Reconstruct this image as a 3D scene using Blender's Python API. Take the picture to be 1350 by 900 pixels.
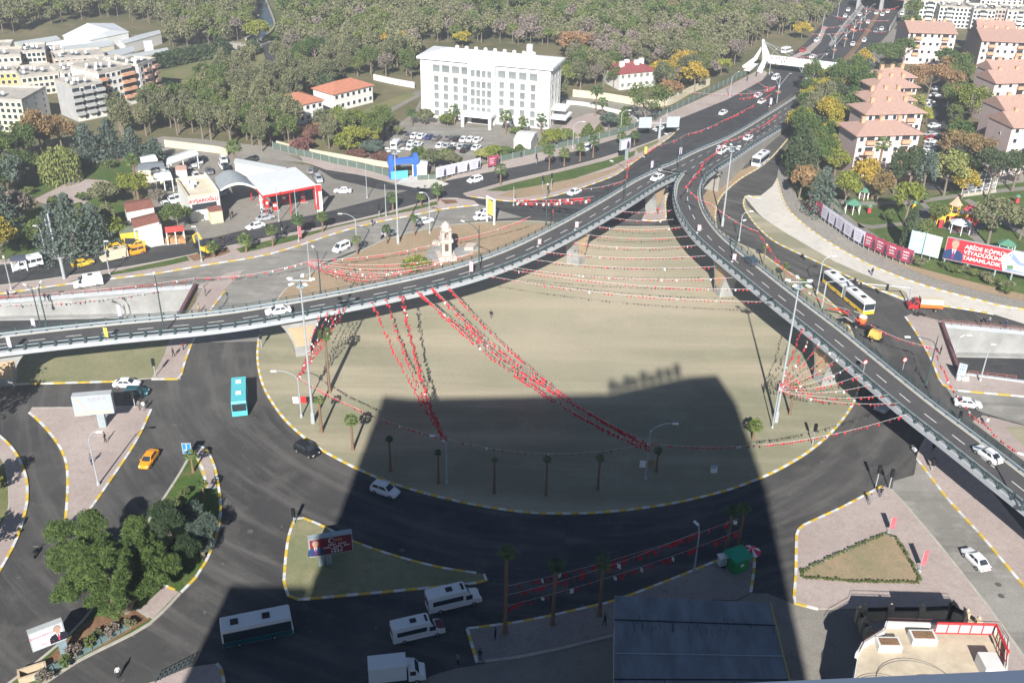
import bpy, bmesh, math, random
import numpy as np
from mathutils import Vector, Matrix
from mathutils.geometry import tessellate_polygon
random.seed(7)
for o in list(bpy.data.objects): bpy.data.objects.remove(o)
SC = bpy.context.scene
COL = SC.collection
# ------------------------------------------------------------ camera
FPX, PITCH, ROLL, CH = 1325.0, 0.50252993, 0.02048696, 90.0
FW = np.array([0, math.cos(PITCH), -math.sin(PITCH)]); RT0 = np.array([1., 0, 0]); UP0 = np.cross(RT0, FW)
RT = RT0*math.cos(ROLL)+UP0*math.sin(ROLL); UP = -RT0*math.sin(ROLL)+UP0*math.cos(ROLL)
cd = bpy.data.cameras.new('camera'); cam = bpy.data.objects.new('camera', cd); COL.objects.link(cam)
cd.sensor_width = 36; cd.lens = FPX/1350*36; cd.clip_start = .1; cd.clip_end = 8000
cam.matrix_world = Matrix(((RT[0], UP[0], -FW[0], 0), (RT[1], UP[1], -FW[1], 0), (RT[2], UP[2], -FW[2], CH), (0, 0, 0, 1)))
SC.camera = cam
# ------------------------------------------------------------ light
AZ, EL = math.radians(4.5), math.radians(31.5)
w = bpy.data.worlds.new('World'); SC.world = w; w.use_nodes = True
nt = w.node_tree; bg = nt.nodes['Background']; sk = nt.nodes.new('ShaderNodeTexSky')
sk.sky_type = 'NISHITA'; sk.sun_disc = False; sk.sun_elevation = EL; sk.sun_rotation = math.radians(180+4.5)
sk.air_density = .65; sk.dust_density = 0.0
nt.links.new(sk.outputs[0], bg.inputs[0]); bg.inputs[1].default_value = .052
sl = bpy.data.lights.new('sun', 'SUN'); sl.energy = 5.0; sl.angle = math.radians(.5); sl.color = (1, .965, .905)
so = bpy.data.objects.new('sun', sl); COL.objects.link(so)
sd = Vector((math.sin(AZ)*math.cos(EL), math.cos(AZ)*math.cos(EL), -math.sin(EL)))
so.rotation_euler = sd.to_track_quat('-Z', 'Y').to_euler(); so.location = (0, -50, 200)
SC.view_settings.view_transform = 'Standard'; SC.view_settings.look = 'None'
SC.view_settings.exposure = .90
HAZE = .00038; SC.view_settings.gamma = 1; SC.view_settings.use_curve_mapping = False
SC.cycles.max_bounces = 5; SC.cycles.diffuse_bounces = 2; SC.cycles.glossy_bounces = 2
SC.cycles.transparent_max_bounces = 6; SC.cycles.volume_bounces = 0; SC.cycles.volume_max_steps = 32

# ------------------------------------------------------------ points measured on the ground
def P(px, py, z=0.0):
    d = FW+((px-675)/FPX)*RT-((py-450)/FPX)*UP
    t = (z-CH)/d[2]
    return Vector((d[0]*t, d[1]*t, z))
def PP(pts, z=0.0): return [P(a, b, z) for a, b in pts]
def pix(v):
    q = np.array([v[0], v[1], v[2]-CH]); z = q@FW
    return 675+FPX*(q@RT)/z, 450-FPX*(q@UP)/z
def hgt(base, topy, z0=0.0):           # height of a thing standing at a ground point
    g = P(base[0], base[1], z0); lo, hi = 0.0, 80.0
    for _ in range(30):
        m = (lo+hi)/2
        if pix((g.x, g.y, z0+m))[1] > topy: lo = m
        else: hi = m
    return lo
# ------------------------------------------------------------ materials
MATS = {}
def mat(name, col, rough=.8, var=.0, scale=1., metal=0., bump=0., world=False, col2=None, detail=4, stretch=None, spec=.3, objrand=0., thr=None, alpha=None):
    if name in MATS: return MATS[name]
    m = bpy.data.materials.new(name); MATS[name] = m; m.use_nodes = True
    n = m.node_tree.nodes; l = m.node_tree.links; b = n['Principled BSDF']
    b.inputs['Base Color'].default_value = (*col, 1); b.inputs['Roughness'].default_value = rough
    b.inputs['Metallic'].default_value = metal; b.inputs['Specular IOR Level'].default_value = spec
    if alpha: b.inputs['Alpha'].default_value = alpha
    src = None
    if var or col2 or bump:
        if world: tc = n.new('ShaderNodeNewGeometry').outputs['Position']
        else: tc = n.new('ShaderNodeTexCoord').outputs['Object']
        if stretch:
            mp = n.new('ShaderNodeMapping'); mp.inputs['Scale'].default_value = stretch; l.new(tc, mp.inputs[0]); tc = mp.outputs[0]
        nz = n.new('ShaderNodeTexNoise'); nz.inputs['Scale'].default_value = scale; nz.inputs['Detail'].default_value = detail
        nz.inputs['Roughness'].default_value = .65
        l.new(tc, nz.inputs['Vector'])
        rp = n.new('ShaderNodeValToRGB'); l.new(nz.outputs[0], rp.inputs[0])
        a, c = (thr or (.3, .7)); rp.color_ramp.elements[0].position = a; rp.color_ramp.elements[1].position = c
        c2 = col2 or tuple(min(1, x*(1+var)) for x in col); c1 = col if col2 else tuple(x*(1-var) for x in col)
        rp.color_ramp.elements[0].color = (*c1, 1); rp.color_ramp.elements[1].color = (*c2, 1)
        src = rp.outputs[0]
        if bump:
            bp = n.new('ShaderNodeBump'); bp.inputs['Strength'].default_value = bump; bp.inputs['Distance'].default_value = .1
            l.new(nz.outputs[0], bp.inputs['Height']); l.new(bp.outputs[0], b.inputs['Normal'])
    if objrand:
        oi = n.new('ShaderNodeObjectInfo'); hs = n.new('ShaderNodeHueSaturation')
        if src: l.new(src, hs.inputs['Color'])
        else: hs.inputs['Color'].default_value = (*col, 1)
        mr = n.new('ShaderNodeMapRange'); mr.inputs['To Min'].default_value = 1-objrand; mr.inputs['To Max'].default_value = 1+objrand
        l.new(oi.outputs['Random'], mr.inputs[0]); l.new(mr.outputs[0], hs.inputs['Value'])
        mr2 = n.new('ShaderNodeMapRange'); mr2.inputs['To Min'].default_value = .5+objrand*.12; mr2.inputs['To Max'].default_value = .5-objrand*.12
        l.new(oi.outputs['Random'], mr2.inputs[0]); l.new(mr2.outputs[0], hs.inputs['Hue'])
        src = hs.outputs[0]
    if src: l.new(src, b.inputs['Base Color'])
    return m
def ground_mat(name, c1, c2, c3, s1=.05, s2=.6, streak=None, rough=.9, fine=.12, bump=.15, patches=None, polar=None, rim=None):
    """two noises at different sizes, a fine grain and optional streaks: worn outdoor surface"""
    if name in MATS: return MATS[name]
    m = bpy.data.materials.new(name); MATS[name] = m; m.use_nodes = True
    n = m.node_tree.nodes; l = m.node_tree.links; b = n['Principled BSDF']; b.inputs['Roughness'].default_value = rough
    b.inputs['Specular IOR Level'].default_value = .2
    g = n.new('ShaderNodeNewGeometry').outputs['Position']
    def noise(sc, det=5, vec=None, rg=.6):
        k = n.new('ShaderNodeTexNoise'); k.inputs['Scale'].default_value = sc; k.inputs['Detail'].default_value = det; k.inputs['Roughness'].default_value = rg
        l.new(vec or g, k.inputs['Vector']); return k.outputs[0]
    def mix(fac, a, c, mode='MIX'):
        k = n.new('ShaderNodeMix'); k.data_type = 'RGBA'; k.blend_type = mode
        if isinstance(fac, float): k.inputs[0].default_value = fac
        else: l.new(fac, k.inputs[0])
        for i, v in ((6, a), (7, c)):
            if isinstance(v, tuple): k.inputs[i].default_value = (*v, 1)
            else: l.new(v, k.inputs[i])
        return k.outputs[2]
    def ramp(v, a, c, inv=False):
        k = n.new('ShaderNodeMapRange'); k.inputs[1].default_value = a; k.inputs[2].default_value = c; l.new(v, k.inputs[0]); return k.outputs[0]
    o = mix(ramp(noise(s1), .38, .62), c1, c2)
    if rim:                                      # grass thickens away from the middle, toned darker to deepen the tower's shade
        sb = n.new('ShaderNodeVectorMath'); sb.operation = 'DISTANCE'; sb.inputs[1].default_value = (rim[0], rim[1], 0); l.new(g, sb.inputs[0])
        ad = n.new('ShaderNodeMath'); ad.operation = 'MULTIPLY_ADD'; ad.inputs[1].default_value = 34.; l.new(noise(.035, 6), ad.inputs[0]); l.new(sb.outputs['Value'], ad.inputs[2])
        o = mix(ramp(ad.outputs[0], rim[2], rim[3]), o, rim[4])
    o = mix(ramp(noise(s2), .5, .78), o, c3)
    if streak:
        mp = n.new('ShaderNodeMapping'); mp.inputs['Rotation'].default_value = (0, 0, streak[2]); mp.inputs['Scale'].default_value = (streak[3], streak[4], 1)
        if polar:                                    # wear follows the traffic round the island
            sb = n.new('ShaderNodeVectorMath'); sb.operation = 'SUBTRACT'; sb.inputs[1].default_value = (*polar, 0); l.new(g, sb.inputs[0])
            ln = n.new('ShaderNodeVectorMath'); ln.operation = 'LENGTH'; l.new(sb.outputs[0], ln.inputs[0]); sx = n.new('ShaderNodeSeparateXYZ'); l.new(sb.outputs[0], sx.inputs[0])
            at = n.new('ShaderNodeMath'); at.operation = 'ARCTAN2'; l.new(sx.outputs[0], at.inputs[0]); l.new(sx.outputs[1], at.inputs[1]); at2 = n.new('ShaderNodeMath'); at2.operation = 'MULTIPLY'; at2.inputs[1].default_value = 3.; l.new(at.outputs[0], at2.inputs[0])
            r2 = n.new('ShaderNodeMath'); r2.operation = 'MULTIPLY'; r2.inputs[1].default_value = .42; l.new(ln.outputs['Value'], r2.inputs[0]); cb = n.new('ShaderNodeCombineXYZ'); l.new(r2.outputs[0], cb.inputs[0]); l.new(at2.outputs[0], cb.inputs[1]); s = noise(1., 5, cb.outputs[0])
        else: l.new(g, mp.inputs[0]); s = noise(1., 4, mp.outputs[0])
        o = mix(ramp(s, streak[0], streak[1]), o, streak[5])
    if patches:
        o = mix(ramp(noise(patches[0], 2), patches[1], patches[1]+.02), o, patches[2])
    f = n.new('ShaderNodeMapRange'); l.new(noise(3.5, 3), f.inputs[0]); f.inputs[3].default_value = 1-fine; f.inputs[4].default_value = 1+fine
    f.inputs[1].default_value = .3; f.inputs[2].default_value = .7
    vm = n.new('ShaderNodeVectorMath'); vm.operation = 'SCALE'; l.new(o, vm.inputs[0]); l.new(f.outputs[0], vm.inputs['Scale'])
    l.new(vm.outputs[0], b.inputs['Base Color'])
    bp = n.new('ShaderNodeBump'); bp.inputs['Strength'].default_value = bump; l.new(noise(2.), bp.inputs['Height']); l.new(bp.outputs[0], b.inputs['Normal'])
    return m
M_asph = ground_mat('asphalt new', (.052, .051, .052), (.082, .079, .076), (.115, .109, .10), .045, .22, (.47, .74, 0, .04, .6, (.135, .129, .12)), polar=(7.9, 169.), patches=(.9, .70, (.135, .128, .118)))
M_asph2 = ground_mat('asphalt road', (.038, .039, .043), (.056, .056, .06), (.082, .08, .076), .03, .3, (.5, .9, .9, .02, .5, (.10, .097, .09)))
M_worn = ground_mat('asphalt worn', (.22, .21, .19), (.30, .285, .26), (.36, .34, .31), .05, .3, (.5, .85, .2, .03, .4, (.12, .115, .105)))
M_deckroad = ground_mat('asphalt deck', (.075, .073, .075), (.09, .087, .088), (.10, .097, .095), .05, .4)
M_conc = ground_mat('concrete road', (.55, .52, .47), (.62, .58, .52), (.46, .43, .38), .06, .5)
M_conc2 = ground_mat('concrete yard', (.22, .205, .18), (.27, .25, .22), (.19, .175, .155), .06, .5)
M_pave = ground_mat('pink paving', (.37, .30, .275), (.43, .36, .33), (.33, .275, .25), .08, .8)
M_stone = ground_mat('stone paving', (.26, .245, .22), (.31, .285, .25), (.2, .19, .17), .1, 1.2, fine=.3)
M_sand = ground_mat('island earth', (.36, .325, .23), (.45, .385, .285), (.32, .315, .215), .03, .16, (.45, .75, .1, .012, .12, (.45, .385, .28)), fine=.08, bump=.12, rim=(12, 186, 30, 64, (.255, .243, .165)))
M_grassy = ground_mat('dry turf', (.20, .21, .115), (.27, .25, .15), (.17, .185, .09), .08, .5, fine=.14, bump=.2)
M_sand2 = ground_mat('verge earth', (.33, .235, .155), (.36, .27, .18), (.27, .23, .14), .06, .4, fine=.16, bump=.3)
M_lawn = ground_mat('lawn', (.055, .105, .022), (.085, .125, .032), (.17, .15, .07), .08, .5, fine=.25, bump=.4)
M_rough = ground_mat('rough ground', (.10, .105, .05), (.17, .15, .08), (.24, .185, .12), .02, .12, fine=.25, bump=.4)
M_field = ground_mat('field', (.13, .15, .06), (.19, .19, .085), (.27, .20, .12), .03, .1, fine=.2, bump=.4)
M_soil = ground_mat('soil', (.19, .10, .06), (.25, .15, .09), (.13, .11, .05), .1, .9, fine=.3, bump=.6)
M_kerbw = mat('kerb white', (.62, .62, .60), .7, .28, .8, world=True)
M_kerby = mat('kerb yellow', (.62, .43, .06), .7, .28, .8, world=True)
M_kerbg = mat('kerb stone', (.42, .39, .34), .8, .15, .8, world=True)
M_concrete = mat('concrete', (.30, .285, .255), .8, .14, .35, world=True, bump=.1)
M_concl = mat('concrete pale', (.31, .31, .30), .75, .2, .3, world=True, bump=.1)
M_cap = mat('painted parapet', (.40, .42, .44), .6, .10, .5, world=True)
M_green_metal = mat('teal railing', (.05, .08, .085), .5, .1, 2)
M_galv = mat('galvanised rail', (.36, .42, .44), .45, .1, 1.5, metal=.2)
M_white = mat('white paint', (.78, .78, .76), .6, .06, 1.)
M_line = mat('lane marking', (.62, .62, .60), .8, .2, 1.2, world=True)
M_black = mat('black', (.015, .015, .017), .5)
M_glass = mat('dark glass', (.03, .04, .05), .12, spec=.6)
M_red = mat('red paint', (.60, .03, .03), .5, .05, 1)
M_steel = mat('light pole paint', (.42, .45, .47), .45, .08, 1., metal=.2)
M_dpole = mat('dark pole paint', (.05, .075, .075), .45, .1, 1.)
# ------------------------------------------------------------ mesh builder
def link(o, parent=None, hide=False):
    COL.objects.link(o)
    if parent is not None: o.parent = parent
    return o
class MB:
    def __init__(s): s.v = []; s.f = []; s.m = []; s.cur = 0
    def add(s, vs, fs, mi=None):
        b = len(s.v); s.v += [tuple(x) for x in vs]
        mi = s.cur if mi is None else mi
        for f in fs: s.f.append(tuple(b+i for i in f)); s.m.append(mi)
    def box(s, c, d, rz=0., mi=None, top=None):
        x, y, z = d[0]/2, d[1]/2, d[2]/2; t = top or (1, 1); cs, sn = math.cos(rz), math.sin(rz); vs = []
        for k, (tx, ty) in ((-1, (1, 1)), (1, t)):
            for a, b in ((-1, -1), (1, -1), (1, 1), (-1, 1)):
                px, py = a*x*tx, b*y*ty; vs.append((c[0]+px*cs-py*sn, c[1]+px*sn+py*cs, c[2]+k*z))
        s.add(vs, [(0, 3, 2, 1), (4, 5, 6, 7), (0, 1, 5, 4), (1, 2, 6, 5), (2, 3, 7, 6), (3, 0, 4, 7)], mi)
        return s
    def prism(s, poly, z0, z1, mi=None, ms=None, cap=True):
        n = len(poly); z1s = z1 if isinstance(z1, (list, tuple)) else [z1]*n
        vs = [(p[0], p[1], z0) for p in poly]+[(p[0], p[1], z1s[i]) for i, p in enumerate(poly)]
        s.add(vs, [(i, (i+1) % n, n+(i+1) % n, n+i) for i in range(n)], ms if ms is not None else mi)
        if cap:
            tri = tessellate_polygon([[Vector((p[0], p[1], 0)) for p in poly]])
            area = sum(poly[i][0]*poly[(i+1) % n][1]-poly[(i+1) % n][0]*poly[i][1] for i in range(n))
            fs = []
            for t in tri:
                a, b, c = [poly[i] for i in t]
                cr = (b[0]-a[0])*(c[1]-a[1])-(b[1]-a[1])*(c[0]-a[0])
                fs.append(t if cr > 0 else tuple(reversed(t)))
            s.add([(p[0], p[1], z1s[i]) for i, p in enumerate(poly)], fs, mi)
            if z0 > .3: s.add([(p[0], p[1], z0) for p in poly], [tuple(reversed(t)) for t in fs], mi)
        return s
    def tube(s, pts, r, n=6, mi=None, cap=True):
        pts = [Vector(p) for p in pts]; k = len(pts); rs = r if isinstance(r, (list, tuple)) else [r]*k; vs = []
        for i, p in enumerate(pts):
            d = (pts[min(i+1, k-1)]-pts[max(i-1, 0)]).normalized()
            a = d.cross(Vector((0, 0, 1)))
            if a.length < .05: a = d.cross(Vector((0, 1, 0)))
            a.normalize(); b = a.cross(d)
            for j in range(n):
                t = 2*math.pi*j/n; vs.append(p+(a*math.cos(t)+b*math.sin(t))*rs[i])
        fs = [(i*n+j, i*n+(j+1) % n, (i+1)*n+(j+1) % n, (i+1)*n+j) for i in range(k-1) for j in range(n)]
        if cap: fs += [tuple(range(n-1, -1, -1)), tuple(range((k-1)*n, k*n))]
        s.add(vs, fs, mi); return s
    def lathe(s, c, prof, n=8, mi=None):
        vs = [(c[0]+r*math.cos(2*math.pi*j/n), c[1]+r*math.sin(2*math.pi*j/n), c[2]+z) for r, z in prof for j in range(n)]
        k = len(prof)
        s.add(vs, [(i*n+j, i*n+(j+1) % n, (i+1)*n+(j+1) % n, (i+1)*n+j) for i in range(k-1) for j in range(n)]+[tuple(range(n-1, -1, -1)), tuple(range((k-1)*n, k*n))], mi); return s
    def quad(s, a, b, c, d, mi=None): s.add([a, b, c, d], [(0, 1, 2, 3)], mi); return s
    def sweep(s, path, sec, mi=None, closed=False):
        """path: list of (pos, right); sec: list of (off, z)"""
        k = len(sec); vs = []
        for p, r in path:
            for o, z in sec: vs.append((p.x+r.x*o, p.y+r.y*o, p.z+z))
        n = len(path)
        fs = [(i*k+j, i*k+(j+1) % k, (i+1)*k+(j+1) % k, (i+1)*k+j) for i in range(n-1) for j in range(k)]
        fs += [tuple(range(k)), tuple(range(n*k-1, (n-1)*k-1, -1))]
        s.add(vs, fs, mi); return s
    def mesh(s, name, mats, smooth=False, weld=False):
        ed = []
        if weld:                                     # tie separate pieces of one rail or fence together
            par = list(range(len(s.v)))
            def fd(i):
                while par[i] != i: par[i] = par[par[i]]; i = par[i]
                return i
            for f in s.f:
                for j in f[1:]: par[fd(f[0])] = fd(j)
            roots = sorted({fd(i) for i in range(len(s.v))}); ed = list(zip(roots[:-1], roots[1:]))
        me = bpy.data.meshes.new(name); me.from_pydata(s.v, ed, s.f)
        for m in (mats if isinstance(mats, (list, tuple)) else [mats]): me.materials.append(m)
        me.polygons.foreach_set('material_index', s.m)
        if smooth: me.polygons.foreach_set('use_smooth', [True]*len(s.f))
        me.update(); return me
    def build(s, name, mats, parent=None, smooth=False, weld=False):
        return link(bpy.data.objects.new(name, s.mesh(name, mats, smooth, weld)), parent)
def obj(name, me, parent=None, loc=None, rz=0., sc=None):
    o = bpy.data.objects.new(name, me); link(o, parent)
    if loc is not None: o.location = loc
    if rz: o.rotation_euler = (0, 0, rz)
    if sc: o.scale = sc
    return o
def tag(o, label=None, cat=None, group=None, kind=None):
    if label: o['label'] = label
    if cat: o['category'] = cat
    if group: o['group'] = group
    if kind: o['kind'] = kind
    return o
def empty(name, loc=(0, 0, 0), rz=0., label=None, cat=None, group=None):
    o = bpy.data.objects.new(name, None); o.empty_display_size = .3; COL.objects.link(o)
    o.location = loc; o.rotation_euler = (0, 0, rz); return tag(o, label, cat, group)
def copy_tree(o, parent=None):
    c = o.copy(); COL.objects.link(c); c.parent = parent
    for ch in list(o.children): copy_tree(ch, c)
    return c
def struct(name, mb, mats, smooth=False):
    return tag(mb.build(name, mats, None, smooth), kind='structure')
def spline(pts, step=2.):
    """Catmull-Rom through 3d points, resampled"""
    p = [Vector(q) if len(q) == 3 else Vector((q[0], q[1], 0)) for q in pts]; out = []
    for i in range(len(p)-1):
        a, b, c, d = p[max(i-1, 0)], p[i], p[i+1], p[min(i+2, len(p)-1)]
        n = max(1, int((c-b).length/step))
        for k in range(n):
            t = k/n; out.append(.5*((2*b)+(c-a)*t+(2*a-5*b+4*c-d)*t*t+(3*b-a-3*c+d)*t**3))
    out.append(p[-1]); return out
def path_of(pts):
    out = []
    for i, p in enumerate(pts):
        d = pts[min(i+1, len(pts)-1)]-pts[max(i-1, 0)]; r = Vector((d.y, -d.x, 0)).normalized(); out.append((p, r))
    return out
def resample(pts, step):
    out = [pts[0].copy()]; acc = 0.
    for a, b in zip(pts[:-1], pts[1:]):
        L = (b-a).length
        if L < 1e-6: continue
        while acc+L >= step:
            t = (step-acc)/L; a = a.lerp(b, t); out.append(a.copy()); L = (b-a).length; acc = 0.
            if L < 1e-6: break
        acc += L
    return out
def sheet(name, poly, z, m, holes=(), label=None, smoothed=False, kind='structure'):
    poly = [Vector((p.x, p.y, 0)) for p in poly]; hs = [[Vector((p.x, p.y, 0)) for p in h] for h in holes]
    tri = tessellate_polygon([poly]+hs); allv = poly+[p for h in hs for p in h]; fs = []
    for t in tri:
        a, b, c = [allv[i] for i in t]
        fs.append(t if (b-a).cross(c-a).z > 0 else tuple(reversed(t)))
    mb = MB(); mb.add([(p.x, p.y, z) for p in allv], fs); return tag(mb.build(name, m), kind=kind)
def slab(name, poly, z1, m, ms=None, z0=0.): 
    mb = MB(); mb.prism([(p.x, p.y) for p in poly], z0, z1, 0, 1); return struct(name, mb, [m, ms or M_kerbg])
KERB_H = .16
def kerb(pts, paint=True, wd=.38, seg=1.15, z=0., start=0):
    """kerb stones along a line: pieces of alternating paint"""
    pts = resample(pts, seg); mb = MB(); pa = path_of(pts)
    for i in range(len(pa)-1):
        a, b = pa[i], pa[i+1]; mi = ((i+start) % 2) if paint else 2
        mb.sweep([a, b], [(-wd/2, z-.02), (-wd/2, z+KERB_H+.012), (wd/2, z+KERB_H+.012), (wd/2, z-.02)], mi)
    return struct('kerb', mb, [M_kerbw, M_kerby, M_kerbg])
# ============================================================ ground
HL = [P(*q) for q in [(-300, 418), (-120, 408), (0, 399), (150, 387), (258, 379), (226, 440), (150, 450), (0, 464), (-120, 474), (-300, 488)]]
HR = [P(*q) for q in [(1241, 430), (1350, 440), (1500, 453), (1700, 470), (1700, 540), (1500, 519), (1350, 504.5), (1263, 493)]]
W = 4000
sheet('ground', [Vector((-W, -W, 0)), Vector((W, -W, 0)), Vector((W, W, 0)), Vector((-W, W, 0))], 0, M_rough, [HL, HR])
def sh(name, pts, z, m, holes=()): return sheet(name, PP(pts), z, m, holes)
# main dark asphalt round the island
sh('road', [(-400, 505), (0, 503), (200, 498), (232, 470), (262, 440), (276, 411), (310, 375), (372, 392), (400, 362), (470, 325), (600, 292), (700, 286), (800, 288), (868, 268), (893, 235),
   (960, 185), (1040, 115), (1060, 128), (1043, 172), (1028, 215), (1030, 262), (1200, 384), (1350, 412), (1700, 452), (1700, 468), (1500, 450), (1350, 438), (1238, 426), (1205, 440), (1262, 495), (1350, 508), (1500, 524),
   (1700, 545), (1700, 1300), (-400, 1300)], .02, M_asph)
# worn northern road
sh('road', [(-300, 407), (0, 386), (100, 374), (216, 357), (340, 335), (442, 307), (545, 283), (631, 270), (680, 266), (690, 286), (600, 294), (500, 318), (430, 345), (376, 385), (362, 395), (330, 390), (290, 400), (262, 441), (258, 398), (262, 377),
   (150, 385), (0, 397), (-300, 417)], .03, M_worn)
sh('road', [(262, 440), (290, 398), (330, 388), (362, 395), (352, 430), (346, 450), (250, 452)], .034, M_worn)
# avenue to the north-east
sh('road', [(560, 243), (640, 228), (700, 216), (760, 199), (830, 178), (893, 158), (960, 131), (1005, 106), (1036, 78), (1062, 57), (1085, 30), (1112, 0), (1140, -40), (1240, -40), (1190, 8), (1175, 40), (1140, 78), (1118, 108), (1074, 142), (1040, 170),
   (960, 190), (893, 240), (868, 268), (800, 290), (690, 287), (640, 272), (612, 262), (580, 262), (555, 263)], .035, M_asph2)
# side street in front of the petrol station
sh('road', [(-300, 390), (0, 349), (60, 343), (120, 337), (165, 329), (235, 322), (290, 312), (345, 297), (425, 281), (500, 262), (560, 245), (620, 231), (632, 247), (575, 262), (500, 282), (420, 300), (330, 318), (240, 338), (165, 352), (60, 368), (0, 376), (-300, 420)], .045, M_asph2)
sh('road', [(400, 216), (432, 226), (470, 232), (520, 243), (560, 246), (560, 256), (490, 270), (430, 282), (425, 240)], .04, M_conc2)
sh('road', [(405, 214), (380, 205), (390, 208), (470, 228), (520, 244), (560, 243), (560, 252), (500, 250), (440, 236)], .052, M_asph2)
# east: new concrete lane, sand strip, grey continuation
sh('road', [(981, 259), (1003, 258), (1018, 246), (1024, 236), (1036, 272), (1062, 299), (1100, 325), (1140, 347), (1180, 364), (1230, 381), (1300, 399), (1350, 409), (1700, 452), (1700, 476), (1350, 427), (1312, 415), (1237, 403), (1200, 400), (1150, 380), (1100, 355), (1040, 317), (1000, 282)], .04, M_conc)
slab('pavement', PP([(1024, 236), (1027, 218), (1034, 222), (1040, 242), (1052, 263), (1077, 286), (1112, 312), (1152, 335), (1192, 353), (1225, 366), (1290, 384), (1350, 398), (1700, 440), (1700, 451), (1350, 408), (1300, 398), (1230, 380), (1180, 363), (1140, 346), (1100, 324), (1062, 298), (1036, 271)]), .13, M_stone)
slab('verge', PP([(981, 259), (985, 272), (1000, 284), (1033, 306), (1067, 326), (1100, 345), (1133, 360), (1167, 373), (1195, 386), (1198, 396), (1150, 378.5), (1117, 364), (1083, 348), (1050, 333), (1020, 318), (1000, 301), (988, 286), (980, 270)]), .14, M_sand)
kerb(spline(PP([(1003, 262), (985, 258), (980, 270), (988, 286), (1000, 301), (1020, 318), (1050, 333), (1083, 348), (1117, 364), (1150, 378.5), (1198, 396)])))
kerb(spline(PP([(1024, 236), (1036, 271), (1062, 298), (1100, 324), (1140, 346), (1180, 363), (1230, 380), (1300, 398), (1350, 408), (1700, 450)])))
kerb(spline(PP([(1237, 403), (1275, 408), (1312, 415)])))
# central island
ring = [(341.1, 446.7), (339.3, 468.9), (342.2, 493.3), (350, 515.6), (364.4, 538.9), (377.8, 555.6), (395.6, 572.2), (418.9, 590), (442.2, 603.3), (467.8, 616.7), (492.2, 627.8), (521, 638.9), (554.4, 648.9), (587.8, 657.1), (628.9, 666.2), (693, 675.6), (733.3, 677.1), (773, 676.7), (811, 674), (848.9, 669.8), (897.8, 661.6), (953.3, 648), (982.2, 638.2), (1013.3, 625.6), (1040, 611.8), (1064.4, 596.7), (1086.7, 578.9), (1104.4, 561.1), (1117.8, 543.3), (1127.8, 525.6), (1132, 505), (1132, 475), (1124, 442), (1104, 408), (1067, 377), (1030, 353), (1003, 334)]
ring2 = [(1003, 334), (975, 322), (945, 305), (935, 298), (905, 296), (884, 299), (787, 299), (740, 295), (700, 292), (650, 293), (612, 295), (572, 300), (525, 311), (501, 319), (465, 336), (430, 350), (397, 368), (377.8, 381), (367.8, 393), (350, 420), (341.1, 446.7)]
RA, RB = spline(PP(ring)), spline(PP(ring2))
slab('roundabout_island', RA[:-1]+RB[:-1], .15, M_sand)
kerb(RA); kerb(RB, False)
slab('verge', PP([(925, 262), (938, 244), (965, 229), (985, 222), (1000, 214), (1003, 220), (975, 237), (952, 258), (944, 275), (944, 300), (960, 312), (975, 322), (955, 317), (934, 300), (925, 285)]), .15, M_sand2)
kerb(spline(PP([(1040, 182), (1020, 205), (1003, 220), (975, 237), (952, 258), (944, 276), (945, 300), (962, 314)])))
slab('pavement', PP([(852, 278), (868, 258), (880, 246), (882, 256), (877, 270), (877, 290), (860, 291), (846, 290)]), .14, M_pave)
kerb(spline(PP([(880, 247), (877, 268), (877, 290), (862, 292), (846, 290)])))
# median with palms between the street and the northern road
MU = [(-300, 421), (0, 377), (60, 369), (165, 353), (240, 339), (330, 319), (420, 301), (500, 283), (545, 271), (580, 262.5), (606, 262)]
ML = [(631, 270.5), (583, 276), (545, 284), (493, 294), (442, 308), (391, 325), (340, 338.5), (268.5, 350), (217, 359), (153, 367), (102, 373), (51, 380), (0, 387.5), (-300, 428)]
slab('median_pavement', PP(MU)+[P(625, 265)]+PP(ML), .14, M_pave)
kerb(spline(PP(ML)), seg=1.9)
kerb(spline(PP(MU)), False)
sh('grass', [(88, 372.5), (165, 356), (230, 342), (246, 338), (250, 344), (216, 352), (150, 363), (108, 370)], .155, M_lawn)
sh('flower_bed', [(246, 338), (262, 333), (300, 327), (304, 333), (290, 338), (256, 345)], .158, M_soil)
sh('grass', [(311, 329), (330, 323), (420, 304), (500, 285), (552, 272), (575, 266), (578, 270), (545, 278), (493, 289), (440, 301), (391, 317), (340, 330), (318, 334)], .155, M_lawn)
sh('flower_bed', [(580, 264), (600, 264), (604, 268), (588, 270)], .155, M_soil)
# green wedge between street and avenue
WU = [(611, 256), (640, 248), (680, 237), (740, 223), (800, 207), (860, 187), (890, 172)]
WL = [(895, 170), (882, 182), (860, 197), (840, 211), (815, 229), (800, 236), (760, 250), (720, 261), (680, 266), (640, 262), (615, 259)]
slab('median_pavement', PP(WU+WL), .14, M_pave); kerb(spline(PP(WL)), seg=1.7); kerb(spline(PP(WU)), False)
sh('verge', [(655, 259), (690, 246), (760, 236), (812, 222), (838, 207), (852, 198), (836, 208), (812, 226), (798, 232), (758, 246), (718, 257), (682, 262)], .155, M_sand2)
sh('grass', [(640, 252), (680, 241), (740, 227), (800, 212), (838, 199), (836, 206), (806, 220), (758, 236), (700, 247), (665, 253)], .16, M_lawn)
sh('grass', [(838, 197), (868, 185), (868, 188), (842, 203)], .158, M_field)
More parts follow.
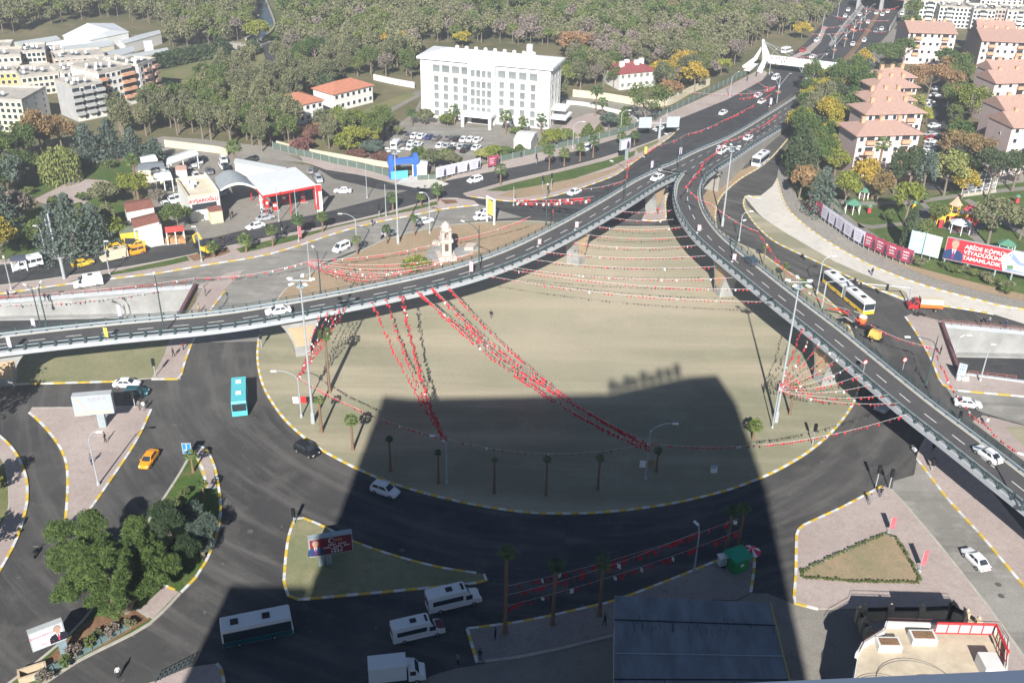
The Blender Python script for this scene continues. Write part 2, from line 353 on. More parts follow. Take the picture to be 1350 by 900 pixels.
# pavement along the hotel side
slab('pavement', PP([(520, 243), (545, 235), (585, 239), (604, 229), (640, 217), (680, 209), (740, 194), (817, 177), (905, 139), (960, 114), (1002, 92), (1012, 96), (1005, 106), (960, 131), (893, 158), (830, 178), (760, 199), (700, 216), (640, 228), (560, 244)]), .13, M_pave)
sh('pavement', [(536, 232), (560, 232), (592, 243), (575, 250), (545, 248), (522, 243)], .14, M_conc)
slab('pavement', PP([(395, 206), (450, 215), (520, 232), (536, 236), (524, 242), (470, 230), (430, 224), (400, 213)]), .13, M_pave)
# west: pavements
slab('pavement', PP([(200, 499), (238, 499.5), (243, 480), (252, 455), (276, 411), (298, 381), (322, 357), (300, 360), (268, 378), (259, 398), (226, 442), (216, 470)]), .14, M_pave)
kerb(PP([(200, 500), (238, 500), (243, 480), (252, 455), (276, 411), (299, 381)]), seg=2.2)
slab('pavement', PP([(-300, 412), (0, 395), (150, 384), (262, 375.5), (280, 371), (268, 379), (258, 379), (150, 387), (0, 399), (-300, 418)]), .14, M_pave)
slab('verge', PP([(-400, 512), (0, 507), (155, 502.5), (200, 499), (216, 470), (226, 443), (150, 451), (0, 465.5), (-400, 504)]), .15, M_grassy)
kerb(PP([(-300, 510), (0, 507.5), (155, 503)]), seg=2.0)
# bottom-left pink island
I1 = [(38, 545), (42, 538.5), (95, 538), (179, 536.5), (199.5, 540), (179, 583), (143, 637), (120, 670), (98, 697), (85, 697), (88, 670), (89.5, 640), (88, 612), (79, 589), (61, 565), (46, 550)]
I1P = PP(I1); slab('pavement', I1P, .15, M_pave)
kerb(spline(PP([(199.5, 540), (179, 583), (143, 637), (120, 670), (98, 697), (85, 697)])), seg=2.); kerb(spline(PP([(85, 697), (88, 670), (89.5, 640), (88, 612), (79, 589), (61, 565), (46, 550), (38, 545), (42, 538.5)])), seg=2.)
kerb(PP([(42, 538.5), (95, 538), (179, 536.5), (199.5, 540)]), False)
slab('pavement', PP([(-400, 560), (-60, 566), (0, 575), (12, 586), (26, 606), (35, 632), (36, 660), (29, 692), (16, 724), (0, 752), (-40, 830), (-400, 900)]), .15, M_pave)
kerb(spline(PP([(-60, 566), (0, 575), (12, 586), (26, 606), (35, 632), (36, 660), (29, 692), (16, 724), (0, 752), (-40, 830)])), seg=2.)
sh('grass', [(-400, 600), (-40, 590), (0, 602), (9, 622), (12.5, 655), (10, 682), (0, 697), (-60, 730), (-400, 760)], .16, M_field)
kerb(spline(PP([(-40, 590), (0, 602), (9, 622), (12.5, 655), (10, 682), (0, 697), (-60, 730)])), False, wd=.25)
# tree island
I3R = [(262, 588), (271, 592), (281, 610), (288, 640), (291, 675), (285, 708), (272, 740), (258, 762), (238, 782), (199.5, 821), (150, 848), (102, 872), (61, 899), (20, 925), (-40, 965)]
I3L = [(-70, 960), (15, 899), (69, 857), (110, 818), (150, 762), (189, 698), (213, 662), (240, 620), (252, 597)]
slab('tree_island', spline(PP(I3R))+spline(PP(I3L)), .15, M_lawn)
kerb(spline(PP(I3R[:9])), seg=1.5); kerb(spline(PP(I3R[8:])), False); kerb(spline(PP(I3L)), False)
sh('pavement', [(258, 594), (262, 590), (270, 594), (280, 612), (286, 644), (273, 645), (262, 616)], .165, M_pave)
kerb(PP([(258, 600), (268, 620), (273, 645), (287, 644)]), seg=1.5, z=.01)
sh('pavement', [(183, 806), (218, 772), (236, 781), (201, 817)], .165, M_pave)
kerb(PP([(212, 770), (236, 781)]), seg=1.2, z=.01); kerb(PP([(181, 804), (201, 817)]), False, z=.01)
sh('flower_bed', [(70, 862), (112, 823), (150, 800), (181, 806), (198, 817), (150, 845), (100, 869), (60, 895), (40, 892)], .162, M_soil)
# billboard island
I4 = [(388.6, 685), (395, 681.5), (430, 696), (468, 715), (524, 734), (583, 749), (638, 757), (644, 764), (634, 768), (545, 777), (468, 784), (392, 790.5), (379, 785), (374.5, 767), (380, 710)]
I4P = PP(I4); slab('verge', I4P, .15, M_grassy)
kerb(spline(PP(I4[6:]+I4[:1])), seg=1.5); kerb(spline(PP(I4[:7])), seg=1.5)
# bottom pavements
I5 = [(616, 829), (680, 821), (731, 811), (808, 793), (833, 784), (890, 762), (946, 739), (974, 729), (992, 726), (995, 735), (993, 760), (989.5, 781), (971, 791), (940, 790), (880, 815), (808, 838), (740, 855), (680, 867), (629, 873)]
slab('pavement', PP(I5), .15, ground_mat('grey paving', (.26, .225, .21), (.31, .275, .25), (.20, .175, .165), .1, .8))
kerb(PP(I5[:9]), seg=1.4); kerb(PP([(616, 829), (629, 873)]), seg=1.1); kerb(PP([(992, 726), (995, 735), (993, 760), (989.5, 781)]), seg=1.2)
kerb(PP([(808, 838), (740, 855), (680, 867), (629, 873)]), False)
sh('pavement', [(540, 905), (570, 890), (600, 881), (680, 868), (808, 840), (940, 792), (971, 792), (990, 782), (1012, 782), (1046, 796), (1078, 803), (1130, 802), (1400, 900), (1400, 1200), (400, 1200), (430, 940)], .05, M_conc2)
slab('pavement', PP([(180, 905), (205, 898), (250, 880), (286, 875), (291, 880), (295, 896), (300, 940), (150, 940)]), .15, M_pave)
kerb(PP([(286, 875), (291, 880), (295, 896), (300, 940)]), seg=1.1)
# right pavements
I6 = [(1163, 641), (1174, 645), (1197, 670), (1240, 721), (1300, 797), (1350, 867), (1400, 940), (1300, 1000), (1200, 900), (1130, 803), (1078, 803), (1046, 795), (1049, 760), (1050, 702), (1056, 694), (1110, 669)]
slab('pavement', PP(I6), .15, M_pave); kerb(PP([(1078, 803), (1046, 795), (1049, 760), (1050, 702), (1056, 694), (1110, 669), (1163, 641)]), seg=1.4)
kerb(PP([(1174, 645), (1197, 670), (1240, 721), (1300, 797), (1350, 867), (1400, 940)]), False)
TG = [(1057, 755), (1110, 730), (1166, 706), (1181, 711), (1196, 735), (1212, 764), (1211, 770), (1135, 769), (1058, 763)]
sh('garden_bed', TG, .165, ground_mat('dry bed', (.25, .22, .13), (.33, .25, .16), (.21, .21, .12), .12, .6, fine=.15))
sh('road', [(1176, 645), (1178, 634), (1205, 626), (1209, 606), (1225, 627), (1248, 657), (1296, 709), (1348, 771), (1420, 860), (1420, 960), (1350, 866), (1300, 796), (1240, 720), (1197, 669)], .034, M_worn)
I7L = [(1221, 578), (1214, 590), (1209, 606), (1225, 627), (1248, 657), (1261, 671), (1296, 709), (1348, 771), (1420, 860)]
slab('pavement', PP(I7L)+PP([(1500, 860), (1350, 700), (1300, 640), (1252, 588), (1232, 576)]), .15, M_pave); kerb(PP(I7L[2:]), seg=1.6); kerb(PP(I7L[:3]), False)
I8L = [(1350, 523), (1262, 515), (1250, 512.5), (1240, 505), (1230, 480), (1217, 455), (1205, 435), (1193, 418)]
slab('pavement', PP([(1193, 418), (1203, 414), (1238, 423), (1241, 430), (1263, 493), (1350, 504.5), (1700, 541), (1700, 561)]+I8L), .14, M_pave)
kerb(spline(PP(list(reversed(I8L[1:])))), seg=2.); kerb(PP([(1262, 515), (1350, 523), (1700, 560)]), seg=2.2)
slab('pavement', PP([(1238, 423), (1350, 433), (1700, 462), (1700, 470), (1350, 440), (1241, 430)]), .14, M_pave)
sh('road', [(1238, 497), (1262, 516), (1350, 524), (1700, 562), (1700, 640), (1350, 560), (1300, 545), (1260, 530)], .034, M_worn)
slab('pavement', PP([(1282, 556), (1295, 548), (1312, 552), (1350, 562), (1700, 640), (1700, 780), (1360, 615)]), .15, M_pave)
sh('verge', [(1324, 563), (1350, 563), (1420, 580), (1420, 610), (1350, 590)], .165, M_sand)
# ---- sunken roads
def trench(hole, zf, wi, m):
    """floor and walls of a cut below the ground; zf = floor height at each corner"""
    mb = MB(); n = len(hole)
    for i in range(n):
        a, b = hole[i], hole[(i+1) % n]; mb.quad((a.x, a.y, zf[i]), (b.x, b.y, zf[(i+1) % n]), (b.x, b.y, 0.), (a.x, a.y, 0.))
    struct('retaining_wall', mb, m)
    mb = MB(); tri = tessellate_polygon([[Vector((p.x, p.y, 0)) for p in hole]])
    mb.add([(p.x, p.y, zf[i]+.002) for i, p in enumerate(hole)], [tuple(t) for t in tri]); struct('underpass_road', mb, M_asph2)
trench(HL, [-1, -2, -3.2, -4.8, -6, -6, -4.8, -3.2, -2, -1], 0, M_concl)
trench(HR, [-6, -4.6, -3.2, -1, -1, -3.2, -4.6, -6], 0, M_concl)
def ledge(a, b, d, z0, z1, h, m, name='kerb'):
    mb = MB(); n = (b-a).normalized(); r = Vector((n.y, -n.x, 0))*d
    mb.add([(a.x, a.y, z0), (b.x, b.y, z1), (b.x+r.x, b.y+r.y, z1), (a.x+r.x, a.y+r.y, z0), (a.x, a.y, z0+h), (b.x, b.y, z1+h), (b.x+r.x, b.y+r.y, z1+h), (a.x+r.x, a.y+r.y, z0+h)],
           [(4, 5, 6, 7), (3, 2, 6, 7), (0, 1, 5, 4)]); return struct(name, mb, m)
for i in range(1, 4): ledge(HL[i], HL[i+1], 1.5, [-1, -2, -3.2, -4.8, -6][i], [-1, -2, -3.2, -4.8, -6][i+1], .3, M_concl, 'pavement')
for i in range(0, 3): ledge(HR[i], HR[i+1], 1.5, [-6, -4.6, -3.2, -1][i], [-6, -4.6, -3.2, -1][i+1], .3, M_concl, 'pavement')
def coping(pts, h=.55, wd=.45, z=.14, m=None):
    mb = MB(); mb.sweep(path_of(pts), [(-wd/2, z-.3), (-wd/2, z+h), (wd/2, z+h), (wd/2, z-.3)]); return struct('parapet', mb, m or M_cap)
coping([HL[i] for i in range(0, 5)]); coping([HR[i] for i in range(0, 4)])
mb = MB(); a, b = HL[4], HL[5]; mb.sweep(path_of([a, b]), [(-.3, .1), (-.3, 1.), (.3, 1.), (.3, .1)]); struct('parapet', mb, mat('dark red cladding', (.16, .08, .09), .7, .3, 1.2))
mb = MB(); a, b = HR[7], HR[0]; mb.sweep(path_of([a, b]), [(-.3, .1), (-.3, 1.), (.3, 1.), (.3, .1)]); struct('parapet', mb, MATS['dark red cladding'])
coping([HR[7], HR[6], HR[5], HR[4]], .3)
# ---- other ground patches
sh('grass', [(1040, 240), (1060, 250), (1130, 262), (1230, 258), (1350, 232), (1700, 250), (1700, 440), (1350, 397), (1290, 383), (1225, 365), (1192, 352), (1152, 334), (1112, 311), (1077, 285), (1052, 262)], .012, M_lawn)
sh('verge', [(1040, 240), (1052, 258), (1080, 282), (1130, 310), (1200, 350), (1260, 366), (1350, 388), (1350, 397), (1290, 383), (1225, 365), (1192, 352), (1152, 334), (1112, 311), (1077, 285), (1052, 262)], .016, M_sand2)
for pts in ([(1100, 262), (1130, 266), (1205, 264), (1290, 252), (1350, 246), (1350, 251), (1290, 257), (1205, 269), (1130, 271), (1100, 268)],
            [(1130, 294), (1150, 297), (1208, 291), (1208, 295), (1150, 302), (1132, 300)], [(1075, 262), (1092, 262), (1128, 292), (1170, 320), (1190, 330), (1185, 335), (1150, 318), (1110, 292)],
            [(1208, 264), (1216, 264), (1232, 280), (1226, 282)], [(1270, 264), (1278, 262), (1350, 305), (1350, 312)], [(1320, 280), (1350, 277), (1350, 282), (1325, 285)], [(1260, 280), (1280, 300), (1300, 320), (1290, 322), (1270, 305)]):
    sh('path', pts, .022, M_conc2)
sh('playground_floor', [(1205, 278), (1232, 272), (1282, 280), (1298, 298), (1285, 308), (1258, 308), (1230, 295), (1210, 290)], .03, mat('rubber floor', (.13, .12, .14), .9, .1, 1))
sh('road', [(1225, 110), (1240, 108), (1258, 120), (1275, 240), (1262, 252), (1215, 250), (1216, 240), (1222, 180)], .012, M_asph2)
sh('yard', [(1262, 222), (1350, 214), (1350, 240), (1270, 250)], .014, M_stone)
sh('yard', [(470, 205), (500, 180), (545, 150), (556, 128), (800, 128), (860, 142), (885, 155), (817, 174), (740, 193), (680, 207), (640, 214), (600, 226), (570, 226), (530, 222)], .012, M_conc2)
sh('yard', [(748, 160), (775, 150), (800, 148), (812, 158), (800, 172), (740, 190), (720, 188)], .03, M_pave)
sh('car_park', [(520, 165), (640, 168), (655, 180), (640, 205), (560, 202), (515, 190)], .03, M_worn)
sh('road', [(420, 160), (440, 158), (530, 128), (556, 118), (556, 126), (540, 134), (500, 158), (490, 166), (520, 168), (510, 176), (470, 172), (438, 168)], .02, M_conc2)
sh('grass', [(452, 156), (490, 140), (540, 122), (548, 126), (500, 150), (470, 164)], .026, M_field)
sh('yard', [(175, 222), (210, 205), (240, 196), (280, 198), (330, 205), (390, 215), (430, 226), (505, 258), (425, 281), (345, 297), (290, 311), (262, 318), (240, 300), (205, 275)], .02, M_conc2)
sh('yard', [(190, 190), (215, 184), (290, 190), (380, 205), (395, 208), (405, 215), (300, 205), (200, 202)], .018, M_stone)
sh('road', [(395, 206), (440, 214), (520, 232), (560, 240), (530, 236), (440, 208), (380, 196), (270, 184), (215, 180), (200, 184), (300, 196)], .016, M_stone)
sh('plaza', [(45, 263), (75, 248), (98, 236), (92, 222), (104, 220), (112, 236), (140, 238), (148, 244), (135, 256), (118, 262), (104, 275), (84, 272), (60, 270)], .02, M_pave)
sh('grass', [(100, 218), (170, 212), (178, 226), (150, 240), (110, 235)], .012, M_lawn); sh('grass', [(20, 245), (70, 232), (90, 236), (70, 250), (40, 262)], .012, M_lawn)
sh('grass', [(-60, 275), (60, 272), (120, 285), (180, 300), (165, 325), (60, 340), (-60, 350)], .010, M_lawn); sh('grass', [(115, 262), (160, 255), (175, 275), (160, 290), (120, 280)], .012, M_lawn)
slab('pavement', PP([(-300, 378), (0, 343), (60, 337), (120, 331), (165, 323), (235, 316), (240, 321), (165, 329), (120, 337), (60, 343), (0, 349), (-300, 388)]), .13, M_pave)
sh('field', [(205, 96), (240, 88), (295, 66), (320, 62), (340, 58), (358, 92), (352, 100), (345, 96), (300, 100), (250, 135), (215, 150), (190, 160), (150, 172), (130, 178), (200, 130)], .010, M_field)
sh('field', [(330, 0), (352, 0), (372, 30), (368, 60), (345, 60), (325, 56), (345, 30)], .010, M_lawn)
sh('road', [(345, 60), (362, 54), (366, 62), (369, 84), (352, 86)], .03, M_asph2); sh('path', [(240, 68), (300, 62), (345, 56), (362, 53), (362, 57), (345, 61), (300, 67), (240, 73)], .024, M_conc2)
sh('path', [(340, 104), (368, 86), (378, 92), (350, 108)], .022, M_conc)
# canal
def canal(pts, wd):
    p = path_of(spline([P(*q) for q in pts], 4)); mb = MB(); mb.sweep(p, [(-wd/2, .02), (wd/2, .02), (wd/2, .05), (-wd/2, .05)]); struct('canal_water', mb, mat('canal water', (.02, .03, .035), .2, spec=.5))
    for s in (-1, 1):
        mb = MB(); mb.sweep(p, [(s*wd/2-.4, 0), (s*wd/2-.4, 1.), (s*wd/2+.4, 1.), (s*wd/2+.4, 0)]); struct('canal_wall', mb, M_concrete)
canal([(225, 147), (262, 122), (290, 106), (302, 94), (312, 80), (322, 70)], 6); canal([(334, 54), (345, 46), (352, 38), (352, 30), (348, 18), (343, 5), (338, -8)], 6)
mb = MB(); c = P(321, 68); mb.box((c.x, c.y, 1.6), (12, 3, 3.2)); struct('canal_bridge', mb, M_concrete)
# avenue medians, verges and the distant underpass
def strip(name, L, R, z1, m, z0=0.): return slab(name, PP(L)+list(reversed(PP(R))), z1, m, z0=z0)
strip('median', [(893, 170), (885, 174), (960, 150)], [(893, 168), (888, 172), (960, 150)], .1, M_pave) if False else None
slab('median', PP([(1012, 146), (1055, 120), (1100, 89), (1120, 70), (1135, 50), (1148, 30), (1160, 12), (1164, 12), (1152, 32), (1140, 52), (1124, 73), (1104, 92), (1058, 123), (1014, 149)]), .5, M_soil, M_concl)
slab('verge', PP([(1022, 84), (1050, 72), (1060, 66), (1075, 55), (1085, 35), (1090, 36), (1082, 56), (1068, 70), (1050, 76), (1024, 88)]), .14, M_pave)
slab('median', PP([(1092, 60), (1112, 32), (1134, 8), (1139, 10), (1118, 34), (1096, 62)]), .5, M_concl)
slab('verge', PP([(1176, 40), (1196, 8), (1206, 8), (1190, 40), (1165, 75), (1130, 118), (1085, 160), (1060, 185), (1045, 175), (1076, 143), (1120, 108), (1142, 78)]), .1, M_conc2)
# ============================================================ the tower the photograph is taken from
TW = [(-32.9, -.6), (-28, -1.3), (0, 1.076), (.9, 1.153), (5.3, 1.5), (19.4, 7.6), (24.9, 8.6), (26.6, -.9), (26.6, -26), (-32.9, -26)]
tw = empty('tower_block', (0, -10, 0), 0, 'tall tower block under the viewpoint with a blue metal roof ledge', 'building')
def tp(p): return (p[0], p[1]+10)
mb = MB(); mb.prism([tp((x*.995, y-.25 if y > -20 else y)) for x, y in TW][::-1][::-1], 0, 88.2); mb.build('wall', M_concl, tw)
mb = MB(); mb.prism([tp(q) for q in TW], 88.5, 88.8); mb.build('roof_ledge', mat('blue ledge metal', (.13, .17, .24), .4, .1, .5, metal=.3), tw)
for k in range(1, 26):
    mb = MB(); mb.prism([tp((x*.998, y-.12 if y > -20 else y)) for x, y in TW], k*3.4, k*3.4+.5); mb.build('floor_band', M_concrete, tw)
for k, (a, h) in enumerate([(0, 2.2), (.1, 1.2), (.2, 2.4), (.3, 1.8), (.42, 2.6), (.53, 1.6), (.64, 2.4), (.76, 2.2), (.88, 2.7)]):
    mb = MB(); x = 5.8+a*13.6; y = 1.5+a*6.1-.1; mb.box((x, y+10, 88.8+.6+h/2), (1.1, .3, h), .41); mb.tube([(x, y+10, 88.7), (x, y+10, 89.6)], .06); mb.build('roof_sign_panel', M_black, tw)
wg = empty('tower_wing', (-38, -10, 0), 0, 'lower wing built against the tower block', 'building')
mb = MB(); mb.box((0, 0, 30), (10.2, 20, 60)); mb.build('wall', M_concl, wg)
# ============================================================ viaduct
cpts = [(-170, 118, 5.2), (-120, 135.5, 6.4), (-85.5, 145.8, 7.3), (-68, 149.9, 7.9), (-52, 153.3, 8.3), (-41.5, 156.6, 8.7), (-28, 162.3, 9.1), (-12, 171.6, 9.2), (0, 182.2, 9.2), (11, 196, 9.2), (22, 212.5, 8.9), (31, 227.8, 8.3), (37.2, 237, 7.7)]
MC = path_of(spline(cpts, 2.))
Rr = [(46.8, 234.5, 8.0), (44., 225.7, 8.5), (42.4, 215.5, 8.7), (42.2, 205.7, 8.9), (43.4, 196.1, 8.9), (45.5, 188.2, 8.9), (48.6, 178.6, 8.9), (53, 165.5, 8.9), (57, 154.7, 8.8), (60.1, 145.7, 8.6), (64.8, 132, 8.3), (68.2, 123.5, 8.1), (71.6, 114.4, 8.0), (78, 97, 7.6), (86, 72, 7)]
RC = path_of([p-r*3.15*-1*-1 if False else p+Vector((r.x, r.y, 0))*3.15 for p, r in path_of(spline(Rr, 2.))])   # heading south: its own right is west
NL = [(35.6, 241.2, 7.6), (38, 244.0, 7.4), (46.8, 258.2, 6.4), (60.6, 279.3, 4.5), (79.1, 312.7, 2.0), (96, 342.3, .5), (104, 355, .1)]
NR = [(46.8, 234.0, 8.0), (50.9, 242.7, 7.0), (58.5, 256.9, 5.6), (67.2, 273.9, 3.9), (83.3, 302.4, 1.4), (97.5, 325.5, .35), (110, 345, .1)]
vd = empty('viaduct', (0, 180, 0), 0, 'curved concrete viaduct that forks in two above the round island', 'viaduct')
def vb(mb, name, m, smooth=False, parent=None):
    me = mb.mesh(name, m, smooth, True); o = bpy.data.objects.new(name, me); COL.objects.link(o); o.parent = parent or vd
    if parent is None: o.matrix_parent_inverse = Matrix.Translation((0, -180, 0))
    return o
HW = 3.35
def deck(path):
    mb = MB(); mb.sweep(path, [(-HW, -.12), (-HW, -.62), (HW, -.62), (HW, -.12)]); vb(mb, 'deck_slab', M_concl)
    mb = MB(); mb.sweep(path, [(-1.9, -.6), (-1.5, -1.7), (1.5, -1.7), (1.9, -.6)]); vb(mb, 'girder', M_concrete)
    mb = MB(); mb.sweep(path, [(-HW+.8, -.13), (-HW+.8, 0), (HW-.8, 0), (HW-.8, -.13)]); vb(mb, 'road_surface', M_deckroad)
def side(path, s, hw=HW, broken=None):
    f = lambda a, b, z0, z1: [(s*(hw-a), z0), (s*(hw-a), z1), (s*(hw-b), z1), (s*(hw-b), z0)]
    mb = MB(); mb.sweep(path, f(-.02, .8, -.64, .16)); vb(mb, 'kerb_walk', M_cap)
    mb = MB(); mb.sweep(path, f(.83, .98, .0, .012)); vb(mb, 'edge_line', mat('cream line', (.60, .55, .40), .8))
    gr = MB(); gr.sweep(path, f(.72, .78, .55, .85)); g = vb(gr, 'guard_rail', M_galv)
    rl = MB()
    for z in (1.05, .75, .45): rl.sweep(path, f(.1, .16, z-.03+.1, z+.03+.1))
    vb(rl, 'hand_rail', M_green_metal)
    pm = MB(); pts = resample([p for p, r in path], 2.4); pp = path_of(pts)
    for p, r in pp:
        c = p+r*s*(hw-.13); a = math.atan2(r.y, r.x); pm.box((c.x, c.y, c.z+.68), (.12, .24, 1.05), a); pm.box((c.x, c.y, c.z+.25), (.4, .4, .2), a)
        c = p+r*s*(hw-.68); pm.box((c.x, c.y, c.z+.4), (.1, .1, .75), a)
    vb(pm, 'rail_posts', M_green_metal)
deck(MC); side(MC, -1); side(MC, 1)
deck(RC); side(RC, -1); side(RC, 1)
# common deck beyond the fork
n = 40
Ls = spline(NL, 1.); Rs = spline(NR, 1.)
def even(pts, n):
    L = [0]
    for a, b in zip(pts[:-1], pts[1:]): L.append(L[-1]+(b-a).length)
    out = []
    for i in range(n+1):
        t = L[-1]*i/n; k = max(j for j in range(len(L)) if L[j] <= t+1e-9); k = min(k, len(pts)-2)
        out.append(pts[k].lerp(pts[k+1], (t-L[k])/max(1e-9, L[k+1]-L[k])))
    return out
Le, Re = even(Ls, n), even(Rs, n)
def lp(i, t, dz=0): q = Le[i].lerp(Re[i], t); return (q.x, q.y, q.z+dz)
mb = MB(); ms = MB(); mw = MB()
for i in range(n):
    mb.quad(lp(i, .07), lp(i, .93), lp(i+1, .93), lp(i+1, .07))
    for a, b in ((0, .08), (.92, 1.)): ms.quad(lp(i, a, -.12), lp(i, b, -.12), lp(i+1, b, -.12), lp(i+1, a, -.12))
    ms.quad(lp(i+1, 0, -.6), lp(i+1, 1, -.6), lp(i, 1, -.6), lp(i, 0, -.6))
    if i >= 4:
        for t in (0.02, .98):
            a, b = lp(i, t, -.3), lp(i+1, t, -.3); mw.quad((a[0], a[1], -.02), (b[0], b[1], -.02), b, a)
a, b = lp(4, .02, -.3), lp(4, .98, -.3); mw.quad((a[0], a[1], 0), (b[0], b[1], 0), b, a)
vb(mb, 'road_surface', M_deckroad); vb(ms, 'deck_slab', M_concl); vb(mw, 'ramp_wall', M_concrete)
side([(p+r*3.35, r) for p, r in path_of(Le)], -1); side([(p-r*3.35, r) for p, r in path_of(Re)], 1)
# lane dashes
def dashes(path, off=0., L=2.6, gap=3.6, wd=.16):
    mb = MB(); d = 0.; P0 = resample([p for p, r in path], .65); pp = path_of(P0); i = 0
    nL, nG = int(L/.65), int(gap/.65)
    while i+nL < len(pp):
        mb.sweep(pp[i:i+nL+1], [(off-wd/2, .004), (off-wd/2, .014), (off+wd/2, .014), (off+wd/2, .004)]); i += nL+nG
    vb(mb, 'lane_dashes', M_line)
dashes(MC); dashes(RC)
for t in (.27, .5, .73): dashes(path_of([Le[i].lerp(Re[i], t) for i in range(n+1)]))
# piers: haunched, sand-coloured panel on a grey body
M_sandp = mat('sand render', (.46, .34, .215), .8, .14, .5)
def pier(x, y, zt, path, base=2.6, top=7.4, th=3.0):
    k = min(range(len(path)), key=lambda i: (path[i][0].x-x)**2+(path[i][0].y-y)**2); p, r = path[k]; d = Vector((-r.y, r.x, 0)); x, y = p.x, p.y
    zt = p.z-1.62; prof = []
    for t in (0, .12, .3, .5, .68, .84, 1.): prof.append((base/2+(top-base)/2*t**2.3, zt*t))
    poly = [(a, z) for a, z in prof]+[(-a, z) for a, z in reversed(prof)]
    mb = MB(); n = len(poly); vs = []
    for s in (-1, 1):
        for a, z in poly: q = Vector((x, y, 0))+d*a+r*s*th/2; vs.append((q.x, q.y, z))
    mb.add(vs, [tuple(range(n)), tuple(range(2*n-1, n-1, -1))]+[(i, n+i, n+(i+1) % n, (i+1) % n) for i in range(n)])
    po = vb(mb, 'pier', M_concl)
    for s in (-1, 1):
        mb = MB(); q2 = [(a*.8*(1 if a > 0 else 1), z) for a, z in poly if .15*zt < z < .9*zt]; vs = []
        for dd in (0, .05):
            for a, z in q2: q = Vector((x, y, 0))+d*a+r*s*(th/2+dd); vs.append((q.x, q.y, z))
        m_ = len(q2); mb.add(vs, [tuple(range(m_, 2*m_)), tuple(range(m_))]+[(i, m_+i, m_+(i+1) % m_, (i+1) % m_) for i in range(m_)]); o = vb(mb, 'pier_panel', M_sandp, parent=po)
    return po
for x, y, pa in [(-115, 137, MC), (-86, 146, MC), (-37.5, 157.5, MC), (13, 199, MC), (34, 232, MC), (55, 151, RC), (41.5, 186, RC)]: pier(x, y, 0, pa)
# ============================================================ vehicles
def paint(name, col, rough=.3, metal=0.): return mat(name, col, rough, .03, .6, metal=metal, spec=.5)
PAINT = {'white': (.74, .75, .76), 'silver': (.42, .44, .46), 'grey': (.15, .155, .16), 'black': (.018, .018, .022), 'blue': (.03, .06, .20), 'slate': (.05, .075, .10), 'teal': (.008, .08, .10),
         'red': (.42, .03, .03), 'taxi': (.80, .33, .02), 'yellow': (.78, .50, .04), 'orange': (.70, .16, .03), 'cream': (.62, .54, .40), 'turquoise': (.10, .50, .55), 'dred': (.16, .02, .04)}
def PM(c): return paint(c+' car paint', PAINT[c])
M_tyre = mat('tyre', (.02, .02, .02), .9); M_rim = mat('rim', (.35, .36, .37), .4, metal=.5); M_lamp = mat('headlamp', (.75, .78, .8), .15); M_tail = mat('tail lamp', (.35, .01, .01), .3)
def panel(mb, q, u0, u1, v0, v1, off=.015, mi=0):
    """rectangle (u0..u1, v0..v1) on the four-cornered face q (a,b along the bottom, c,d along the top), a little proud"""
    a, b, c, d = [Vector(x) for x in q]; nrm = (b-a).cross(d-a).normalized()*off
    f = lambda u, v: a.lerp(b, u).lerp(d.lerp(c, u), v)+nrm
    mb.add([f(u0, v0), f(u1, v0), f(u1, v1), f(u0, v1)], [(0, 1, 2, 3)], mi)
CARS = {'sedan': (4.5, .88, 1.45, -1.75, 1.15, -1.0, .35, .92), 'hatch': (4.0, .86, 1.5, -1.9, 1.0, -1.6, .3, .95), 'suv': (4.4, .92, 1.68, -2.1, 1.15, -1.75, .4, 1.05), 'minivan': (4.5, .9, 1.85, -2.2, 1.5, -2.1, .7, 1.05)}
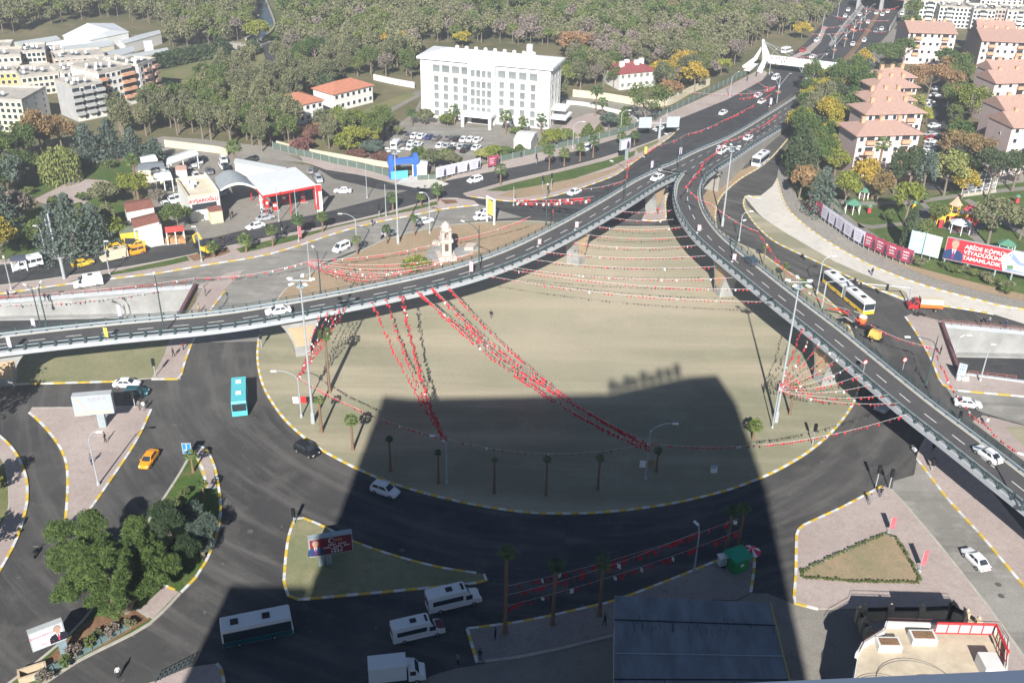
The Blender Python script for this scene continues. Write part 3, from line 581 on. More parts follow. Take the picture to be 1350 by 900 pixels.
def car_meshes(kind, col):
    key = (kind, col)
    if key in CACHE: return CACHE[key]
    L, w, H, gb, gf, rb, rf, belt = CARS[kind]; h = L/2; mb = MB()
    st = [(-h, .78, .42, .78), (-h+.12, .93, .3, belt-.02 if kind != 'sedan' else .9), (-h*.7, 1, .22, belt), (gb+.4, 1, .22, belt), (gf-.3, 1, .22, belt), (gf+.1, .99, .22, belt-.04), (h-.35, .93, .24, .80), (h-.05, .8, .34, .66), (h, .7, .4, .55)]
    vs = []; 
    for x, k, zb, zt in st:
        W_ = w*k; zm = zb+(zt-zb)*.55
        vs += [(x, -W_*.92, zb), (x, -W_, zm), (x, -W_*.9, zt), (x, 0, zt+.04), (x, W_*.9, zt), (x, W_, zm), (x, W_*.92, zb)]
    n = len(st); fs = [(i*7+j, (i+1)*7+j, (i+1)*7+(j+1) % 7, i*7+(j+1) % 7) for i in range(n-1) for j in range(7)]
    fs += [tuple(range(6, -1, -1))[::-1], tuple(range((n-1)*7+6, (n-1)*7-1, -1))]
    mb.add(vs, fs)
    B = [(gb, -w*.88, belt-.03), (gf, -w*.88, belt-.03), (gf, w*.88, belt-.03), (gb, w*.88, belt-.03)]; T = [(rb, -w*.68, H-.03), (rf, -w*.68, H-.03), (rf, w*.68, H-.03), (rb, w*.68, H-.03)]
    T2 = [((rb+rf)/2, -w*.3, H), ((rb+rf)/2, w*.3, H)]
    mb.add(B+T, [(0, 1, 5, 4), (1, 2, 6, 5), (2, 3, 7, 6), (3, 0, 4, 7), (4, 5, 6, 7)])
    mb.box((gf-.35, -w-.06, belt+.02), (.16, .16, .12)); mb.box((gf-.35, w+.06, belt+.02), (.16, .16, .12))
    body = mb.mesh('body', PM(col))
    g = MB(); R_ = [B[0], B[1], T[1], T[0]]; L_ = [B[2], B[3], T[3], T[2]]; F_ = [B[1], B[2], T[2], T[1]]; K_ = [B[3], B[0], T[0], T[3]]
    for q in (R_,): panel(g, q, .10, .46, .18, .86); panel(g, q, .50, .90, .18, .86)
    for q in (L_,): panel(g, q, .10, .50, .18, .86); panel(g, q, .54, .90, .18, .86)
    panel(g, F_, .06, .94, .08, .92); panel(g, K_, .08, .92, .12, .9)
    glass = g.mesh('windows', M_glass, weld=True)
    wm = MB(); wm.add([], []); k = 12
    vs = [(.32*math.cos(2*math.pi*j/k), y, .32*math.sin(2*math.pi*j/k)) for y in (-.1, .1) for j in range(k)]
    wm.add(vs, [(j, (j+1) % k, k+(j+1) % k, k+j) for j in range(k)]+[tuple(range(k)), tuple(range(2*k-1, k-1, -1))])
    vs = [(.19*math.cos(2*math.pi*j/k), y, .19*math.sin(2*math.pi*j/k)) for y in (-.115, .115) for j in range(k)]
    wm.add(vs, [(j, (j+1) % k, k+(j+1) % k, k+j) for j in range(k)]+[tuple(range(k)), tuple(range(2*k-1, k-1, -1))], 1)
    wheel = wm.mesh('wheel', [M_tyre, M_rim]) if 'wheel' not in CACHE else CACHE['wheel']; CACHE['wheel'] = wheel
    lm = MB(); lm.box((0, 0, 0), (.16, .34, .14)); hl = lm.mesh('headlight', M_lamp); lm = MB(); lm.box((0, 0, 0), (.1, .3, .16)); tl = lm.mesh('taillight', M_tail)
    CACHE[key] = (L, w, [('body', body, None), ('windows', glass, None)]+[('wheel', wheel, (sx*L*.3, sy*(w-.06), .32)) for sx in (-1, 1) for sy in (-1, 1)]
                  + [('headlight', hl, (h-.16, s*w*.62, .66)) for s in (-1, 1)]+[('taillight', tl, (-h+.04, s*w*.62, .74)) for s in (-1, 1)])
    return CACHE[key]
CACHE = {}
# long vehicles: outline in side view, extruded, windows and trim as panels
def side_body(mb, prof, w, tum=.06, mi=0):
    n = len(prof); zx = max(z for x, z in prof); vs = []
    for s in (-1, 1):
        for x, z in prof: vs.append((x, s*(w-tum*max(0, z-1)/max(.1, zx-1)), z))
    mb.add(vs, [tuple(range(n)), tuple(range(2*n-1, n-1, -1))]+[(i, n+i, n+(i+1) % n, (i+1) % n) for i in range(n)], mi)
def rect(mb, x0, x1, z0, z1, y, mi=0, t=.03):
    s = 1 if y > 0 else -1; mb.box(((x0+x1)/2, y+s*t/2, (z0+z1)/2), (x1-x0, t, z1-z0), 0, mi)
VANS = {
 'panelvan': dict(L=5.6, w=.98, H=2.45, nose=1.25, hood=1.15, win=0, side=[(1.15, 1.75, 1.25, 1.85)]),
 'minibus': dict(L=5.9, w=.98, H=2.55, nose=1.15, hood=1.2, win=1, side=[(-2.7, -1.75, 1.3, 1.95), (-1.6, -.6, 1.3, 1.95), (-.45, .65, 1.3, 1.95), (.85, 1.75, 1.2, 1.85)]),
 'longbus': dict(L=6.9, w=1.0, H=2.75, nose=1.2, hood=1.2, win=1, side=[(-2.9, 1.0, 1.4, 2.1), (1.35, 2.2, 1.25, 1.95)]),
 'midibus': dict(L=8.0, w=1.15, H=3.0, nose=.25, hood=1.3, win=1, side=[(-3.7, 3.3, 1.35, 2.35)]),
}
def van_mesh(kind, col, hood=None):
    key = (kind, col, hood)
    if key in CACHE: return CACHE[key]
    v = VANS[kind]; L, w, H = v['L'], v['w'], v['H']; h = L/2
    mb = MB(); n = v['nose']
    if n > .5: prof = [(-h, .4), (h-.05, .4), (h, .7), (h-.15, v['hood']-.15), (h-n, v['hood']+.12), (h-n-.75, H-.12), (h-n-1.1, H), (-h+.12, H), (-h, H-.15)]
    else: prof = [(-h, .4), (h-.02, .4), (h, 1.2), (h-.12, 2.5), (h-.4, H-.08), (h-.8, H), (-h+.15, H), (-h, H-.15)]
    side_body(mb, prof, w)
    body = mb.mesh('body', PM(col)); g = MB()
    for s in (-1, 1):
        for x0, x1, z0, z1 in v['side']: rect(g, x0, x1, z0, z1, s*(w-.03))
    if n > .5:
        a, b = Vector((h-n, 0, v['hood']+.12)), Vector((h-n-.75, 0, H-.12)); q = [(a.x, -w+.1, a.z), (a.x, w-.1, a.z), (b.x, w-.16, b.z), (b.x, -w+.16, b.z)]
    else: q = [(h, -w+.06, 1.2), (h, w-.06, 1.2), (h-.12, w-.1, 2.5), (h-.12, -w+.1, 2.5)]
    panel(g, q, .02, .98, .05, .95, .02)
    panel(g, [(-h, w-.1, 1.3), (-h, -w+.1, 1.3), (-h, -w+.16, 2.1), (-h, w-.16, 2.1)], .05, .95, .1, .9, .02) if v['win'] else None
    glass = g.mesh('windows', M_glass, weld=True); rf = MB()
    rf.box((-.6, 0, H+.05), (.8, .7, .1)); 
    if kind in ('longbus', 'midibus'): rf.box((1.1, 0, H+.05), (.3, 1.1, .1))
    roof = rf.mesh('roof_vent', M_black if kind != 'minibus' else PM('silver'), weld=True)
    car_meshes('sedan', 'white'); wh = CACHE['wheel']; parts = [('body', body, None), ('windows', glass, None), ('roof_vent', roof, None)]
    parts += [('wheel', wh, (x, s*(w-.08), .34)) for x in (-L*.29, h-1.1 if n > .5 else h-1.9) for s in (-1, 1)]
    lm = MB(); lm.box((0, 0, 0), (.12, .34, .2)); hl = lm.mesh('headlight', M_lamp); lm = MB(); lm.box((0, 0, 0), (.06, .16, .4)); tl = lm.mesh('taillight', M_tail)
    parts += [('headlight', hl, (h-.05, s*w*.72, .85)) for s in (-1, 1)]+[('taillight', tl, (-h-.01, s*(w-.14), 1.1)) for s in (-1, 1)]
    if hood:
        q = MB(); q.box((h-n/2-.02, 0, v['hood']+.03), (n-.1, 1.7, .12), 0, None, (.9, .85)); parts.append(('bonnet', q.mesh('bonnet', PM(hood)), None))
    CACHE[key] = (L, w, parts); return CACHE[key]
def put(name, meshes, p, q, z, label, cat, group=None, scale=1., flat=False):
    a = P(p[0], p[1], z); b = P(q[0], q[1], z); rz = math.atan2(b.y-a.y, b.x-a.x)
    r = empty(name, a, rz, label, cat, group)
    if scale != 1: r.scale = (scale,)*3
    for nm, me, loc in meshes[2]: obj(nm, me, r, loc)
    return r
def car(kind, col, p, q, z, label, cat='car', group=None, name=None, scale=1.):
    m = car_meshes(kind, col) if kind in CARS else van_mesh(kind, col)
    nm = name or {'sedan': 'car', 'hatch': 'car', 'suv': 'car', 'minivan': 'car', 'panelvan': 'van', 'minibus': 'minibus', 'longbus': 'minibus', 'midibus': 'bus'}[kind]
    return put(nm, m, p, q, z, label, cat, group, scale)
def far_car_mesh(kind, col):
    key = ('far', kind, col)
    if key in CACHE: return CACHE[key]
    m = car_meshes(kind, col) if kind in CARS else van_mesh(kind, col); bm = MB(); mats = []
    for nm, me, loc in m[2]:
        for s in me.materials:
            if s not in mats: mats.append(s)
        off = loc or (0, 0, 0); b = len(bm.v); bm.v += [(v.co.x+off[0], v.co.y+off[1], v.co.z+off[2]) for v in me.vertices]
        for pl in me.polygons: bm.f.append(tuple(b+i for i in pl.vertices)); bm.m.append(mats.index(me.materials[pl.material_index]))
    CACHE[key] = bm.mesh('car', mats, weld=True); return CACHE[key]
def fcar(kind, col, p, q, z, label, group, cat='car'):
    a = P(p[0], p[1], z); b = P(q[0], q[1], z)
    return tag(obj('car' if kind in CARS else 'van', far_car_mesh(kind, col), None, a, math.atan2(b.y-a.y, b.x-a.x)), label, cat, group)
V = car
V('sedan', 'white', (367, 413), (340, 417), 9.05, 'white sedan driving west on the left arm of the viaduct')
V('sedan', 'white', (866, 237), (845, 248), 8.5, 'white sedan on the viaduct just before the fork')
V('hatch', 'slate', (989, 347), (975, 336), 8.95, 'dark slate blue hatchback on the right arm of the viaduct')
V('sedan', 'white', (1301, 603), (1283, 590), 8.1, 'white sedan seen from behind at the right end of the viaduct')
V('minivan', 'white', (951, 202), (966, 192), 5.9, 'white people carrier on the common deck beyond the fork')
V('sedan', 'white', (986, 184), (1002, 174), 3.9, 'white sedan further up the common deck behind the people carrier')
V('sedan', 'taxi', (197, 609), (188, 622), .02, 'orange yellow taxi between the pink triangle and the tree island', 'taxi')
V('sedan', 'white', (168, 509), (188, 509), .02, 'white sedan beside the striped kerb behind the big billboard')
V('hatch', 'teal', (181, 520), (201, 520), .02, 'dark teal car in the shadow of the big billboard')
V('suv', 'black', (405, 597), (419, 604), .02, 'black estate car hugging the island kerb on the left')
V('suv', 'white', (508, 650), (526, 656), .02, 'white car with a dark roof at the edge of the tower shadow')
V('sedan', 'white', (1285, 741), (1272, 728), .03, 'white sedan alone on the pale road at the lower right')
V('sedan', 'white', (1275, 535), (1292, 537), .03, 'white sedan with a dark sunroof behind the right arm of the viaduct')
V('panelvan', 'silver', (1168, 537), (1150, 552), .02, 'pale grey van in the shade below the right arm of the viaduct', 'van')
V('panelvan', 'white', (117, 377), (98, 380), .03, 'white panel van on the worn road above the retaining wall', 'van')
V('minibus', 'white', (37, 353), (20, 357), .05, 'white minibus by the bus shelter at the left edge', 'minibus')
V('panelvan', 'cream', (151, 342), (133, 346), .05, 'cream delivery van waiting beside the taxis', 'van')
V('sedan', 'yellow', (110, 350), (122, 347), .05, 'yellow taxi with its doors open in the left street', 'taxi')
V('minivan', 'yellow', (154, 331), (170, 328), .05, 'yellow taxi half hidden behind the cream van', 'taxi')
V('minivan', 'taxi', (178, 335), (165, 338), .05, 'orange taxi van nearest the cream van', 'taxi')
V('sedan', 'yellow', (184, 325), (197, 322), .05, 'yellow taxi in front of the yellow taxi office', 'taxi')
V('minivan', 'white', (450, 330), (437, 336), .03, 'white windowed van on the worn road left of the small palms', 'van')
V('hatch', 'silver', (514, 310), (528, 306), .03, 'silver car passing the small palm north of the island')
V('sedan', 'white', (561, 294), (576, 291), .03, 'white sedan on the worn road behind the clock monument')
V('sedan', 'white', (636, 289), (622, 291), .03, 'white sedan beside the yellow gate sign, the nearer of two')
V('sedan', 'white', (639, 283), (625, 285), .03, 'white sedan beside the yellow gate sign, the farther of two')
V('sedan', 'white', (757, 256), (745, 261), .04, 'white sedan at the pavement corner left of the viaduct')
V('suv', 'white', (626, 240), (614, 243), .05, 'white car on the side street below the hotel panels')
V('sedan', 'white', (337, 301), (325, 304), .05, 'white sedan leaving the petrol station')
V('sedan', 'silver', (350, 290), (362, 287), .05, 'silver grey car parked by the petrol station planter')
V('sedan', 'white', (452, 254), (442, 254), .05, 'white sedan on the yard right of the petrol canopy')
m_ = van_mesh('longbus', 'white'); put('minibus', m_, (598, 797), (640, 787), .02, 'long white minibus nearest the billboard island kerb', 'minibus')
put('minibus', van_mesh('longbus', 'white', 'dred'), (551, 837), (590, 828), .02, 'white minibus with a dark red bonnet', 'minibus', None, .93)
# city buses
def bus_mesh(L, low, roofc, band=None, front=True, rear=True, h0=.9, H=3.0, nose=.12):
    w, h = 1.22, L/2; mb = MB(); side_body(mb, [(-h, .35), (h, .35), (h+(nose if front else 0), 1.2), (h, H-.3), (h-.15, H), (-h+.1, H), (-h, H-.2)], w, .05)
    parts = [('body', mb.mesh('body', PM(roofc)), None)]; g = MB(); b = MB()
    for s in (-1, 1): rect(g, -h+.2, h-.1, 1.15, 2.5, s*(w-.03)); rect(b, -h+.02, h-.02, .38, 1.13, s*(w-.01), 0, .02)
    if front: g.box((h+.03, 0, 1.95), (.2, 2.2, 1.3)); b.box((h+.05, 0, .75), (.18, 2.4, .75))
    if rear: g.box((-h-.01, 0, 2.1), (.05, 2., .8))
    parts += [('windows', g.mesh('windows', M_glass, weld=True), None), ('side_skirt', b.mesh('side_skirt', PM(low), weld=True), None)]
    r = MB(); 
    for x in ((-L*.3), L*.15): r.box((x, 0, H+.05), (.9, .9, .14))
    parts.append(('roof_hatch', r.mesh('roof_hatch', M_black if roofc == 'white' else PM('white'), weld=True), None))
    for x in ((-h+1.9), (h-2.2)):
        for s in (-1, 1): parts.append(('wheel', CACHE['wheel'], (x, s*(w-.05), .42)))
    return (L, w, parts)
ab = empty('articulated_bus', P(1118, 396, .02), 0, 'articulated yellow and white city bus with black windows', 'bus')
a, b = P(1092, 374, .02), P(1146, 418, .02); rz = math.atan2(b.y-a.y, b.x-a.x); ab.rotation_euler = (0, 0, rz); ab.location = (a+b)/2
for x0, L, fr, rr in ((-4.5, 7.6, 0, 1), (3.7, 7.0, 1, 0)):
    for nm, me, loc in bus_mesh(L, 'yellow', 'white', None, fr, rr)[2]: l0 = loc or (0, 0, 0); obj(nm, me, ab, (l0[0]+x0, l0[1], l0[2]))
mb = MB(); mb.box((-.25, 0, 1.7), (1.1, 2.3, 2.5)); mb.build('bellows', mat('bellows rubber', (.30, .31, .31), .8, .2, 3, stretch=(8, 1, 1)), ab)
put('bus', bus_mesh(8.0, 'turquoise', 'turquoise'), (317, 533), (317, 560), .02, 'turquoise city bus driving towards the viewer', 'bus')
put('bus', bus_mesh(8.2, 'teal', 'white'), (340, 838), (384, 829), .02, 'white roofed teal city bus in the tower shadow', 'bus')
put('bus', bus_mesh(7.6, 'white', 'white'), (1002, 216), (988, 227), .02, 'white bus under the trees beside the ramp wall', 'bus')
# trucks
def truck(name, p, q, cabc, boxc, bl, bh, label, tip=False, z=.02, sc=1.):
    a = P(p[0], p[1], z); b = P(q[0], q[1], z); r = empty(name, a, math.atan2(b.y-a.y, b.x-a.x), label, 'truck'); r.scale = (sc,)*3; h = (bl+2.2)/2
    mb = MB(); side_body(mb, [(h-2.0, .5), (h-.05, .5), (h, .9), (h-.1, 1.15), (h-.75, 1.45), (h-1.25, 2.2), (h-2., 2.25)], 1.0); mb.build('cab', PM(cabc), r)
    g = MB(); panel(g, [(h-.75, -.95, 1.45), (h-.75, .95, 1.45), (h-1.25, .9, 2.2), (h-1.25, -.9, 2.2)], .05, .95, .05, .95, .02)
    for s in (-1, 1): rect(g, h-1.8, h-1.15, 1.4, 2.0, s*.97)
    g.build('windows', M_glass, r, weld=True)
    mb = MB()
    if tip: mb.box((-h+bl/2, 0, 1.0+bh/2), (bl, 2.3, bh), 0, None, (.97, .8)); mb.build('load_cover', PM(boxc), r); mb = MB(); mb.box((-h+bl/2, 0, 1.3), (bl+.05, 2.4, .7)); mb.build('dump_body', PM('orange'), r)
    else:
        mb.box((-h+bl/2, 0, .9+bh/2), (bl, 2.15, bh)); bo = mb.build('cargo_box', PM(boxc), r)
        mb = MB(); mb.box((h-2.05, 0, 2.55), (.5, 1., .5)); mb.build('cooling_unit', PM(boxc), r)
    mb = MB(); mb.box((0, 0, .62), (bl+2, .9, .25)); mb.build('chassis', M_black, r)
    for x in (h-1.1, -h+1.2):
        for s in (-1, 1): obj('wheel', CACHE['wheel'], r, (x, s*.95, .34))
    return r
truck('box_truck', (524, 895), (560, 891), 'white', 'white', 4.3, 2.2, 'white refrigerated box truck at the bottom edge')
truck('dump_truck', (1217, 408), (1200, 407), 'red', 'cream', 4.4, 1.7, 'red dump truck with a cream load by the right portal wall', True)
def moto(p, q, z, label, col='black', rider=True):
    a = P(p[0], p[1], z); b = P(q[0], q[1], z); r = empty('motorcycle', a, math.atan2(b.y-a.y, b.x-a.x), label, 'motorcycle')
    k = 10
    for x in (-.65, .65):
        wm = MB(); wm.add([(.3*math.cos(2*math.pi*j/k), y, .3*math.sin(2*math.pi*j/k)) for y in (-.06, .06) for j in range(k)], [(j, (j+1) % k, k+(j+1) % k, k+j) for j in range(k)]+[tuple(range(k)), tuple(range(2*k-1, k-1, -1))])
        o = wm.build('wheel', M_tyre, r); o.location = (x, 0, .3)
    mb = MB(); mb.box((0, 0, .6), (1.1, .28, .35), 0, None, (.7, .7)); mb.box((-.3, 0, .85), (.7, .3, .12)); mb.build('frame', PM(col), r, weld=True)
    mb = MB(); mb.tube([(.62, 0, .3), (.42, 0, 1.05)], .04, 5); mb.tube([(.42, -.35, 1.08), (.42, .35, 1.08)], .03, 5); mb.build('handlebar', M_rim, r, weld=True)
    return r
# ============================================================ street furniture
def post_mesh(name, r0, r1, n=6):
    if name in CACHE: return CACHE[name]
    mb = MB(); mb.tube([(0, 0, 0), (0, 0, 1)], [r0, r1], n); CACHE[name] = mb.mesh('pole', M_steel); return CACHE[name]
def mast(b, top, label):
    h = hgt(b, top); r = empty('floodlight_mast', P(*b, .1), 0, label, 'light mast', 'tall floodlight masts')
    mb = MB(); mb.tube([(0, 0, 0), (0, 0, h*.5), (0, 0, h)], [.22, .17, .11], 8); mb.box((0, 0, 1.), (.55, .55, 2.)); mb.build('pole', M_steel, r)
    mb = MB(); mb.lathe((0, 0, h-1.1), [(.2, 0), (.75, .12), (.75, .3), (.2, .4)], 10); mb.tube([(-1.8, 0, h), (1.8, 0, h)], .08, 5); mb.tube([(0, -1.8, h), (0, 1.8, h)], .08, 5); mb.build('light_ring', M_galv, r, weld=True)
    for k in range(5):
        t = 2*math.pi*k/5+.3; mb = MB(); mb.box((1.75*math.cos(t), 1.75*math.sin(t), h+.05), (.8, .5, .18), t); mb.build('floodlight', M_white, r)
for b, t, l in [((1022.5, 556), 372, 'tall floodlight mast at the right of the island, beside the red string hub'), ((413, 557.5), 370, 'tall floodlight mast at the left of the island by the leaning palms'),
                ((525, 321), 197, 'tall floodlight mast north of the viaduct by the worn road'), ((952, 298), 194, 'tall floodlight mast on the verge right of the fork')]: mast(b, t, l)
def lamp(b, top, arm, label, z=.1, dark=False, name='street_lamp', group='single armed street lamps', r=.11):
    """pole with a curved arm; arm = pixel of the lamp head"""
    h = hgt(b, top, z); g = P(b[0], b[1], z); e = P(arm[0], arm[1], z+h); d = Vector((e.x-g.x, e.y-g.y, 0)); L = min(d.length, 4.5); d = d.normalized() if L > .3 else Vector((1, 0, 0))
    rt = empty(name, g, 0, label, 'street lamp', group); m = M_dpole if dark else M_steel
    mb = MB(); mb.tube([(0, 0, 0), (0, 0, h*.6), (0, 0, h*.86)]+([(0, 0, h)] if dark else []), [r*1.2, r, r*.8]+([r*.6] if dark else []), 6); mb.lathe((0, 0, 0), [(r*2.4, 0), (r*2.2, .5), (r*1.2, .6)], 6); mb.build('pole', m, rt, weld=True)
    mb = MB(); mb.tube([(0, 0, h*.8)]+[(d.x*L*t, d.y*L*t, h*.86+h*.13*math.sin(min(1, t*1.2)*1.57)) for t in (.12, .35, .65, 1)], r*.6, 5); mb.build('arm', m, rt)
    mb = MB(); mb.box((d.x*(L+.3), d.y*(L+.3), h*.985), (.9, .32, .16), math.atan2(d.y, d.x)); mb.build('lamp_head', M_white, rt); return rt
LAMPS = [((851, 632), 556, (888, 557), 'white street lamp standing in the tower shadow with three panels on its pole'), ((397.5, 550), 488, (363, 488), 'white street lamp at the left of the island with a red and a white flag'),
 ((589, 638), 573, (573, 573), 'straight street lamp at the hub of red strings in the shadow'), ((471, 332), 281, (450, 281), 'white street lamp behind the small palm near the white van'), ((566.6, 308), 253, (557, 253), 'white street lamp by the worn road left of the monument'),
 ((1077, 387), 337, (1098, 337), 'white street lamp on the strip left of the articulated bus'), ((974, 318), 278, (989, 278), 'white curved street lamp beside the right arm of the viaduct near the fork'),
 ((1292, 502), 453, (1307, 453), 'white street lamp on the edge of the right underpass'), ((1258, 470), 441, (1276, 441), 'street lamp against the right retaining wall'), ((915, 753), 693, (920, 690), 'street lamp on the grey pavement between the dark palms'), ((130, 639), 568, (128, 568), 'thin white curved lamp on the pink triangle'),
 ((15, 381.7), 336, (4, 337), 'white street lamp at the far left kerb'), ((61, 339), 297, (48, 297), 'white street lamp between the bus shelter and the blue green trees'), ((144.7, 362.5), 317, (134, 317), 'white street lamp below the cream van'), ((266, 345), 298, (257, 298), 'white street lamp beside the yellow digger'),
 ((54, 405), 378, (46, 378), 'street lamp in front of the left retaining wall'), ((755, 196), 160, (768, 160), 'street lamp on the hotel pavement by the green fence'), ((818, 175), 145, (829, 145), 'street lamp by the fence below the dark bushes'), ((879, 153), 125, (892, 123), 'street lamp by the fence left of the road signs'),
 ((962, 128), 98, (975, 94), 'street lamp on the avenue pavement near the white pylon'), ((1014, 98), 68, (1028, 62), 'street lamp at the foot of the white pylon'), ((1083, 42), 18, (1092, 13), 'street lamp far up the left side of the avenue'), ((1104, 22), 0, (1112, -3), 'street lamp at the top of the avenue')]
for b, t, a, l in LAMPS: lamp(b, t, a, l)
for b, t, l in [((394, 316), 248, 'plain white pole with banners left of the petrol canopy front'), ((409, 367), 317, 'white pole where the red fan of pennants starts'), ((509, 285), 243, 'thin white pole beside the floodlight mast'), ((484, 261), 224, 'thin white pole at the end of the petrol station hedge'),
                ((368, 292), 248, 'flag pole before the petrol pumps'), ((677, 271), 246, 'white pole holding the short red and white strings'), ((1018, 564), 505, 'thin leaning pole at the hub of the right red fan')]:
    h = hgt(b, t); r = empty('pole', P(*b, .1), 0, l, 'pole', 'thin plain poles'); mb = MB(); mb.tube([(0, 0, 0), (0, 0, h)], [.11, .07], 6); mb.build('shaft', M_steel, r); mb = MB(); mb.lathe((0, 0, 0), [(.25, 0), (.22, .35), (.1, .4)], 6); mb.build('base', M_steel, r)
DL = [((217, 439), 366, (203, 360), 7.9), ((62, 430), 378, (53, 372), 7.6), ((54, 431), 378, (34, 375), 7.6), ((423, 388), 331, (413, 325), 9.1), ((631.5, 354), 297, (612, 291), 9.2), ((720, 297), 249, (722, 243), 9.2), ((823, 266), 218, (808, 212), 8.7), ((895, 224), 180, (880, 176), 7.5), ((1221, 506), 443, (1196, 443), 8.5), ((967, 340), 292, (980, 290), 8.9), ((1346, 672), 604, (1350, 598), 8.0), ((929, 240), 196, (946, 192), 8.5)]
for i, (b, t, a, z) in enumerate(DL):
    lamp(b, t, a, ['dark green lamp above the pink portal pavement', 'dark green lamp on the far left of the deck, right one', 'dark green lamp on the far left of the deck, left one', 'dark green lamp on the deck beside the red fan of strings', 'dark green lamp beside the clock monument', 'dark green lamp right of the short red and white strings', 'dark green lamp on the deck below the white sedan', 'dark green lamp at the fork', 'dark green lamp on the right arm near the blue sign', 'dark green lamp on the curve of the right arm', 'dark green lamp at the lower right end of the viaduct', 'dark green lamp where the two decks part'][i], z+.15, True, 'deck_lamp', 'dark lamps on the viaduct edge')
# double armed lamps in the avenue median
for i, (b, t) in enumerate([((1024, 136), 101), ((1054, 115), 84), ((1073, 101), 74), ((1098, 78), 50), ((1113, 62), 38), ((1124, 52), 26), ((1133, 40), 18), ((1140, 27), 8)]):
    h = hgt(b, t); r = empty('median_lamp', P(*b, .5), 0, ['double armed lamp nearest the viaduct end', 'second double armed lamp of the median, before the footbridge', 'double armed lamp directly below the footbridge deck', 'first double armed lamp behind the footbridge', 'second double armed lamp behind the footbridge', 'third double armed lamp behind the footbridge', 'double armed lamp second from the far portal', 'double armed lamp nearest the far portal'][i], 'street lamp', 'double armed lamps in the avenue median')
    mb = MB(); mb.tube([(0, 0, 0), (0, 0, h)], [.14, .09], 6); mb.build('pole', M_steel, r)
    for s in (-1, 1): mb = MB(); mb.tube([(0, 0, h*.62), (s*2.6, -.5*s, h*1.12)], .07, 5); mb.box((s*3, -.5*s, h*1.13), (.9, .3, .15)); mb.build('arm', M_steel, r, weld=True)
    mb = MB(); mb.lathe((0, 0, h*.6), [(.1, -.2), (.32, 0), (.1, .3)], 8); mb.build('globe', M_white, r); mb = MB(); mb.lathe((0, 0, h*.3), [(.1, 0), (.9, 1.), (1., 1.2), (.1, 1.3)], 8); mb.build('flower_basket', mat('wicker pink', (.45, .25, .20), .8, .3, 3), r)
# ============================================================ strings of pennants
M_flag = mat('red pennant', (.50, .025, .035), .8, .12, 6); M_flagw = mat('white pennant', (.75, .72, .72), .8)
for m_ in (M_flag, M_flagw): m_.node_tree.nodes['Principled BSDF'].inputs['Transmission Weight'].default_value = 0
fr = random.Random(3)
def v3(q): return P(*q) if len(q) == 3 else P(q[0], q[1], 0)
def bunting(A, B, sag, label, white=0.04, step=.42, size=.27, group='strings of red pennants'):
    A, B = Vector(A), Vector(B); L = (B-A).length; n = max(3, int(L/step)); d = (B-A); d.z = 0; d.normalize(); r = Vector((d.y, -d.x, 0))
    mb = MB(); vs = []; fs = []; ms = []
    def pt(i): t = i/n; q = A.lerp(B, t); q.z -= sag*4*t*(1-t); return q
    for i in range(n+1):
        q = pt(i); vs += [q+Vector((0, 0, .02)), q-Vector((0, 0, .02))]
    for i in range(n): fs.append((2*i, 2*i+1, 2*i+3, 2*i+2)); ms.append(1)
    run = 0
    for i in range(n):
        if fr.random() < .10: continue
        p0 = vs[2*i+1]; p1 = pt(i+.5)-Vector((0, 0, .02)); t_ = fr.uniform(-1.5, 1.5); sw = r*fr.uniform(-.15, .15); s = size*fr.uniform(.8, 1.2); p1 = Vector(p0)+(d*math.cos(t_)+r*math.sin(t_))*s*.95; b = len(vs); dn = Vector((0, 0, -s*1.25))
        vs += [p1, p1+dn+sw, Vector(p0)+dn*.98+sw*.9]; fs.append((2*i+1, b, b+1, b+2)); ms.append(1 if fr.random() < white*.6 else 0)
    mb.v = [tuple(v) for v in vs]; mb.f = fs; mb.m = ms
    o = mb.build('pennant_string', [M_flag, M_flagw]); c = (A+B)/2
    for v in o.data.vertices: v.co -= c
    o.location = c; return tag(o, label, 'pennants', group)
def up(b, y, z=0): g = P(b[0], b[1], z); g.z = z+hgt(b, y, z); return g
H1 = up((397.5, 550), 497); H2 = up((589, 638), 578); H3 = up((851, 632), 584); H4 = up((1018, 564), 508); H5 = up((409, 367), 344)
for i, (q, s) in enumerate([((421, 412), .8), ((432, 409), .9), ((441, 405), 1.0), ((449, 403), .8), ((457, 402), .7)]):
    bunting(H1, P(*q, 9.6), s, ['outermost left', 'second from the left', 'middle', 'second from the right', 'outermost right'][i]+' string of the short red and white fan above the left lamp', .5 if i < 3 else .25)
bunting(H1, H2, 1.3, 'red pennant string from the left lamp to the shadow lamp', .06); bunting(H2, H3, 2.2, 'red pennant string between the two lamps in the tower shadow', .2, 1.1, .25)
bunting(H3, P(1195, 546, 9.2), 2.6, 'long red pennant string from the shadow lamp to the right arm', .15)
for i, (q, dz) in enumerate([((490, 396), 0), ((508.4, 392), 0), ((528, 388), 0), ((530, 387), .35)]): bunting(H2-Vector((.1*i, 0, dz*.5)), P(*q, 9.8+dz), 2.0+.5*i, ['left', 'second', 'third', 'fourth and rightmost'][i]+' string of the fan running down to the straight shadow lamp', .03, .42, .34)
for i, q in enumerate([(548, 381), (568, 377), (587, 372), (550, 380), (569, 376)]): bunting(H3-Vector((0, .2*i, .15*i)), P(*q, 9.8+.2*(i > 2)), 2.2+.45*i, ['leftmost', 'middle', 'rightmost', 'second lowest', 'lowest'][i]+' string of the long fan that ends at the curved shadow lamp', .04, .46, .36)
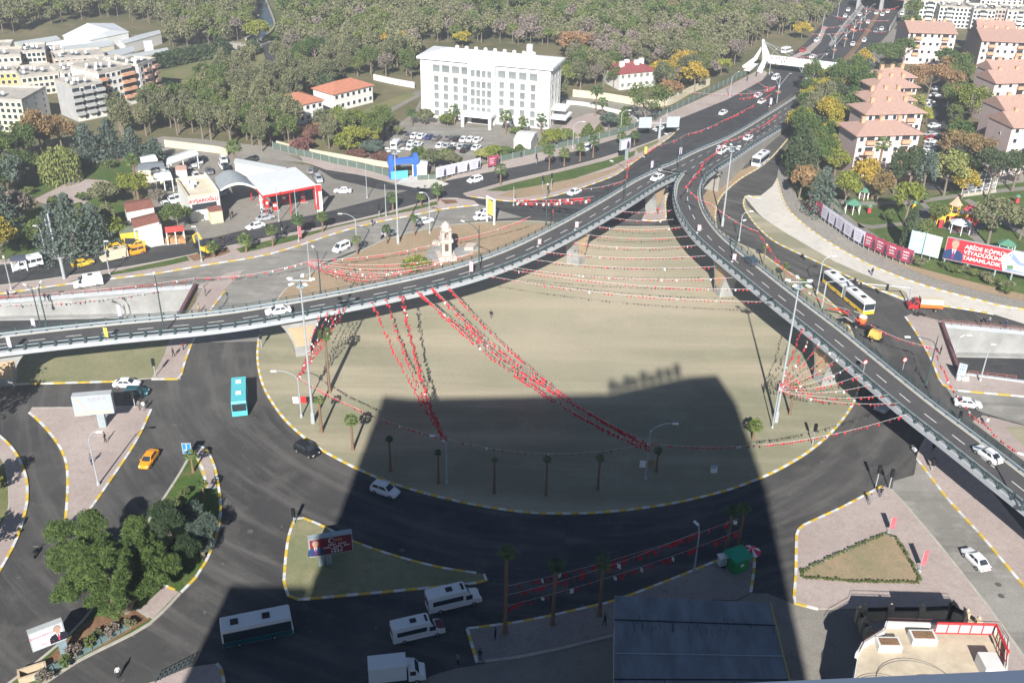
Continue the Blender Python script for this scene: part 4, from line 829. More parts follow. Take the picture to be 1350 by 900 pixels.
for i, (a, b) in enumerate([((815.5, 278), (885.5, 277)), ((808, 287), (888, 289)), ((790, 299), (899, 299)), ((773, 309), (909, 311)), ((757, 320), (920, 323)), ((711, 331), (930.6, 337)), ((695, 341), (943.4, 351)), ((680, 353), (966.5, 366)), ((655, 352), (989.5, 381)), ((630, 361), (1007, 397.5))]):
    z1 = 9.0 if i < 2 else 9.6
    bunting(P(*a, z1), P(*b, 9.6), .45+.1*i, ['first', 'second', 'third', 'fourth', 'fifth', 'sixth', 'seventh', 'eighth', 'ninth', 'tenth'][i]+' of the strings between the two decks counted from the fork', .12, .7, .27)
for i, q in enumerate([(1058, 430), (1069, 441), (1081, 450), (1095.6, 461), (1109, 468), (1124, 481), (1138, 493), (1147, 507), (1171, 520), (1184, 531)]):
    bunting(H4-Vector((0, 0, .1*i)), P(*q, 9.5), 1.0, ['first', 'second', 'third', 'fourth', 'fifth', 'sixth', 'seventh', 'eighth', 'ninth', 'tenth'][i]+' string from the top of the right fan by the tall mast', .12, .55)
for i, (q, s) in enumerate([((625, 334), 1.6), ((610, 338), 2.2), ((590, 344), 2.4), ((560, 352), 2.0), ((530, 360), 1.6), ((505, 367), 1.4)]):
    bunting(H5-Vector((0, .1*i, .1*i)), P(*q, 9.9), s, ['uppermost', 'second', 'third', 'fourth', 'fifth', 'lowest'][i]+' string of the red fan left of the monument', .15, .5)
bunting(H5+Vector((0, 0, .3)), up((590, 331), 317), 1.2, 'red string from the white pole to the clock monument', .2); bunting(up((590, 331), 317), P(700, 285, 6), .8, 'red string from the clock monument towards the gate sign', .1)
bunting(P(-10, 391, 1.2), up((262, 378), 366), .6, 'sagging red string above the left retaining wall', .3); bunting(up((262, 378), 366), H5, 1.0, 'red string from the portal wall to the white pole', .3)
bunting(P(0, 402, .4), P(212, 383, .2), .7, 'lower red string hanging in front of the left retaining wall', .35, .9)
HT = up((677, 271), 262)
for i, q in enumerate([(783, 259), (779, 263)]): bunting(HT-Vector((0, 0, .9*i)), P(*q, 9.4), .5, ['upper red', 'lower white and red'][i]+' string left of the viaduct above the pavement corner', [.1, .6][i], .6, .45)
SA = [P(768, 249, 3), P(825, 237, 6), P(829, 212, 7), P(863, 193, 7), P(905, 177, 7), P(953, 159, 7), P(1018, 123, 7)]
for i in range(6): bunting(SA[i], SA[i+1], .5, ['low red string over the pavement corner', 'steep short red string near the wedge tip', 'red string left of the avenue lanes', 'red string below the road sign', 'red string in mid avenue', 'red string rising to the median lamp'][i], .1, .7, .32)
SB = [P(1028, 148, 8), P(995, 170, 9), P(958, 185, 10), P(930, 210, 12), P(904, 246, 15), P(937, 268, 14), P(1000, 305, 9), P(1056, 377, 9), P(1118, 408, 7), P(1148, 428, 7), P(1234, 458, 7), P(1243, 484, 7), P(1266, 524, 7), P(1299, 558, 7), P(1352, 598, 8)]
for i in range(14): bunting(SB[i], SB[i+1], .7, 'red string over the right arm, piece between '+['the far end and the mast head', 'the mast head and the white car', 'the white car and the gore', 'the gore and the fork lamp', 'the fork lamp and the right rail', 'the right rail and the curve', 'the curve and the roadside palm', 'the roadside palm and the bus', 'the bus and the yellow engine', 'the yellow engine and the portal lamp', 'the portal lamp and the pavement', 'the pavement and the blue sign', 'the blue sign and the sunroof car', 'the sunroof car and the frame edge'][i], .08, .55, .3)
for i, (a, b) in enumerate([((1070, 45), (1138, 38)), ((1083, 36), (1133, 29)), ((1098, 21), (1173, 27)), ((1017, 75), (1093, 70)), ((1000, 109), (1023, 114)), ((985, 120), (1023, 113)), ((975, 130), (1022, 114)), ((1140, 38), (1170, 41)), ((1136, 8), (1160, 12)), ((1160, 12), (1186, 8)), ((900, 120), (1002, 122))]):
    bunting(P(*a, 7), P(*b, 7), .8, ['string crossing behind the footbridge pylon top', 'string crossing half way to the portal', 'string crossing close to the portal', 'string just behind the footbridge', 'short string at the pylon foot', 'upper string at the avenue kerb', 'lower string at the avenue kerb', 'string over the right carriageway', 'left swag on the far portal', 'right swag on the far portal', 'string along the avenue pavement'][i]+', red', .05, 1.0, .42)
for i, (a, b, z) in enumerate([((668, 772), (974, 683), 5), ((668, 784), (923, 699), 5), ((668, 798), (974, 699), 4)]): bunting(P(*a, z), P(*b, z+1.5), .8, ['upper', 'middle', 'lowest'][i]+' red string slung between the palms in the foreground shade', .1, .75, .5)
# ============================================================ palms
M_frond = mat('palm frond', (.075, .12, .03), .6, .35, 1.5, objrand=.25); M_trunk = mat('palm trunk', (.20, .13, .085), .9, .35, 6, stretch=(1, 1, .4)); M_trunk2 = mat('palm stub', (.30, .21, .13), .9, .3, 8)
def palm_crown(seed, nf=30, dead=True):
    rnd = random.Random(seed); mb = MB()
    for k in range(nf):
        a = 2*math.pi*k/nf*2.618+rnd.uniform(-.3, .3); up_ = 1.15-1.7*(k/nf)+rnd.uniform(-.15, .15); L = rnd.uniform(.55, .7)
        d = Vector((math.cos(a)*math.cos(up_), math.sin(a)*math.cos(up_), math.sin(up_))); side_ = Vector((-math.sin(a), math.cos(a), 0)); b = Vector((0, 0, 0)); c = d*L*.6
        mb.quad(b-side_*.012, b+side_*.012, c+side_*.012, c-side_*.012)
        nrm = side_.cross(d)
        for j in range(7):
            t = (j-3)/3*1.15; e = (d*math.cos(t)+side_*math.sin(t)).normalized(); tip = c+e*L*.62*(1-.22*abs(t))-Vector((0, 0, .12+.1*abs(t))); w_ = nrm.cross(e).normalized()*.035 if True else 0
            m = c+e*L*.3; mb.add([c, m-w_*1.4, tip, m+w_*1.4], [(0, 1, 2, 3)], 0)
    if dead:
        for k in range(12): 
            a = rnd.uniform(0, 6.28); mb.add([(0, 0, -.05), (math.cos(a)*.18, math.sin(a)*.18, -.2), (math.cos(a+.25)*.16, math.sin(a+.25)*.16, -.55)], [(0, 1, 2)], 1)
    return mb.mesh('crown', [M_frond, M_trunk2], weld=True)
PC = [palm_crown(1), palm_crown(2), palm_crown(3, 22)]
tm = MB(); tm.tube([(0, 0, 0), (0, 0, .06), (.01, 0, .5), (0, 0, 1)], [1.5, 1.1, .85, .8], 8); PT = tm.mesh('trunk', M_trunk)
def palm(b, ctop, R, label, r=.22, z=.1, group='fan palms', i=0):
    h = hgt(b, ctop, z); g = P(b[0], b[1], z); o = empty('palm_tree', g, fr.uniform(0, 6), label, 'palm tree', group)
    th = max(.5, h-R*.35); obj('trunk', PT, o, (0, 0, 0), 0, (r, r, th)); obj('crown', PC[i % 3], o, (0, 0, th), 0, (R, R, R)); return o
PALMS = [((666, 834), 722, 1.6, 'tall dark palm left in the foreground shade', .25), ((728.6, 823), 740, 1.5, 'tall dark palm second from the left in the foreground shade', .25), ((790, 811), 736, 1.5, 'tall dark palm at the corner of the corrugated roof', .25), ((956, 734), 669, 1.4, 'tall dark palm left of the green kiosk, nearer one', .24), ((973, 720), 665, 1.4, 'tall dark palm behind the green kiosk', .24),
 ((434.6, 517), 435, 1.9, 'tall palm with brown trunk left on the island, below the viaduct', .24), ((424, 570), 524, 1.3, 'short palm beside the left floodlight mast', .24), ((465.3, 593.5), 549, 1.7, 'sunlit palm at the edge of the tower shadow', .22), ((393, 458), 412, 1.7, 'palm whose crown overlaps the left viaduct rail', .24),
 ((515, 620), 576, 0.9, 'small shaded palm nearest the sunlit edge', .2), ((578, 637), 594, 0.8, 'small shaded palm beside the straight lamp', .2), ((651.5, 650), 604, 0.75, 'small shaded palm at the centre left', .2), ((719.6, 652), 602, 1.0, 'small shaded palm in the middle of the shadow', .2), ((788, 645), 601, 1.0, 'small shaded palm right of the middle', .2), ((865, 622), 591, 1.0, 'small shaded palm beside the curved lamp', .18),
 ((992.5, 579), 556, 2.0, 'low bushy palm at the right edge of the shadow', .2), ((1041, 547), 508, 1.6, 'palm under the hub of the right fan', .2),
 ((360, 325), 299, 2.2, 'median palm first from the left after the station hedge', .2), ((395, 316), 284, 2.4, 'median palm beside the banner pole', .22), ((425.7, 306), 281, 2.2, 'median palm third after the station hedge', .2), ((518, 277.5), 255, 2.4, 'median palm left of the tall mast', .22), ((555, 272), 256, 2.0, 'median palm right of the tall mast', .2), ((577, 266), 244, 2.6, 'bushy median palm near the island tip', .22), ((660, 244), 218, 2.6, 'palm at the left tip of the green wedge', .22),
 ((510, 322), 298, 1.7, 'thin roadside palm right of the silver car', .18), ((546.6, 311), 284, 1.7, 'thin roadside palm between mast and monument', .18), ((471, 336), 312, 1.7, 'thin roadside palm at the curved white lamp', .18), ((325, 332.5), 311, 2.6, 'broad median palm by the crossing', .24), ((283, 339), 321, 2.2, 'low palm in the soil bed by the digger', .22),
 ((724, 224), 194, 2.6, 'first palm on the green wedge', .22), ((743.7, 219), 197, 2.6, 'second palm on the green wedge', .22), ((764.5, 212.5), 190, 2.4, 'third palm on the green wedge beside the white car', .22), ((781.7, 207.5), 181, 2.6, 'fourth palm on the green wedge', .22), ((819, 192), 175, 2.4, 'palm behind the small billboard', .2), ((836, 192), 174, 2.4, 'palm right of the small billboard', .2),
 ((599, 165), 141, 3.0, 'palm before the hotel left of its entrance', .25), ((667, 176), 148, 3.2, 'palm before the hotel right of its entrance', .25), ((690, 178), 156, 2.8, 'palm before the right wing of the hotel', .22), ((713, 176), 152, 2.8, 'palm at the right front corner of the hotel', .22), ((543, 166), 145, 2.6, 'palm at the left front corner of the hotel', .22), ((785, 152), 116, 3.2, 'tall palm by the hotel side yard wall', .25), ((793, 160), 131, 3.0, 'palm by the hotel side yard, nearer one', .25),
 ((312, 230), 188, 3.4, 'tall palm behind the petrol station', .3), ((183, 265), 206, 2.6, 'very tall palm beside the brown tiled roofs', .3), ((1150, 262), 184, 3.2, 'tall palm in front of the nearest pink apartment block', .35), ((1213, 262), 250, 3.6, 'low spreading palm behind the playground castle', .3),
 ((255, 622), 596, 1.5, 'green palm by the blue road sign', .2), ((270, 660), 634, 1.2, 'short palm on the tree island', .2), ((1056, 396), 371, 1.6, 'roadside palm on the strip beside the right arm', .18), ((1033, 374), 348, 1.3, 'slim roadside palm beside the motorcycle', .16), ((1006, 350), 322, 1.2, 'slim roadside palm near the curve', .16)]
for i, (b, t, R, l, r) in enumerate(PALMS): palm(b, t, R, l, r, i=i)
# ============================================================ text
def text(s, size, mtx, m, parent=None, name='lettering', depth=.03, align='CENTER', bold=0.):
    cu = bpy.data.curves.new(name, 'FONT'); cu.body = s; cu.size = size; cu.align_x = align; cu.align_y = 'CENTER'; cu.extrude = depth/2; cu.offset = bold; cu.resolution_u = 3
    t = bpy.data.objects.new(name, cu); COL.objects.link(t); bpy.context.view_layer.update()
    me = bpy.data.meshes.new_from_object(t.evaluated_get(bpy.context.evaluated_depsgraph_get())); bpy.data.objects.remove(t)
    me.name = name; me.materials.clear(); me.materials.append(m)
    o = link(bpy.data.objects.new(name, me), parent); o.matrix_local = mtx; return o
def on_board(u, v, off=.03): return Matrix(((1, 0, 0, u), (0, 0, -1, -off), (0, 1, 0, v), (0, 0, 0, 1)))
def flat(mb, pts, y, mi=0):
    if sum(pts[i][0]*pts[(i+1) % len(pts)][1]-pts[(i+1) % len(pts)][0]*pts[i][1] for i in range(len(pts))) < 0: pts = pts[::-1]
    mb.add([(a, y, b) for a, b in pts], [tuple(range(len(pts)))], mi)
def ell(cx, cz, rx, rz, n=14): return [(cx+rx*math.cos(2*math.pi*k/n), cz+rz*math.sin(2*math.pi*k/n)) for k in range(n)]
M_skin = mat('skin', (.50, .30, .21), .7); M_suit = mat('navy suit', (.025, .05, .14), .8); M_shirt = mat('pale shirt', (.65, .68, .72), .8); M_tie = mat('tie', (.30, .03, .14), .8); M_hair = mat('grey hair', (.20, .19, .19), .9)
def portrait(parent, x, z, h, y=-.03, suit=None, tie=None):
    """printed picture of a man in a suit, flat on the board"""
    for k, (nm, pts, m) in enumerate([('printed_suit', [(-.42, 0), (-.40, .34), (-.28, .46), (-.1, .52), (.1, .52), (.28, .46), (.40, .34), (.42, 0)], suit or M_suit), ('printed_shirt', [(-.1, .53), (0, .1), (.1, .53)], M_shirt), ('printed_tie', [(-.03, .46), (-.045, .12), (0, .04), (.045, .12), (.03, .46)], tie or M_tie),
                                      ('printed_neck', [(-.08, .48), (.08, .48), (.08, .6), (-.08, .6)], M_skin), ('printed_hair', ell(0, .80, .165, .19), M_hair), ('printed_face', ell(0, .745, .145, .185), M_skin), ('printed_brow', [(-.09, .79), (.09, .79), (.09, .805), (-.09, .805)], M_hair), ('printed_moustache', [(-.05, .675), (.05, .675), (.05, .69), (-.05, .69)], M_hair)]):
        mb = MB(); flat(mb, [(x+a*h, z+b*h) for a, b in pts], y-.004*(k+1)); mb.build(nm, m, parent)
def board(name, BL, BR, zb, topy, label, cat='billboard', face=None, frame=None, th=.35, posts=(), pm=None, group=None, basez=0., mirror=False):
    a, b = P(*BL, zb), P(*BR, zb); W_ = Vector((b.x-a.x, b.y-a.y, 0)); W = W_.length; rz = math.atan2(W_.y, W_.x)
    lo, hi = 0., 40.
    for _ in range(30):
        m = (lo+hi)/2
        if pix((a.x, a.y, zb+m))[1] > topy: lo = m
        else: hi = m
    Hh = lo; r = empty(name, (a.x, a.y, basez), rz, label, cat, group); z0 = zb-basez
    mb = MB(); mb.box((W/2, th/2+.005, z0+Hh/2), (W, th, Hh)); mb.build('frame', frame or M_galv, r)
    mb = MB(); mb.box((W/2, -.01, z0+Hh/2), (W-.3, .04, Hh-.3)); f = mb.build('face', face, r)
    for u, wd in posts: mb = MB(); mb.box((u*W, th/2, z0/2), (wd, th*.7, z0)); mb.build('post', pm or M_galv, r)
    return r, W, Hh, z0
def bars(r, m, rows):
    for u, v, w_, h_ in rows: 
        mb = MB(); k = max(3, int(w_/(h_*1.1))); x = u-w_/2
        for i in range(k):
            if i % 5 == 4: continue
            mb.box((x+(i+.5)*w_/k, -.035, v), (w_/k*.62, .01, h_*(1 if i % 3 else .8)))
        mb.build('small_print', m, r, weld=True)
M_print = mat('grey print', (.38, .40, .44), .8); M_rprint = mat('red print', (.62, .06, .10), .8)
# the big board on the pink triangle
zb = hgt((134, 567), 548)
r, W, H_, z0 = board('billboard', (99, 549), (151, 544.5), zb, 523.5, 'faded pale blue billboard on one thick post on the pink triangle', face=mat('faded poster', (.36, .41, .44), .7, .1, .6), frame=M_cap, th=1.3, posts=((.62, 1.1),), pm=M_galv)
mb = MB(); flat(mb, [(.25, z0+H_-.3), (.9, z0+H_-.3), (W*.42, z0+.5), (W*.36, z0+.5)], -.036); mb.build('poster_stripe', mat('faded beige', (.45, .38, .35), .8), r)
mb = MB(); flat(mb, [(.3, z0+.2), (W-.3, z0+.2), (W-.3, z0+.75), (.3, z0+.75)], -.034); mb.build('poster_foot', mat('faded sand', (.50, .42, .35), .8), r)
bars(r, mat('faded mauve', (.36, .33, .40), .8), [(W*.62, z0+H_*.82, W*.5, .6)]); bars(r, M_print, [(W*.64, z0+H_*.62, W*.45, .3), (W*.64, z0+H_*.46, W*.45, .3), (W*.66, z0+H_*.32, W*.4, .3)])
# lower left billboard
zb = hgt((81, 869), 848)
r, W, H_, z0 = board('billboard', (43.5, 859.5), (88.5, 842), zb, 836, 'white election billboard with a suited man on a grey post', face=mat('white poster', (.66, .68, .74), .6), frame=mat('grey frame', (.40, .42, .42), .6, .1), th=.8, posts=((.84, .9),), pm=mat('slate post', (.22, .29, .32), .6, .1))
text("ŞANLIURFA'DA", W*.105, on_board(W*.37, z0+H_*.68, .04), M_rprint, r); bars(r, M_print, [(W*.38, z0+H_*.86, W*.55, .16), (W*.35, z0+H_*.5, W*.5, .14)]); bars(r, M_rprint, [(W*.45, z0+H_*.22, W*.4, .16)]); portrait(r, W*.80, z0+.2, H_*.88, -.036, mat('black suit', (.015, .018, .03), .8), mat('rose tie', (.5, .05, .12), .8))
# red board in the shade
zb = hgt((428, 748), 733)
r, W, H_, z0 = board('billboard', (408.5, 735), (466, 725.5), zb, 711.5, 'dark red billboard with a suited man standing in the shade on two posts', face=mat('dark red poster', (.20, .025, .035), .6), frame=M_galv, th=.9, posts=((.26, .8), (.43, .8)))
bars(r, M_shirt, [(W*.64, z0+H_*.55, W*.42, .22), (W*.62, z0+H_*.42, W*.62, .24), (W*.63, z0+H_*.30, W*.28, .22), (W*.62, z0+H_*.16, W*.28, .3)]); bars(r, mat('gold print', (.45, .30, .12), .6), [(W*.68, z0+H_*.78, W*.16, .4)])
mb = MB(); flat(mb, ell(W*.52, z0+H_*.78, .42, .42), -.034); mb.build('crescent', M_shirt, r); mb = MB(); flat(mb, ell(W*.53, z0+H_*.78, .33, .33), -.038); mb.build('crescent_hole', MATS['dark red poster'], r)
portrait(r, W*.15, z0+.25, H_*.85, -.036)
# big red board at the right edge
r, W, H_, z0 = board('billboard', (1242.5, 341), (1350, 364), 1.6, 312, 'huge red billboard with white Turkish headline and a suited man', face=mat('red poster', (.60, .03, .045), .6), frame=M_galv, th=.4, posts=((.03, .3), (.32, .3), (.66, .3), (.86, .3), (1.15, .3), (1.4, .3)))
mb = MB(); mb.box((W*1.25, .2, z0+H_/2), (W*.5, .4, H_)); mb.build('frame_extension', M_galv, r)
mb = MB(); flat(mb, [(W*.80, z0+H_-.1), (W*.68, z0+H_*.58), (W*.74, z0+.2), (W*1.5, z0+.2), (W*1.5, z0+H_-.1)], -.036); mb.build('printed_scene', mat('printed sky', (.55, .66, .72), .7, .25, .25, col2=(.62, .60, .56)), r)
for nm, pts, m in [('printed_roads', [(W*.74, z0+H_*.75), (W*.80, z0+H_*.9), (W*.92, z0+H_*.55), (W*1.5, z0+H_*.5), (W*1.5, z0+H_*.38), (W*.9, z0+H_*.42)], mat('printed blue grey', (.25, .32, .48), .7)), ('printed_lawn', [(W*.77, z0+H_*.3), (W*.84, z0+H_*.36), (W*.86, z0+H_*.2), (W*.79, z0+H_*.16)], mat('printed green', (.12, .25, .12), .7)),
                    ('printed_roof', [(W*1.02, z0+H_*.5), (W*1.12, z0+H_*.6), (W*1.3, z0+H_*.5), (W*1.2, z0+H_*.42)], mat('printed orange', (.55, .28, .18), .7)), ('printed_road_end', [(W*.75, z0+.3), (W*.78, z0+H_*.18), (W*.98, z0+H_*.15), (W*1.02, z0+.5)], MATS['printed blue grey'])]:
    mb = MB(); flat(mb, pts, -.045); mb.build(nm, m, r)
for k, s in enumerate(['ABİDE KÖPRÜLÜ', 'VİYADÜĞÜNÜ', 'TAMAMLADIK']): text(s, H_*.235, on_board(W*.235, z0+H_*(.73-.245*k), .05), M_white, r, align='LEFT', bold=.018)
portrait(r, W*.115, z0+.22, H_*.93, -.036)
# poster walls
def poster_row(pts, z0, z1, labels, kinds, group):
    for i in range(len(pts)-1):
        a, b = P(*pts[i], z0), P(*pts[i+1], z0); W_ = b-a; W = W_.length; r = empty('poster_board', (a.x, a.y, 0), math.atan2(W_.y, W_.x), labels[i], 'billboard', group); h = z1-z0
        k = kinds[i]; m = {'w': mat('pale lilac poster', (.58, .56, .66), .7, .1, .7), 'r': mat('wine poster', (.34, .05, .09), .7, .3, .8), 'b': mat('sky poster', (.42, .56, .68), .7, .2, .4), 'g': mat('pale green poster', (.50, .58, .52), .7, .2, .4)}[k]
        mb = MB(); mb.box((W/2, .06, z0+h/2), (W-.15, .08, h)); mb.build('face', m, r)
        for u in (0.03, .5): mb = MB(); mb.box((u*W, .16, (z1)/2), (.16, .12, z1+.2)); mb.build('post', M_galv, r)
        if k in 'wr':
            mb = MB(); flat(mb, [(W*.72, z0+.1), (W*.76, z0+h*.55), (W*.84, z0+h*.8), (W*.93, z0+h*.55), (W*.96, z0+.1)], .01); mb.build('printed_figure', mat('dark figure', (.05, .04, .07), .8), r)
            bars(r, M_print if k == 'w' else M_shirt, [(W*.38, z0+h*.72, W*.5, h*.12), (W*.38, z0+h*.48, W*.5, h*.1), (W*.36, z0+h*.28, W*.4, h*.1)]); 
poster_row([(1064, 274), (1082, 285), (1092, 292.5), (1101.5, 299), (1112, 307), (1125, 316), (1138, 323), (1152.5, 329), (1168, 336), (1186, 343), (1202, 348)], .9, 4.0,
   ['dark red poster under the tree at the left end of the poster wall', 'second poster from the left end, lilac', 'third poster from the left end, lilac', 'fourth poster from the left end, lilac', 'fifth poster from the left end, lilac', 'sixth poster, lilac, before the red ones', 'first red poster right of the lilac ones', 'red and white poster left of the wine red pair', 'left half of the wide wine red poster', 'right half of the wide wine red poster at the wall end'],
   'rwwwwwrrrr', 'posters along the curved pavement')
poster_row([(1196, 331), (1215, 335), (1237, 341)], 1.0, 6.0, ['sky blue mural board left of the huge red board', 'pale green mural board between the blue one and the red billboard'], 'bg', 'mural boards in the park')
poster_row([(575, 235), (589, 231.5), (604, 228), (620, 224.5), (634, 221)], .8, 3.6, ['leftmost white poster along the hotel hedge', 'second white poster along the hotel hedge', 'third white poster along the hotel hedge', 'fourth white poster along the hotel hedge'], 'wwww', 'posters before the hotel')
poster_row([(643, 220), (658, 217)], .8, 3.6, ['red and white poster apart from the row before the hotel'], 'r', 'posters before the hotel')
# small billboard on the wedge, two signs on a mast
r, W, H_, z0 = board('billboard', (818, 199), (831, 195.5), 3.2, 185, 'small white billboard with a dark figure on the green wedge', face=MATS['pale lilac poster'], frame=M_galv, th=.6, posts=((.75, .9),))
mb = MB(); flat(mb, [(W*.6, z0+.2), (W*.65, z0+H_*.6), (W*.75, z0+H_*.8), (W*.9, z0+H_*.5), (W*.92, z0+.2)], -.04); mb.build('printed_figure', MATS['dark figure'], r)
g = P(869, 182, .1); h = hgt((869, 182), 156); r = empty('twin_road_sign', g, math.radians(8), 'tall road sign seen from behind with two grey panels', 'road sign')
mb = MB(); mb.tube([(0, 0, 0), (0, 0, h)], [.45, .35], 8); mb.tube([(-5, 0, h-1.5), (5.5, 0, h-1.5)], .15, 6); mb.build('post', M_steel, r, weld=True)
for x in (-4.6, 3.8): mb = MB(); mb.box((x, 0, h-1.2), (3.8, .2, 3.2)); mb.build('panel', mat('sign back', (.40, .45, .48), .5, .1), r)
# blue sign on the tree island
zb = hgt((247, 607), 598)
r, W, H_, z0 = board('road_sign', (241, 598), (253.5, 598), zb, 584, 'bright blue direction sign at the tip of the tree island', 'road sign', face=mat('sign blue', (.03, .22, .62), .4), frame=M_galv, th=.12, posts=((.25, .15), (.75, .15)))
mb = MB(); mb.box((W*.5, -.05, z0+H_/2), (.08, .02, H_*.9)); mb.build('divider', M_white, r); bars(r, M_white, [(W*.3, z0+.7, W*.3, .2), (W*.7, z0+.5, W*.3, .2)])
# white map sign by the right portal
r, W, H_, z0 = board('road_sign', (1261, 494), (1272, 497), 1.2, 478, 'white and blue direction sign at the corner of the right underpass', 'road sign', face=mat('sign pale', (.62, .68, .78), .5), frame=M_galv, th=.15, posts=((.15, .15), (.85, .15)))
bars(r, mat('print blue', (.08, .18, .50), .6), [(W*.5, z0+H_*.8, W*.7, .4), (W*.5, z0+H_*.55, W*.6, .5), (W*.4, z0+H_*.3, W*.5, .3)])
# twin faced billboard at the left
for k, (l, x0) in enumerate([('left leaf of the tall V shaped billboard by the left street', 67.5), ('right leaf of the tall V shaped billboard, above the white post', 73)]):
    g0, g1 = P(x0+3.5, 343 if k else 340, .1), P(x0+10, 336, .1); W_ = g1-g0; r = empty('tall_billboard', g0, math.atan2(W_.y, W_.x), l, 'billboard')
    mb = MB(); mb.box((W_.length/2, .15, 7.3), (W_.length, .3, 6.5)); mb.build('frame', M_steel, r); mb = MB(); mb.box((W_.length/2, -.02, 7.3), (W_.length-.4, .05, 6.1)); mb.build('face', mat('mauve poster', (.22, .19, .32), .6, .3, .4), r)
    mb = MB(); mb.tube([(W_.length*.3, .15, 0), (W_.length*.3, .15, 4.2)], .3, 8); mb.build('post', M_steel, r)
g = P(85, 367.5, .1); h = hgt((85, 367.5), 341); r = empty('sign_post', g, 0, 'thick white leaning post in front of the tall billboard', 'post'); mb = MB(); mb.tube([(0, 0, 0), (0, 0, h)], .32, 10); mb.build('shaft', M_steel, r); mb = MB(); mb.lathe((0, 0, h), [(.5, 0), (.5, .2), (.1, .3)], 8); mb.build('cap', M_steel, r)
# ============================================================ buildings
def wmesh(key='w', fr_m=None, gl=None):
    if key in CACHE: return CACHE[key]
    mb = MB(); mb.box((0, 0, 0), (1, .10, 1), 0, 0); mb.box((0, -.03, 0), (.86, .08, .86), 0, 1); CACHE[key] = mb.mesh('window', [fr_m or M_white, gl or M_glass]); return CACHE[key]
wmesh('w'); wmesh('wp', mat('pale frame', (.62, .60, .56), .7), mat('pale glass', (.20, .22, .225), .15, .25, .8, spec=.6)); wmesh('wd', mat('cream surround', (.58, .52, .42), .8), mat('shutter grey', (.16, .18, .18), .4, .3, .5))
M_tile = mat('roof tiles', (.42, .27, .22), .85, .22, 1.2, stretch=(1, 4, 1), bump=.2); M_tileb = mat('brown roof tiles', (.24, .10, .075), .85, .2, 1.5); M_pinkw = mat('pink render', (.66, .54, .50), .85, .07, .4); M_pinks = mat('darker pink render', (.44, .35, .33), .85, .07, .4)
M_cream = mat('cream render', (.60, .54, .42), .85, .08, .5); M_whitew = mat('white render', (.66, .65, .62), .8, .06, .5); M_greyw = mat('grey and shaded render', (.40, .40, .40), .85, .12, .4); M_flatroof = mat('roof screed', (.42, .39, .35), .9, .2, .5)
M_yel = mat('pale yellow render', (.60, .58, .36), .85, .1, .4); M_orw = mat('salmon render', (.62, .34, .22), .85, .1, .4); M_sheet = mat('sheet roofing', (.46, .49, .50), .5, .12, 1.5, metal=.1, stretch=(.15, 3, 1)); M_sheetw = mat('white sheet roofing', (.70, .72, .73), .5, .06, 1., metal=.05)
